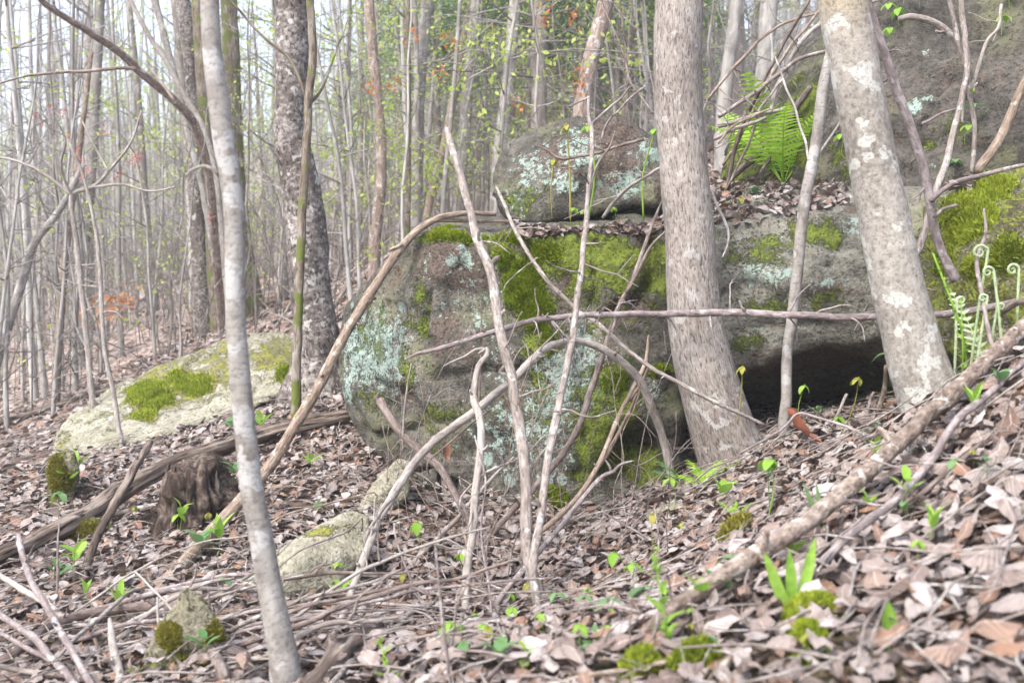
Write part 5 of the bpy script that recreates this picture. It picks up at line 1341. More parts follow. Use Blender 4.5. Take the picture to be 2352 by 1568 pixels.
def scatter(mb, pos, nrm, var, scale, tilt, seed):
    q = np.random.default_rng(seed)
    n = len(pos)
    which = q.integers(0, len(var), n)
    for k, (V, F, uv, sh) in enumerate(var):
        sel = np.where(which == k)[0]
        m = len(sel)
        if not m:
            continue
        N = nrm[sel] + q.normal(0, tilt, (m, 3)) * np.array([1, 1, 0.3])
        N /= np.linalg.norm(N, axis=1)[:, None]
        a = q.normal(0, 1, (m, 3))
        X = a - N * (a * N).sum(1)[:, None]
        X /= np.linalg.norm(X, axis=1)[:, None]
        Y = np.cross(N, X)
        sc = (scale[sel] * q.uniform(0.65, 1.3, m))[:, None, None]
        W = (V[None, :, 0:1] * X[:, None] + V[None, :, 1:2] * Y[:, None] + V[None, :, 2:3] * N[:, None]) * sc + pos[sel][:, None]
        nv = len(V)
        FF = (F[None] + (np.arange(m) * nv)[:, None, None]).reshape(-1, F.shape[1])
        mb.add(W.reshape(-1, 3), FF, tint=np.repeat(q.random(m), nv), leafuv=np.tile(uv, (m, 1)))

def polar(n, r0, r1, a0, a1, q):
    r = np.sqrt(q.uniform(r0 * r0, r1 * r1, n))
    a = q.uniform(radians(a0), radians(a1), n)
    return np.stack([r * np.sin(a), r * np.cos(a)], 1)

def on_ground(xy, lift, q, rocks=True):
    z = gz(xy[:, 0], xy[:, 1])
    e = 0.05
    dzx = (gz(xy[:, 0] + e, xy[:, 1]) - z) / e
    dzy = (gz(xy[:, 0], xy[:, 1] + e) - z) / e
    nrm = np.stack([-dzx, -dzy, np.ones(len(z))], 1)
    nrm /= np.linalg.norm(nrm, axis=1)[:, None]
    pos = np.stack([xy[:, 0], xy[:, 1], z + q.random(len(z)) ** 1.5 * lift], 1)
    keep = np.ones(len(z), bool)
    if rocks:
        for ob, bvh, V, _ in ROCKS:
            lo, hi = V.min(0), V.max(0)
            c = np.where((xy[:, 0] > lo[0]) & (xy[:, 0] < hi[0]) & (xy[:, 1] > lo[1]) & (xy[:, 1] < hi[1]))[0]
            for i in c:
                p = Vector(pos[i])
                loc, n2, ix, dist = bvh.ray_cast(p + Vector((0, 0, 0.002)), Vector((0, 0, 1)))
                if loc is not None and n2.z > 0:
                    keep[i] = False
    return pos[keep], nrm[keep]

# ---------------------------------------------------------------- leaf litter
V_NEAR, V_MID, V_FAR = variants(12, 7, 4, 900, 0.058), variants(12, 4, 3, 930, 0.057), variants(8, 2, 2, 960, 0.068)
q = np.random.default_rng(5)
lit = MB()
p, n_ = on_ground(polar(22500, 1.1, 4.2, -54, 64, q), 0.045, q)
scatter(lit, p, n_, V_NEAR, np.full(len(p), 0.95), 0.36, 1)
p, n_ = on_ground(polar(27000, 4.0, 7.0, -42, 44, q), 0.055, q)
scatter(lit, p, n_, V_MID, np.full(len(p), 0.95), 0.38, 2)
p, n_ = on_ground(polar(25000, 7.0, 14.0, -44, 44, q), 0.06, q)
scatter(lit, p, n_, V_FAR, np.full(len(p), 1.15), 0.45, 3)
p, n_ = on_ground(polar(26000, 14.0, 48.0, -46, 46, q), 0.08, q, False)
scatter(lit, p, n_, V_FAR, np.full(len(p), 2.0), 0.45, 4)
tag(link('leaf_litter', lit.mesh('leaf_litter', MAT['dead_leaf'])), kind='stuff')

# leaves caught on the ledges and tops of the rocks
led = MB()
for ob, bvh, V, N in ROCKS:
    if ob.name not in ('boulder', 'overhanging_rock', 'rock_face', 'moss_mound'):
        continue
    pr = project(V)
    a = (pr[:, 0] > 1175) & (pr[:, 0] < 1640) & (pr[:, 1] > np.where((pr[:, 0] > 1190) & (pr[:, 0] < 1500), 529, 512)) & (pr[:, 1] < 552)
    b = (pr[:, 0] > 1630) & (pr[:, 0] < 1950) & (pr[:, 1] > 400) & (pr[:, 1] < 520)
    c = (pr[:, 0] > 2160) & (pr[:, 0] < 2240) & (pr[:, 1] > 385) & (pr[:, 1] < 440)
    sel = np.where((a | b | c) & (N[:, 2] > 0.62))[0]
    if len(sel):
        pick = q.choice(sel, min(1500, len(sel) * 2))
        pos = V[pick] + q.normal(0, 0.012, (len(pick), 3)) * np.array([1, 1, 0]) + np.array([0, 0, 1]) * (q.random(len(pick))[:, None] * 0.035)
        scatter(led, pos, np.tile([0, 0, 1.0], (len(pick), 1)), V_MID, np.full(len(pick), 0.85), 0.55, 11)
tag(link('ledge_leaf_litter', led.mesh('ledge_leaf_litter', MAT['dead_leaf'])), kind='stuff')

# the largest dead leaves in front, each one a thing
LEAF_LABEL = {'oval': 'curled oval dead leaf lying on top of the litter in front', 'lobed': 'wavy lobed brown dead leaf on top of the litter in front',
              'palm': 'broad crumpled dead leaf on top of the litter in front', 'lance': 'narrow rolled dead leaf on top of the litter in front'}
protos = []
for k, (V, F, uv, sh) in enumerate(variants(16, 6, 4, 990, 0.080)):
    mb = MB()
    mb.add(V, F, tint=np.full(len(V), (k * 0.377) % 1), leafuv=uv)
    protos.append((mb.mesh('dead_leaf', MAT['dead_leaf']), sh))
cand = polar(2600, 1.45, 3.1, -30, 32, q)
pos, nn = on_ground(cand, 0.01, q)
pr = project(pos)
ok = (pr[:, 0] > 10) & (pr[:, 0] < 2340) & (pr[:, 1] > 850) & (pr[:, 1] < 1560)
pos, nn, pr = pos[ok], nn[ok], pr[ok]
order = np.argsort(pr[:, 2])
taken = []
for i in order:
    if len(taken) >= 300:
        break
    if any((pos[i][0] - t[0]) ** 2 + (pos[i][1] - t[1]) ** 2 < 0.055 ** 2 for t in taken):
        continue
    taken.append(pos[i])
    me, sh = protos[len(taken) % 16]
    o = bpy.data.objects.new('dead_leaf', me)
    COL.objects.link(o)
    nv = Vector(nn[i]) + Vector((rnd.gauss(0, .24), rnd.gauss(0, .24), 0))
    o.rotation_euler = (nv.normalized().to_track_quat('Z', 'Y') @ Matrix.Rotation(rnd.uniform(0, 6.28), 3, 'Z').to_quaternion()).to_euler()
    o.location = Vector(pos[i]) + Vector((0, 0, 0.046 + 0.012 * rnd.random()))
    o.scale = [rnd.uniform(0.8, 1.25)] * 3
    tag(o, LEAF_LABEL[sh], 'leaf', 'large dead leaves on top of the litter')

def special_leaf(u, v, sizepx, shape, c0, c1, label, roll=0.0, d=None, tilt=0.5):
    loc = hit(u, v)[0] if d is None else at(u, v, d)
    dd = depth_of(loc)
    L = sizepx / FPX * dd
    k = Mat('special_dead_leaf')
    nz = k.noise(k.n('TexCoord').outputs['Object'], 35, 4)
    m = k.finish(k.mix(nz, c0, c1), 0.6, k.bump(nz, 0.4, 0.004), 0.3, 0.15)
    V, F, uv = leaf_grid(L, L * 0.6, shape, 8, 5, 1.1, 1.2, 0.12, u)
    mb = MB()
    mb.add(V - np.array([0, L * .5, 0]), F, leafuv=uv)
    o = link('dead_leaf', mb.mesh('dead_leaf', m), None, loc + Vector((0, -0.01, 0.03)))
    o.rotation_euler = (tilt, 0, roll)
    tag(o, label, 'leaf')
special_leaf(1835, 1000, 120, 'lobed', (0.22, 0.07, 0.04), (0.36, 0.15, 0.09), 'big red brown dead leaf caught under the bent twig by the hollow', 1.5, 4.15, 0.9)
special_leaf(2130, 1425, 150, 'oval', (0.30, 0.17, 0.09), (0.46, 0.28, 0.17), 'large orange tan dead leaf right of the standing green leaf', 1.2)
special_leaf(1025, 1052, 50, 'palm', (0.16, 0.075, 0.045), (0.28, 0.14, 0.09), 'brown dead leaf hanging before the boulder by the dark snapped stick', 0.4, 4.3, 1.3)
special_leaf(1320, 1555, 110, 'palm', (0.42, 0.31, 0.25), (0.55, 0.43, 0.36), 'pale folded dead leaf at the bottom edge under the violet flowers', 0.9)
special_leaf(1470, 1390, 44, 'palm', (0.36, 0.17, 0.09), (0.46, 0.25, 0.15), 'small orange lobed dead leaf left of the tall green weed', 0.5)
special_leaf(935, 1470, 60, 'oval', (0.36, 0.17, 0.10), (0.46, 0.26, 0.17), 'orange brown dead leaf folded beside the rotting log', 2.0)

# snapped twigs strewn through the litter
tw = MB()
p, n_ = on_ground(polar(4200, 1.3, 9.0, -42, 44, q), 0.05, q)
for i in range(len(p)):
    a = rnd.uniform(0, pi)
    ln = rnd.uniform(0.06, 0.35)
    dv = np.array([cos(a), sin(a), 0]) * ln
    dv[2] = -(n_[i][0] * dv[0] + n_[i][1] * dv[1]) / max(n_[i][2], .3)
    c = p[i] + np.array([0, 0, 0.045])
    r0 = rnd.uniform(0.001, 0.0035)
    tube(tw, [c - dv / 2, c + np.array([rnd.gauss(0, .012), rnd.gauss(0, .012), 0.012]), c + dv / 2], [r0, r0, r0 * .6], 4, ln / 3, 0.0, seed=i)
tag(link('twig_litter', tw.mesh('twig_litter', MAT['stick_grey'])), kind='stuff')

# ---------------------------------------------------------------- moss on the ground
def moss_clump(u, v, w, h, label, mat, n=1500, ln=0.018):
    loc, nrm, dist = hit(u, v)
    d = depth_of(loc)
    rx, ry = w * 0.5 / FPX * d, h * 0.5 / FPX * d * 2.6
    base = []
    th = np.linspace(0, 2 * pi, 20, endpoint=False)
    V, F = [], []
    for ring in range(5):
        f = 1 - ring / 5
        for t in th:
            wv = 1 + 0.25 * math.sin(3 * t + u) + 0.15 * math.sin(5 * t + v)
            x, y = loc.x + cos(t) * rx * f * wv, loc.y + sin(t) * ry * f * wv
            V.append((x, y, gz1(x, y) + 0.05 * (1 - f ** 2.5) + (0.015 if ring else -0.02)))
    for r in range(4):
        for k in range(20):
            F.append([r * 20 + k, r * 20 + (k + 1) % 20, (r + 1) * 20 + (k + 1) % 20, (r + 1) * 20 + k])
    F.append([80 + k for k in range(20)])
    o = link('moss_clump', None, None, loc) if False else None
    mb = MB()
    mb.add(np.array(V), F, tint=np.full(len(V), 0.1))
    o = link('moss_clump', mb.mesh('moss_clump', mat, loc), None, loc)
    tag(o, label, 'moss')
    VV = np.array(V)
    fi = rng.integers(0, 4, n) * 20 + rng.integers(0, 20, n)
    a, b, c2 = VV[fi], VV[(fi // 20) * 20 + (fi + 1) % 20], VV[fi + 20]
    s, t2 = rng.random((n, 1)), rng.random((n, 1))
    tufts('moss_tuft', a + (b - a) * s + (c2 - a) * t2, np.tile([0, 0, 1.0], (n, 1)), ln, mat, o, loc)
moss_clump(1855, 1445, 130, 34, 'bright green moss tuft at the foot of the iris shoots', MAT['moss_bright'], 5200, 0.013)
moss_clump(1850, 1512, 80, 40, 'darker moss tuft peeping out under leaves below the bright one', MAT['moss'], 3000, .012)
moss_clump(1600, 1548, 130, 30, 'yellow green moss patch at the bottom edge under the long tan stick', MAT['moss_bright'], 4400, .012)
moss_clump(1470, 1566, 90, 20, 'low moss patch cut by the bottom edge left of the tan stick', MAT['moss_bright'], 2600, .012)
moss_clump(2020, 930, 90, 40, 'olive moss on the soil beside the leaning tree foot', MAT['moss_olive'], 1800)
moss_clump(1690, 1240, 80, 26, 'olive moss strip in the leaves above the fallen pole', MAT['moss_olive'], 1300)
moss_clump(2300, 745, 110, 40, 'olive moss bank under the fiddleheads', MAT['moss_olive'], 2000)

# ---------------------------------------------------------------- green plants
def blade_mesh(name, L, W, shape, mat, curl, bend, seed, rows=6, cols=2):
    V, F, uv = leaf_grid(L, W, shape, rows, cols, curl, bend, 0.02, seed)
    mb = MB()
    mb.add(V, F, tint=np.full(len(V), (seed * 0.37) % 1.0), leafuv=uv)
    return mb.mesh(name, mat)

def stalk(root, path, r, mat, name='stalk', sides=5):
    mb = MB()
    tube(mb, [np.array(p, float) for p in path], [r, r * .9, r * .7][:len(path)] if len(path) <= 3 else np.linspace(r, r * .6, len(path)), sides, 0.2, 0, seed=3)
    mb.A['tint'] = [(0, np.full(mb.n, 0.4))]
    return link(name, mb.mesh(name, mat), root)

def set_leaf(root, me, loc, yaw, pitch, s=1.0, roll=0.0):
    o = link('leaf', me, root)
    o.location = loc
    o.rotation_euler = (Matrix.Rotation(yaw, 3, 'Z') @ Matrix.Rotation(pitch, 3, 'X') @ Matrix.Rotation(roll, 3, 'Y')).to_euler()
    o.scale = (s, s, s)
    return o

def make_umbel(mat, n, droop, leafL, seed):
    """bare stalk of height 1 with n leaves drooping from its tip"""
    q = random.Random(seed)
    r = empty('seedling', (0, 0, 0))
    tip = (q.gauss(0, .06), q.gauss(0, .06), 1.0)
    stalk(r, [(0, 0, 0), (q.gauss(0, .05), q.gauss(0, .05), .5), tip], 0.012, mat)
    me = blade_mesh('leaf', leafL, leafL * .55, 'oval', mat, 0.5, -0.9, seed)
    for k in range(n):
        set_leaf(r, me, tip, k * 2 * pi / n + q.uniform(-.3, .3), -droop + q.uniform(-.25, .25), q.uniform(.75, 1.1))
    return r

def make_sprig(mat, leafL, seed, pairs=2, W=.5, shape='oval', pitch=.6):
    """upright stalk with opposite pairs of leaves and a pair at the tip"""
    q = random.Random(seed)
    r = empty('seedling', (0, 0, 0))
    stalk(r, [(0, 0, 0), (q.gauss(0, .03), q.gauss(0, .03), .5), (0, 0, 1.0)], 0.016, mat)
    me = blade_mesh('leaf', leafL, leafL * W, shape, mat, 0.6, -0.4, seed)
    for k in range(pairs):
        z = 1.0 - k * 0.28
        for s in (0, 1):
            set_leaf(r, me, (0, 0, z), k * 1.5 + s * pi + q.uniform(-.3, .3), pitch + q.uniform(-.2, .3), (1 + .25 * k) * q.uniform(.8, 1.1))
    return r

PROTO = {'umbel': [make_umbel(MAT['leaf_fresh'], 4, .7, .38, 1), make_umbel(MAT['leaf_fresh'], 3, .9, .45, 2), make_umbel(MAT['leaf_yellow'], 4, .9, .36, 3), make_umbel(MAT['leaf_blue'], 3, .5, .5, 4)],
         'sprig': [make_sprig(MAT['leaf_fresh'], .5, 5), make_sprig(MAT['leaf_fresh'], .55, 6, 2, .35, 'lance', .9), make_sprig(MAT['leaf_blue'], .5, 7, 2), make_sprig(MAT['leaf_yellow'], .45, 8, 1)]}
used = set()
SEED_LABEL = {'umbel0': 'small green four-leaved drooping seedling', 'umbel1': 'fresh green three-leaved drooping seedling', 'umbel2': 'yellow green drooping seedling',
              'umbel3': 'blue green broad-leaved seedling', 'sprig0': 'light green sprout with paired oval leaves', 'sprig1': 'light green sprout with narrow upright leaves',
              'sprig2': 'dull green sprout with paired leaves', 'sprig3': 'yellowish two-leaved sprout'}

MARKS = [(1820, 1330, 'iris shoots'), (1890, 1160, 'thin blue green straps'), (2042, 1450, 'standing oval leaf'), (1520, 1400, 'tall weed'), (1368, 1450, 'violet flowers'), (1075, 1300, 'crooked stick'), (1235, 1380, 'forked stick foot'),
         (895, 1510, 'budding weed'), (1690, 1050, 'curved trunk foot'), (2140, 960, 'leaning trunk foot'), (2000, 1090, 'fallen pole'), (1640, 1345, 'lower end of the fallen pole'), (2150, 1050, 'purple grey branch'), (450, 1130, 'stump'), (640, 1400, 'slim pale trunk'),
         (740, 1270, 'pale slab stone'), (430, 1440, 'pointed mossy stone'), (190, 1220, 'olive moss lump'), (250, 1140, 'weathered log'), (225, 1270, 'split prop stick'), (1310, 320, 'capstone'), (1800, 320, 'large fern'), (1920, 880, 'dark hollow'), (1600, 1090, 'small fern'), (1340, 1555, 'pale folded leaf'), (1700, 1490, 'charred stick'), (1280, 1335, 'flat pale stone'), (800, 1480, 'rotting log')]
LABELS_USED = set()

def plant(kind, i, u, v, hpx, label=None, d=None, wide=1.0):
    loc = hit(u, v)[0] if d is None else at(u, v, d)
    dd = depth_of(loc)
    h = hpx / FPX * dd * 1.12
    wide *= 1.6
    root = PROTO[kind][i]
    o = copy_tree(root)
    for ch in o.children:
        if ch.name.startswith('leaf'):
            ch.scale = [c * wide for c in ch.scale]
    o.location = loc + Vector((0, 0, 0.02))
    o.rotation_euler = (rnd.gauss(0, .08), rnd.gauss(0, .08), rnd.uniform(0, 6.28))
    o.scale = (h, h, h)
    if label:
        tag(o, label, 'seedling')
        if 'group' in o:
            del o['group']
    else:
        for du, dv, name in sorted(((u - a, v - b, c) for a, b, c in MARKS), key=lambda t: t[0] ** 2 + t[1] ** 2)[:9]:
            side = ('right of' if du > 0 else 'left of') if abs(du) > abs(dv) else ('below' if dv > 0 else 'above')
            lab = '%s %s the %s' % (SEED_LABEL[kind + str(i)], side, name)
            if lab not in LABELS_USED:
                break
        LABELS_USED.add(lab)
        tag(o, lab, 'seedling', 'seedlings in the leaf litter')
    return o

for kd, i, u, v, h, w in [('umbel', 0, 1764, 1205, 125, .55), ('umbel', 3, 1770, 1195, 110, .5), ('umbel', 2, 2025, 1120, 45, .8), ('sprig', 0, 2084, 1200, 70, .7), ('umbel', 3, 2082, 1225, 50, .8), ('sprig', 1, 2139, 1290, 75, .7), ('umbel', 3, 2192, 1112, 40, .9),
        ('umbel', 3, 1691, 1372, 75, .8), ('umbel', 2, 1725, 1365, 55, .7), ('sprig', 0, 1822, 1320, 40, 1.2), ('umbel', 2, 1502, 1285, 85, .55), ('umbel', 0, 1548, 1185, 70, .7), ('umbel', 1, 1415, 1345, 60, .9), ('umbel', 0, 1462, 1385, 70, .75),
        ('umbel', 1, 970, 1300, 85, .6), ('umbel', 0, 1061, 1330, 45, .9), ('umbel', 2, 1213, 1410, 60, .7), ('umbel', 3, 1405, 1460, 65, .7), ('umbel', 0, 1331, 1530, 70, .8), ('umbel', 1, 1021, 1530, 70, .7), ('umbel', 0, 1041, 1515, 70, .6), ('umbel', 2, 1121, 1520, 60, .8),
        ('umbel', 0, 1110, 1500, 50, .7), ('umbel', 3, 1064, 1550, 55, .9), ('sprig', 2, 1145, 1562, 45, 1.3), ('umbel', 0, 409, 1232, 42, .9), ('sprig', 2, 460, 1300, 50, 1.1), ('sprig', 1, 500, 1290, 55, 1.0), ('umbel', 2, 480, 1230, 40, .8), ('sprig', 0, 180, 1115, 42, 1.0), ('sprig', 0, 160, 1150, 38, 1.2),
        ('sprig', 1, 270, 1440, 48, 1.1), ('sprig', 2, 470, 1545, 55, .9), ('sprig', 1, 192, 1400, 35, .9), ('umbel', 3, 734, 1190, 28, 1.2), ('sprig', 0, 714, 1092, 25, 1.2), ('sprig', 2, 535, 1125, 40, .9), ('sprig', 0, 600, 1010, 35, 1.0), ('sprig', 2, 540, 1010, 30, 1.1),
        ('sprig', 0, 170, 1345, 60, .8), ('sprig', 2, 130, 1370, 50, .9), ('sprig', 3, 700, 1060, 22, 1.0), ('umbel', 3, 1480, 1410, 45, 1.3), ('sprig', 0, 1600, 1440, 60, 1.1), ('sprig', 2, 1660, 1410, 45, 1.3), ('sprig', 3, 1560, 1260, 30, 1.0), ('umbel', 0, 775, 1330, 28, 1.0), ('sprig', 0, 780, 1400, 38, .9),
        ('sprig', 1, 2240, 990, 55, .9), ('sprig', 2, 2290, 930, 50, .9), ('umbel', 2, 1700, 510, 45, .8), ('umbel', 0, 1345, 520, 28, 1.0), ('umbel', 0, 1310, 522, 35, .8), ('umbel', 0, 1415, 515, 30, .9), ('umbel', 3, 1740, 490, 48, .8), ('sprig', 3, 1838, 1560, 50, 1.1), ('umbel', 2, 2310, 1560, 60, .9),
        ('sprig', 0, 1660, 1180, 40, 1.3), ('umbel', 1, 1930, 1010, 40, .8), ('sprig', 2, 1880, 985, 30, 1.0)]:
    plant(kd, i, u, v, h, None, None, w)
qp = random.Random(40)
for k in range(34):
    if k < 22:
        u, v = qp.gauss(1300, 190), qp.uniform(1380, 1550)
    elif k < 28:
        u, v = qp.gauss(2080, 130), qp.uniform(1080, 1330)
    else:
        u, v = qp.uniform(120, 520), qp.uniform(1180, 1420)
    plant(*qp.choice([('umbel', 0), ('umbel', 1), ('umbel', 2), ('umbel', 3), ('sprig', 0), ('sprig', 2)]), u, v, qp.uniform(30, 62), None, None, qp.uniform(.5, .8))
plant('umbel', 2, 1694, 985, 125, 'tall yellow-leaved seedling beside the curved trunk foot', 4.35, .36)
plant('umbel', 1, 1832, 985, 85, 'green drooping seedling right of the spotted sapling foot', 4.4, .42)
plant('umbel', 2, 1945, 985, 105, 'yellow drooping seedling in front of the hollow', 4.2, .46)
plant('umbel', 3, 2045, 900, 75, 'broad-leaved green seedling at the left side of the leaning tree foot', 3.9, .7)
plant('umbel', 2, 1310, 512, 195, 'tall yellow-leaved seedling reaching up across the capstone', 5.3, .24)
plant('umbel', 0, 1352, 512, 195, 'second tall leafy stalk on the capstone, right of the yellow one', 5.35, .22)
plant('umbel', 2, 1268, 512, 125, 'short yellow-leaved stalk low on the capstone face', 5.3, .32)
plant('umbel', 0, 1478, 512, 185, 'pale green stalk before the right side of the capstone', 5.3, .22)
for k, (u, v, i) in enumerate([(2035, 62, 0), (2065, 70, 1), (2045, 118, 0), (2225, 245, 1), (2238, 292, 3), (2300, 90, 0), (2318, 25, 1), (1932, 360, 0), (2215, 340, 0), (2190, 420, 3), (2110, 30, 0), (2075, 20, 1)]):
    hh = hit(u, v)
    plant('umbel', i, u, v, 42, None, depth_of(hh[0]) - 0.03, 1.0)['label'] = 'light green leaf sprig sprouting on the dark right rock face'

for _l in PROTO.values():
    for _r in _l:
        for _c in list(_r.children):
            bpy.data.objects.remove(_c)
        bpy.data.objects.remove(_r)

# ferns
def frond_mesh(L, seed, mat, pairs=17, wide=0.17, arch=0.9, curl=0.0):
    mb = MB()
    q = random.Random(seed)
    t = np.linspace(0, 1, 12)
    ang = 1.25 - arch * t ** 1.5
    y = np.concatenate([[0], np.cumsum(np.cos(ang[:-1]) * L / 11)])
    z = np.concatenate([[0], np.cumsum(np.sin(ang[:-1]) * L / 11)])
    P = np.stack([0 * t, y, z], 1)
    tube(mb, P, np.linspace(.0035, .0008, 12) * (L / .5), 4, L / 12, 0)
    ts = [(0, np.full(mb.n, 0.5))]
    for k in range(pairs):
        f = 0.22 + 0.77 * k / pairs
        i = min(int(f * 11), 10)
        a = f * 11 - i
        c = P[i] * (1 - a) + P[i + 1] * a
        tv = P[i + 1] - P[i]
        tv /= np.linalg.norm(tv)
        up = np.cross([1, 0, 0], tv)
        ln = wide * L * (np.sin(pi * min(1, (1 - f) * 0.78 + 0.02 + 0.2 * (f < .3))) ** 0.8) * 1.25 * q.uniform(.9, 1.08)
        for s in (-1, 1):
            d = np.array([s, 0, 0]) * 0.93 + tv * 0.35 + up * q.uniform(-.12, .12)
            d /= np.linalg.norm(d)
            w = np.cross(d, up)
            w /= np.linalg.norm(w)
            wd = L * 0.018
            pts, n = [], 5
            for e in range(n + 1):
                g = e / n
                ww = wd * (1 - g) ** 0.6 * (1.0 if e % 2 == 0 else 0.78)
                m = c + d * ln * g - up * ln * 0.22 * g * g
                pts += [m - w * ww, m + w * ww]
            F = [[2 * e, 2 * e + 1, 2 * e + 3, 2 * e + 2] for e in range(n)]
            s0 = mb.n
            mb.add(np.array(pts), F)
            ts.append((s0, np.full(len(pts), q.uniform(.2, .8))))
    mb.A['tint'] = ts
    mb.A.pop('rest', None)
    return mb.mesh('frond', mat)

def fern(u, v, Lpx, n, mat, label, d=None, yaw=(0, 6.28), lean=(0.0, 0.5), arch=.9, seed=0):
    loc = hit(u, v)[0] if d is None else at(u, v, d)
    dd = depth_of(loc)
    L = Lpx / FPX * dd
    q = random.Random(seed)
    r = empty('fern', loc)
    tag(r, label, 'fern')
    ms = [frond_mesh(L * s, seed + k, mat, arch=arch) for k, s in enumerate((1.0, 0.85, 0.7))]
    for k in range(n):
        o = link('frond', ms[k % 3], r)
        o.rotation_euler = (Matrix.Rotation(yaw[0] + (yaw[1] - yaw[0]) * (k + q.uniform(.1, .9)) / n, 3, 'Z') @ Matrix.Rotation(-q.uniform(*lean), 3, 'X') @ Matrix.Rotation(q.uniform(-.3, .3), 3, 'Y')).to_euler()
    return r
fern(1800, 425, 285, 9, MAT['fern'], 'large bright green fern on the leafy ledge below the mossy rock edge', None, (0, 6.28), (-0.15, 0.35), 0.75, 71)
fern(1838, 425, 190, 3, MAT['fern_dark'], 'bluish fern growing right of the large bright one', None, (-1.2, 0.2), (-.2, .2), .7, 75)
fern(1615, 1120, 105, 6, MAT['fern'], 'small fresh fern at the foot of the curved trunk', 4.25, (-2.4, 2.4), (.1, .7), .9, 77)
fern(1560, 1105, 85, 4, MAT['leaf_blue'], 'small dull fern left of the curved trunk foot', 4.3, (.6, 2.4), (.2, .7), .9, 81)
fern(2070, 1010, 110, 5, MAT['fern_dark'], 'dark low fern spreading left of the leaning tree foot', 3.85, (.9, 2.6), (.5, .9), .8, 83)
fern(1690, 1190, 60, 4, MAT['fern'], 'tiny fern sprig in the leaves below the curved trunk', None, (-1.5, 1.5), (.1, .6), .9, 87)

# fiddleheads by the right edge
def fiddlehead(u, v, hpx, s, label, lean=0.0):
    d = 3.62 + (u % 7) * .02
    loc = at(u, v, d)
    h = hpx / FPX * d
    low = gz1(loc.x, loc.y) - .02
    if low < loc.z:
        h += loc.z - low
        loc.z = low
    pts, rad = [], []
    for k in range(6):
        pts.append((lean * h * (k / 5) ** 1.4, 0, h * k / 5))
        rad.append(.005)
    r0 = hpx / FPX * d * 0.095
    cx, cz = pts[-1][0] + s * r0, h
    for k in range(1, 15):
        a = k * 0.62
        rr = r0 * (1 - k / 17)
        pts.append((cx - s * cos(a) * rr, 0.003 * k / 15, cz + sin(a) * rr))
        rad.append(.0055 * (1 - k / 30))
    mb = MB()
    P, R, L = tube(mb, np.array(pts), rad, 7, 0.006, .2, seed=int(u))
    mb.A['tint'] = [(0, np.full(mb.n, 0.4))]
    mb.A.pop('rest', None)
    o = link('fiddlehead', mb.mesh('fiddlehead', MAT['fiddle']), None, loc)
    tag(o, label, 'fern shoot', 'woolly fern shoots by the moss mound')
    i = rng.integers(0, len(P), 260)
    dirs = rng.normal(0, 1, (260, 3))
    dirs /= np.linalg.norm(dirs, axis=1)[:, None]
    tufts('wool', P[i] + np.array(loc) + dirs * .003, dirs, 0.007, MAT['fiddle'], o, loc, .3)
    return o
for u, v, h, s, le, lab in [(2225, 770, 190, -1, 0.1, 'fiddlehead with a big open coil left among the shoots'), (2335, 770, 150, -1, 0.0, 'tall hooked fiddlehead nearest the right edge'), (2310, 765, 140, -1, -.12, 'hooked fiddlehead second from the right edge'),
                            (2195, 790, 100, 1, 0, 'short tight fiddlehead beside the leaning tree'), (2240, 790, 105, -1, 0.1, 'low fiddlehead drooping in the middle of the shoots'), (2265, 800, 95, 1, .1, 'low fiddlehead leaning right in the middle of the shoots')]:
    fiddlehead(u, v, h, s, lab, le)
_yf = at(2295, 775, 3.7)
_yf.z = min(_yf.z, gz1(_yf.x, _yf.y))
r = empty('young_fern', _yf)
tag(r, 'half-unrolled pale fern frond standing among the fiddleheads', 'fern')
o = link('frond', frond_mesh(0.46, 93, MAT['fiddle'], 12, .13, .25), r)
o.rotation_euler = (-.15, 0, .4)

def leafy_stem(name, label, u, v, hpx, mat, n, leafpx, d=None, group=None, lean=(0.0, 0.0), shape='oval', W=.5, top=None, cat='plant', spiral=2.4):
    loc = hit(u, v)[0] if d is None else at(u, v, d)
    dd = depth_of(loc)
    h, lf = hpx / FPX * dd, leafpx / FPX * dd
    low = gz1(loc.x, loc.y)
    if d is not None and low < loc.z:
        h += loc.z - low
        loc.z = low
    r = empty(name, loc - Vector((0, 0, .02)))
    tag(r, label, cat, group)
    tipv = (lean[0] * h, lean[1] * h, h)
    stalk(r, [(0, 0, 0), (lean[0] * h * .3, lean[1] * h * .3, h * .5), tipv], max(0.0022, h * .010), mat)
    me = blade_mesh('leaf', lf, lf * W, shape, mat, .7, -.7, int(u))
    for k in range(n):
        f = .2 + .78 * k / max(1, n - 1)
        set_leaf(r, me, (lean[0] * h * f ** 1.5, lean[1] * h * f ** 1.5, h * f), k * spiral + u, .35 + .5 * f, (1.15 - .65 * f) * rnd.uniform(.85, 1.1))
    if top:
        tp = MB()
        m = 26
        base = np.array(tipv) + rng.normal(0, 1, (m, 3)) * np.array([.006, .006, .02]) * (h / .3)
        c = [leaf_grid(.013 * h / .3, .009 * h / .3, 'oval', 2, 2, .6, .4, 0, k) for k in range(3)]
        scatter(tp, base, rng.normal(0, 1, (m, 3)) / 1.0, [(a, b, e, 'x') for a, b, e in c], np.ones(m), .5, 9)
        link('flower_head', tp.mesh('flower_head', top), r)
    return r
leafy_stem('tall_weed', 'tall light green weed with a budding top near the foot of the fallen pole', 1537, 1525, 262, MAT['leaf_fresh'], 10, 70, None, None, (-.13, 0), 'lance', .42, MAT['leaf_fresh'])
leafy_stem('budding_weed', 'pale green budding weed at the bottom edge right of the rotting log', 898, 1575, 125, MAT['leaf_fresh'], 8, 48, None, None, (-.2, 0), 'lance', .4, MAT['leaf_yellow'])
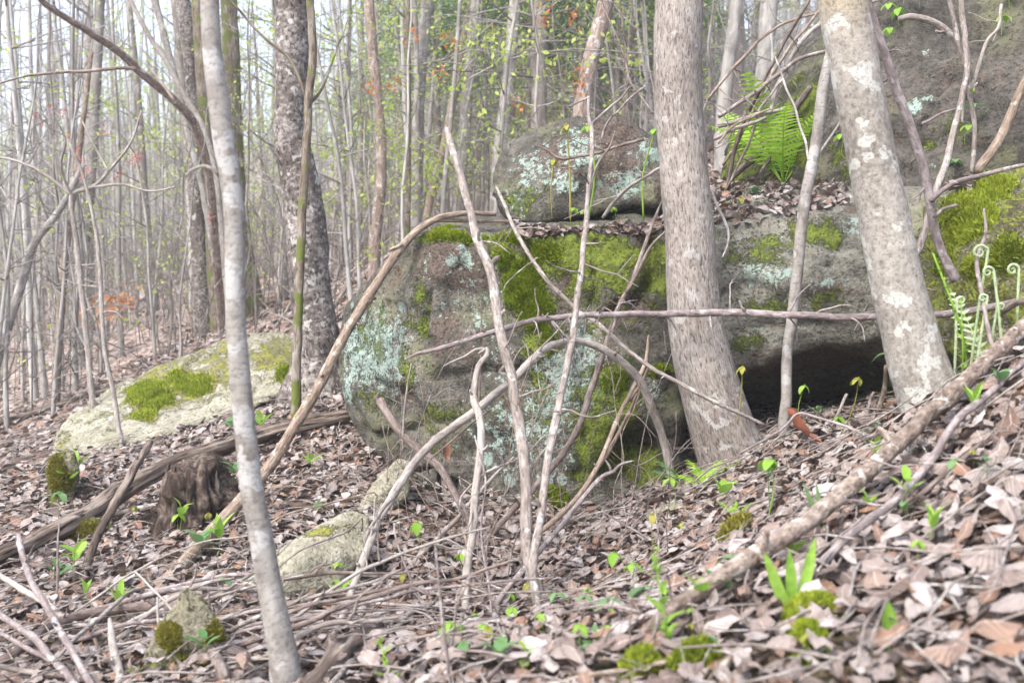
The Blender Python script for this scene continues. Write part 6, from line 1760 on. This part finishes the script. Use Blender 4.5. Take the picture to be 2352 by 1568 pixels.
leafy_stem('leafy_vine', 'leafy green runner climbing before the moss mound beside the leaning tree', 2235, 800, 230, MAT['leaf_fresh'], 15, 24, 3.55, None, (-.3, 0), 'oval', .6)
leafy_stem('leafy_vine', 'short leafy shoot at the dark gap right of the leaning tree', 2215, 800, 130, MAT['leaf_fresh'], 9, 26, 3.5, None, (-.05, 0), 'oval', .6)
leafy_stem('broad_seedling', 'broad-leaved green seedling at the bottom edge below the crooked stick', 1204, 1545, 75, MAT['leaf_fresh'], 5, 62, None, None, (.05, 0), 'oval', .55)
vp = leafy_stem('violet_plant', 'blue green leafy plant with small purple flowers at bottom centre', 1368, 1500, 62, MAT['leaf_blue'], 7, 66, None, None, (0, 0), 'oval', .5)
dd = depth_of(vp.location)
for k in range(6):
    me = blade_mesh('petal', .012, .010, 'oval', MAT['petal'], .5, .4, k, 3, 2)
    o = link('petal', me, vp)
    o.location = ((-18 + rnd.uniform(-22, 16)) / FPX * dd, -.03, (34 + rnd.uniform(-16, 16)) / FPX * dd)
    o.rotation_euler = (rnd.uniform(0, 6), rnd.uniform(0, 6), rnd.uniform(0, 6))

def blades(name, label, u, v, tips, wpx, mat, cat='plant'):
    """long strap leaves, each reaching its own tip position"""
    loc = hit(u, v)[0]
    d = depth_of(loc)
    r = empty(name, loc)
    tag(r, label, cat)
    for k, (tu, tv) in enumerate(tips):
        tip = at(tu, tv, d - .02 + .03 * k)
        vec = tip - loc
        L = vec.length
        me = blade_mesh('blade', L, wpx / FPX * d, 'strap', mat, .9, .12 if k % 2 else -.15, 7 * k + int(u), 8, 2)
        o = link('blade', me, r)
        o.rotation_mode = 'QUATERNION'
        y = vec.normalized()
        zaxis = Vector((0, -1, 0.2 * (k - 1)))
        x = y.cross(zaxis).normalized()
        zz = x.cross(y).normalized()
        o.rotation_quaternion = Matrix((x, y, zz)).transposed().to_quaternion()
        o.location = (0, 0, -.01)
    return r
blades('iris_shoot', 'three upright green strap leaves rising from the bright moss tuft', 1822, 1430, [(1755, 1255), (1812, 1250), (1874, 1222)], 30, MAT['leaf_fresh'])
blades('iris_shoot', 'thin pair of blue green strap leaves beside the fallen pole', 1897, 1225, [(1845, 1098), (1874, 1100)], 13, MAT['leaf_blue'])
blades('iris_shoot', 'short pale strap leaf bending left beside the bright moss tuft', 1838, 1445, [(1798, 1480), (1802, 1440)], 14, MAT['leaf_blue'])
st = leafy_stem('standing_leaf', 'single upright oval green leaf standing in the litter at lower right', 2042, 1500, 40, MAT['leaf_fresh'], 1, 10)
dst = depth_of(st.location)
me = blade_mesh('leaf', 95 / FPX * dst, 42 / FPX * dst, 'oval', MAT['leaf_fresh'], .5, .2, 4, 8, 4)
o = link('leaf', me, st)
o.location = (0, 0, 50 / FPX * dst)
o.rotation_euler = (1.45, 0, .15)
# ---------------------------------------------------------------- the wood behind
def grow_tree(mb_t, mb_c, mb_f, h, r, seed, lean=0.03, limbs=10, low=0.12, sub=3, leaf=0, leaf_size=.06, sides=8, limb_len=.16, wander=.25, leaf_low=0.1):
    q = random.Random(seed)
    lx, ly = q.gauss(0, lean), q.gauss(0, lean)
    n = 9
    P = [np.array([0, 0, -0.5])]
    wx, wy = 0.0, 0.0
    for k in range(1, n + 1):
        f = k / n
        wx += q.gauss(0, wander * .1)
        wy += q.gauss(0, wander * .1)
        P.append(np.array([lx * h * f + wx, ly * h * f + wy, h * f]))
    P = np.array(P)
    R = r * (1 - np.linspace(0, 1, n + 1) ** 1.3 * 0.8)
    R[0] = r * 1.5
    SPp, SR, L = tube(mb_t, P, R, sides, h / 22, .06, seed=seed)
    ends = []
    for k in range(limbs):
        f = low + (1 - low) * (k + q.random()) / limbs
        i = min(int(f * (len(SPp) - 1)), len(SPp) - 2)
        a = q.uniform(0, 2 * pi)
        ln = h * limb_len * q.uniform(.4, 1.2) * (1.15 - .5 * f)
        if f < .35:
            ln *= .55
        up = q.uniform(.1, .8)
        d = np.array([cos(a), sin(a), up])
        d /= np.linalg.norm(d)
        pts = [SPp[i]]
        for s in range(4):
            d = d + np.array([q.gauss(0, .18), q.gauss(0, .18), q.gauss(.05, .15)])
            d /= np.linalg.norm(d)
            pts.append(pts[-1] + d * ln / 4)
        r0 = min(SR[i] * .45, .006 + ln * .009)
        tube(mb_c, pts, np.linspace(r0, r0 * .25, 5), 5, ln / 5, 0, seed=seed + k)
        ends += pts[2:]
        for s in range(sub):
            j = q.choice([1, 2, 3])
            b = pts[j]
            e = d + np.array([q.gauss(0, .8), q.gauss(0, .8), q.gauss(.1, .4)])
            e /= np.linalg.norm(e)
            l2 = ln * q.uniform(.25, .55)
            m = b + e * l2 * .5 + np.array([0, 0, q.gauss(0, .05) * l2])
            tube(mb_c, [b, m, b + e * l2], [r0 * .45, r0 * .3, r0 * .15], 4, l2 / 3, 0, seed=seed + s)
            ends += [m, b + e * l2]
    if leaf and mb_f is not None:
        E = np.array([e for e in ends if e[2] > leaf_low * h])
        g = np.random.default_rng(seed)
        pick = E[g.integers(0, len(E), leaf)] + g.normal(0, .10, (leaf, 3))
        leaf_flecks(mb_f, pick, leaf_size, g)

def leaf_flecks(mb, pos, size, g, each=2):
    n = len(pos) * each
    c = np.repeat(pos, each, 0) + g.normal(0, size * .8, (n, 3))
    a = g.normal(0, 1, (n, 3))
    a[:, 2] -= .6
    a /= np.linalg.norm(a, axis=1)[:, None]
    b = np.cross(a, g.normal(0, 1, (n, 3)))
    b /= np.linalg.norm(b, axis=1)[:, None]
    s = size * g.uniform(.6, 1.3, (n, 1))
    V = np.stack([c, c + a * s * .5 + b * s * .3, c + a * s, c + a * s * .5 - b * s * .3], 1)
    mb.add(V.reshape(-1, 3), np.arange(n * 4).reshape(-1, 4), tint=np.repeat(g.random(n), 4))

def tree_proto(name, bark, leafm, **kw):
    t, c, f = MB(), MB(), MB()
    grow_tree(t, c, f, **kw)
    root = empty(name, (0, 0, 0))
    link('trunk', t.mesh('trunk', MAT[bark]), root)
    link('crown', c.mesh('crown', MAT['far_twig']), root)
    if f.n:
        link('foliage', f.mesh('foliage', MAT[leafm], None, False), root)
    return root

TREES = [tree_proto('slender_tree', 'far_grey', 'leaf_bg', h=11, r=.06, seed=1, limbs=20, low=.08, sub=4),
         tree_proto('slender_tree', 'far_grey', 'leaf_bg', h=12, r=.085, seed=2, limbs=20, low=.08, sub=4),
         tree_proto('slender_tree', 'far_brown', 'leaf_bg', h=11, r=.07, seed=3, limbs=20, low=.08, sub=4),
         tree_proto('slender_tree', 'far_grey', 'leaf_bg', h=9, r=.045, seed=4, limbs=20, low=.08, sub=4, lean=.07),
         tree_proto('slender_tree', 'far_brown', 'leaf_bg', h=13, r=.12, seed=5, limbs=14, low=.2),
         tree_proto('slender_tree', 'far_grey', 'leaf_bg', h=8, r=.035, seed=6, limbs=20, low=.08, sub=4, lean=.10, wander=.5),
         tree_proto('leafing_tree', 'far_grey', 'leaf_bg', h=9, r=.05, seed=7, limbs=18, low=.10, leaf=520, leaf_size=.07, sub=4, limb_len=.2),
         tree_proto('leafing_tree', 'far_grey', 'leaf_bg', h=7, r=.035, seed=8, limbs=18, low=.12, leaf=520, leaf_size=.065, sub=4, limb_len=.25, lean=.06),
         tree_proto('leafing_tree', 'far_brown', 'leaf_bg', h=10, r=.06, seed=9, limbs=20, low=.10, leaf=520, leaf_size=.075, sub=4, limb_len=.2),
         tree_proto('slender_tree', 'far_grey', 'leaf_bg', h=10, r=.05, seed=10, limbs=20, low=.08, sub=4, lean=.05)]
TREE_LABEL = {'slender_tree': 'bare slender grey tree standing in the crowded wood behind the boulders', 'leafing_tree': 'thin tree with a haze of pale spring leaves in the wood behind the boulders'}
SAPS = [tree_proto('bare_sapling', 'far_twig', 'leaf_bg', h=3.4, r=.016, seed=21, limbs=20, sub=5, lean=.08, low=.15, limb_len=.22, sides=6, wander=.5),
        tree_proto('bare_sapling', 'far_twig', 'leaf_bg', h=2.6, r=.012, seed=22, limbs=18, sub=5, lean=.12, low=.15, limb_len=.25, sides=6, wander=.6),
        tree_proto('bare_sapling', 'far_grey', 'leaf_bg', h=4.5, r=.022, seed=23, limbs=20, sub=5, lean=.06, low=.15, limb_len=.18, sides=6, wander=.4),
        tree_proto('leafing_sapling', 'far_twig', 'leaf_bg', h=3.6, r=.015, seed=24, limbs=20, sub=4, lean=.07, low=.2, limb_len=.27, sides=6, leaf=170, leaf_size=.05),
        tree_proto('leafing_sapling', 'far_grey', 'leaf_bg', h=4.6, r=.02, seed=25, limbs=20, sub=4, lean=.07, low=.2, limb_len=.25, sides=6, leaf=220, leaf_size=.055),
        tree_proto('budding_sapling', 'far_twig', 'leaf_orange', h=3.8, r=.015, seed=26, limbs=12, lean=.07, low=.3, limb_len=.25, sides=6, leaf=16, leaf_size=.05)]
SAP_LABEL = {'bare_sapling': 'bare twiggy sapling among the trunks of the wood behind', 'leafing_sapling': 'thin sapling flecked with pale green leaves in the wood behind', 'budding_sapling': 'thin sapling with orange bud clusters in the wood behind'}
SAP_GROUP = {'bare_sapling': 'bare saplings in the wood behind', 'leafing_sapling': 'leafing saplings in the wood behind', 'budding_sapling': 'budding saplings in the wood behind'}

def place(protos, k, x, y, s, yaw, label, cat, group, seen):
    pr = protos[k]
    o = pr if (id(protos), k) not in seen else copy_tree(pr)
    seen.add((id(protos), k))
    o.location = (x, y, gz1(x, y))
    o.rotation_euler = (rnd.gauss(0, .015), rnd.gauss(0, .015), yaw)
    o.scale = (s, s, s * rnd.uniform(.9, 1.15))
    tag(o, label, cat, group)
    return o

def rock_free(x, y, margin=0.15):
    for ob, bvh, V, _ in ROCKS:
        lo, hi = V.min(0), V.max(0)
        if lo[0] - margin < x < hi[0] + margin and lo[1] - margin < y < hi[1] + margin:
            return False
    return True

seen = set()
spots = []
tries = 0
while len(spots) < 215 and tries < 20000:
    tries += 1
    d = math.sqrt(rnd.uniform(10.5 ** 2, 40 ** 2))
    u = rnd.uniform(-60, 2400)
    if d < 15 and 300 < u < 760 and rnd.random() < .7:
        continue
    x = (u - 1176) / FPX * d
    if not rock_free(x, d):
        continue
    if any(abs(x - a) ** 2 + abs(d - b) ** 2 < (0.5 + d * .012) ** 2 for a, b in spots):
        continue
    spots.append((x, d))
    pu = u / 2352
    leafy = rnd.random() < (.10 + .6 * math.exp(-((pu - .45) / .22) ** 2))
    k = rnd.choice([6, 7, 8]) if leafy else rnd.choice([0, 1, 2, 3, 4, 5, 9, 0, 1, 3, 9])
    nm = 'leafing_tree' if leafy else 'slender_tree'
    if d < 15 and not leafy:
        k = rnd.choice([3, 5, 9])
    place(TREES, k, x, d, rnd.uniform(.8, 1.25) if d > 15 else rnd.uniform(.6, .85), rnd.uniform(0, 6.28), TREE_LABEL[nm], 'tree', {'slender_tree': 'bare trees of the wood behind', 'leafing_tree': 'leafing trees of the wood behind'}[nm], seen)
n = 0
tries = 0
while n < 165 and tries < 9000:
    tries += 1
    d = math.sqrt(rnd.uniform(7.6 ** 2, 19 ** 2))
    u = rnd.uniform(-60, 2300)
    x = (u - 1176) / FPX * d
    if not rock_free(x, d, .25):
        continue
    if d < 9.5 and u > 250 and rnd.random() < .8:
        continue
    n += 1
    pu = u / 2352
    z = rnd.random()
    k = rnd.choice([0, 1, 2])
    if z < .12 + .4 * math.exp(-((pu - .5) / .22) ** 2):
        k = rnd.choice([3, 4])
    elif z > .975:
        k = 5
    nm = SAPS[k].name.split('.')[0]
    place(SAPS, k, x, d, rnd.uniform(.7, 1.3), rnd.uniform(0, 6.28), SAP_LABEL[nm], 'sapling', SAP_GROUP[nm], seen)

# conifers among the hardwoods
def conifer(seed, h):
    q = random.Random(seed)
    g = np.random.default_rng(seed)
    t, c, f = MB(), MB(), MB()
    tube(t, [(0, 0, -.5), (0, 0, h * .5), (q.gauss(0, .1), 0, h)], [.13, .09, .02], 9, .5, .05, seed=seed)
    pos, dr = [], []
    for k in range(70):
        z = h * (.16 + .82 * k / 70)
        a = q.uniform(0, 2 * pi)
        ln = (h - z) * .26 + .5
        bare = z < h * .25
        pts = [np.array([0, 0, z])]
        d = np.array([cos(a), sin(a), q.uniform(.0, .25)])
        for s in range(4):
            d = d + np.array([q.gauss(0, .07), q.gauss(0, .07), -.10])
            d /= np.linalg.norm(d)
            pts.append(pts[-1] + d * ln / 4)
        tube(c, pts, np.linspace(.016, .004, 5), 4, ln / 4, 0, seed=k)
        if bare:
            continue
        m = 75
        fpos = g.uniform(.18, 1.0, m)
        ix = np.minimum((fpos * 4).astype(int), 3)
        P = np.array(pts)
        base = P[ix] + (P[ix + 1] - P[ix]) * (fpos * 4 - ix)[:, None]
        side = np.cross(d, [0, 0, 1])
        spread = g.normal(0, .22, (m, 1)) * ln * (1.1 - fpos[:, None])
        pos.append(base + side * spread + g.normal(0, .05, (m, 3)))
        dr.append(np.tile(d, (m, 1)) + side * np.sign(spread) * .8 + g.normal(0, .35, (m, 3)) + np.array([0, 0, -.25]))
    pos, dr = np.concatenate(pos), np.concatenate(dr)
    pos, dr = np.repeat(pos, 3, 0) + g.normal(0, .05, (len(pos) * 3, 3)), np.repeat(dr, 3, 0) + g.normal(0, .5, (len(dr) * 3, 3))
    dr /= np.linalg.norm(dr, axis=1)[:, None]
    sd = np.cross(dr, g.normal(0, 1, dr.shape))
    sd /= np.linalg.norm(sd, axis=1)[:, None]
    L = g.uniform(.12, .26, (len(pos), 1))
    V = np.stack([pos - sd * L * .07, pos + sd * L * .07, pos + dr * L], 1)
    f.add(V.reshape(-1, 3), np.arange(len(V) * 3).reshape(-1, 3), tint=np.repeat(g.random(len(V)), 3))
    r = empty('conifer', (0, 0, 0))
    link('trunk', t.mesh('trunk', MAT['far_brown']), r)
    link('crown', c.mesh('crown', MAT['far_brown']), r)
    link('foliage', f.mesh('foliage', MAT['needle'], None, False), r)
    return r
CON = [conifer(31, 11), conifer(32, 9)]
for k, (u, d, s) in enumerate([(1235, 13.5, .95), (1335, 18, 1.0), (1160, 20, 1.1), (1430, 19, 1.0), (1280, 22, 1.1), (1100, 24, 1.1), (1060, 31, 1.2), (1290, 34, 1.3), (1500, 31, 1.1), (905, 33, 1.1), (1385, 38, 1.3), (1110, 40, 1.3)]):
    x = (u - 1176) / FPX * d
    place(CON, k % 2, x, d, s, rnd.uniform(0, 6), 'dark green evergreen showing between the grey trunks above the capstone', 'tree', 'evergreens in the wood behind', seen)

# beyond the trees one can tell apart
ft, ff = MB(), MB()
g2 = np.random.default_rng(77)
for i in range(1500):
    d = math.sqrt(rnd.uniform(38 ** 2, 125 ** 2))
    a = radians(rnd.uniform(-40, 40))
    x, y = d * sin(a), d * cos(a)
    z = gz1(x, y)
    h, r = rnd.uniform(8, 14), rnd.uniform(.04, .12)
    lx = rnd.gauss(0, .4)
    tube(ft, [(x, y, z - .4), (x + lx * .4, y, z + h * .5), (x + lx, y, z + h)], [r, r * .75, r * .2], 5, h / 5, 0, seed=i)
    for k in range(9):
        zz = z + h * rnd.uniform(.2, .95)
        b = np.array([x + lx * (zz - z) / h, y, zz])
        aa = rnd.uniform(0, 6.28)
        ln = rnd.uniform(.6, 2.0)
        e = b + np.array([cos(aa) * ln, sin(aa) * ln, ln * rnd.uniform(.2, .9)])
        tube(ft, [b, (b + e) / 2 + np.array([0, 0, .1]), e], [.02, .013, .006], 3, ln, 0, seed=k)
    if rnd.random() < .35:
        leaf_flecks(ff, np.array([x, y, z + h * .55]) + g2.normal(0, 1, (60, 3)) * np.array([1.3, 1.3, h * .25]), .12, g2)
tag(link('far_wood', ft.mesh('far_wood', MAT['far_grey'])), kind='stuff')
tag(link('far_spring_leaves', ff.mesh('far_spring_leaves', MAT['leaf_bg'], None, False)), kind='stuff')

br = MB()
for i in range(2600):
    d = math.sqrt(rnd.uniform(8.8 ** 2, 36 ** 2))
    a = radians(rnd.uniform(-38, 34))
    x, y = d * sin(a), d * cos(a)
    if d < 12 and (x > -1.6 or not rock_free(x, y, .2)):
        continue
    z = gz1(x, y)
    h, r = rnd.uniform(.5, 2.6), rnd.uniform(.002, .006) * (1 + d / 25)
    lx, ly = rnd.gauss(0, .35) * h, rnd.gauss(0, .35) * h
    tip = np.array([x + lx, y + ly, z + h])
    mid = np.array([x + lx * .3, y + ly * .3, z + h * .55])
    tube(br, [(x, y, z - .1), mid, tip], [r, r * .8, r * .3], 3, h / 3, 0, seed=i)
    for k in range(4):
        f = rnd.uniform(.3, 1)
        b = np.array([x, y, z]) * (1 - f) + tip * f if f > .55 else np.array([x, y, z]) * (1 - f / .55) + mid * (f / .55)
        e = b + np.array([rnd.gauss(0, .3), rnd.gauss(0, .3), rnd.uniform(-.05, .4)]) * h * .5
        tube(br, [b, (b + e) / 2 + np.array([0, 0, .03]), e], [r * .6, r * .5, r * .2], 3, 1, 0, seed=k)
tag(link('undergrowth_twigs', br.mesh('undergrowth_twigs', MAT['far_twig'])), kind='stuff')

# logs and stones lying in the wood at left
for k, (pts, mt, lab) in enumerate([([(-30, 985, 20), (60, 955, 22), (160, 925, 22), (265, 893, 20)], 'rotten_wood', 'dark rotting log lying behind the flat mossy boulder at left'),
                                    ([(330, 830, 12), (420, 790, 12), (470, 770, 10)], 'rotten_wood', 'small dark log behind the ridge of the flat mossy boulder'),
                                    ([(300, 700, 8), (420, 640, 9), (480, 610, 8)], 'far_brown', 'thin fallen trunk slanting on the slope behind the dark clump'),
                                    ([(600, 700, 20), (680, 672, 22), (740, 690, 18)], 'rotten_wood', 'dark fallen log on the slope behind the flaky dark trunk'),
                                    ([(755, 720, 9), (810, 640, 9), (850, 590, 7)], 'stick_grey', 'grey fallen branch leaning behind the left end of the boulder'),
                                    ([(40, 1020, 8), (150, 1030, 9), (230, 1052, 9), (280, 1060, 7)], 'stick_grey', 'thin grey branch lying at the near end of the flat mossy boulder')]):
    ds = [gpt(p[0], p[1] + p[2] * .4)[1] - .05 for p in pts]
    stem_thing('fallen_log', lab, 'log', pts, ds, MAT[mt], 14, .06, .14, 700 + k, rscale=5)

# thin twisting shrub with red buds at the far left
shr = stem_thing('red_budded_shrub', 'thin grey twisting shrub with scattered red buds at left', 'shrub',
    [(325, 255, 4), (300, 330, 6), (250, 395, 8), (215, 430, 9), (170, 445, 10), (165, 480, 11), (180, 600, 13), (200, 800, 14), (215, 1000, 16)], 7.6, MAT['stick_pale'], 10, .04, .05, 730, part='trunk', extend=(0, 0, -.4),
    branches=[([(165, 450, 8), (110, 405, 7), (40, 370, 6), (-30, 355, 5)], 7.6), ([(215, 430, 7), (280, 425, 6), (340, 440, 5), (400, 430, 4)], 7.6), ([(170, 460, 7), (140, 380, 6), (150, 320, 5), (120, 260, 3)], (7.6, 7.3)), ([(250, 395, 6), (215, 330, 5), (190, 280, 4)], 7.5)], twigs=22, twig_len=.35)
buds = MB()
for (u, v) in [(118, 243), (150, 262), (155, 310), (172, 345), (240, 300), (300, 372), (310, 362), (268, 400), (190, 372), (200, 388), (80, 262), (318, 358), (186, 400), (100, 285), (325, 360), (480, 505)]:
    leaf_flecks(buds, np.array([at(u, v, 7.55)]) + rng.normal(0, .012, (6, 3)), .022, g2)
link('bud_cluster', buds.mesh('bud_cluster', MAT['leaf_red'], shr.location), shr)['kind'] = 'stuff'
# the orange-leaved young beech at left and maple keys in the middle distance
bt = MB()
p0 = at(235, 700, 13)
rt = empty('beech_sapling', Vector((p0.x, p0.y, gz1(p0.x, p0.y))))
tag(rt, 'small young tree still holding orange brown leaves far behind the slim pale trunk', 'tree')
tube(bt, [rt.location, Vector(p0), at(250, 640, 13)], [.015, .012, .005], 6, .1, 0, seed=4)
link('trunk', bt.mesh('trunk', MAT['far_twig'], rt.location), rt)
bf = MB()
for u, v, n_ in [(255, 695, 26), (225, 715, 18), (275, 690, 14), (205, 735, 10)]:
    leaf_flecks(bf, np.array([at(u, v, 13)]) + g2.normal(0, 1, (n_, 3)) * np.array([.12, .12, .05]), .075, g2)
link('foliage', bf.mesh('foliage', MAT['leaf_orange'], rt.location, False), rt)
for k, (u, v, d) in enumerate([(860, 198, 10), (906, 187, 10), (1188, 237, 9.5), (1014, 165, 9.5), (1031, 98, 9.5), (1245, 45, 9.2), (1318, 35, 9.2), (1332, 168, 9.2), (1322, 205, 9.4), (948, 80, 10)]):
    p1 = at(u, v, d)
    r2 = empty('maple_spray', p1 + Vector((.25, .1, .35)))
    tag(r2, 'hanging spray of orange red maple keys in the wood behind', 'twig', 'maple sprays in the wood behind')
    m1, m2 = MB(), MB()
    tube(m1, [p1 + Vector((.9, .3, .2)), p1 + Vector((.25, .1, .22)), p1 + Vector((0, 0, .03))], [.006, .004, .002], 4, .1, 0, seed=k)
    link('branch', m1.mesh('branch', MAT['far_twig'], r2.location), r2)
    leaf_flecks(m2, np.array([p1]) + g2.normal(0, .022, (9, 3)), .05, g2)
    link('bud_cluster', m2.mesh('bud_cluster', MAT['leaf_orange'], r2.location), r2)['kind'] = 'stuff'
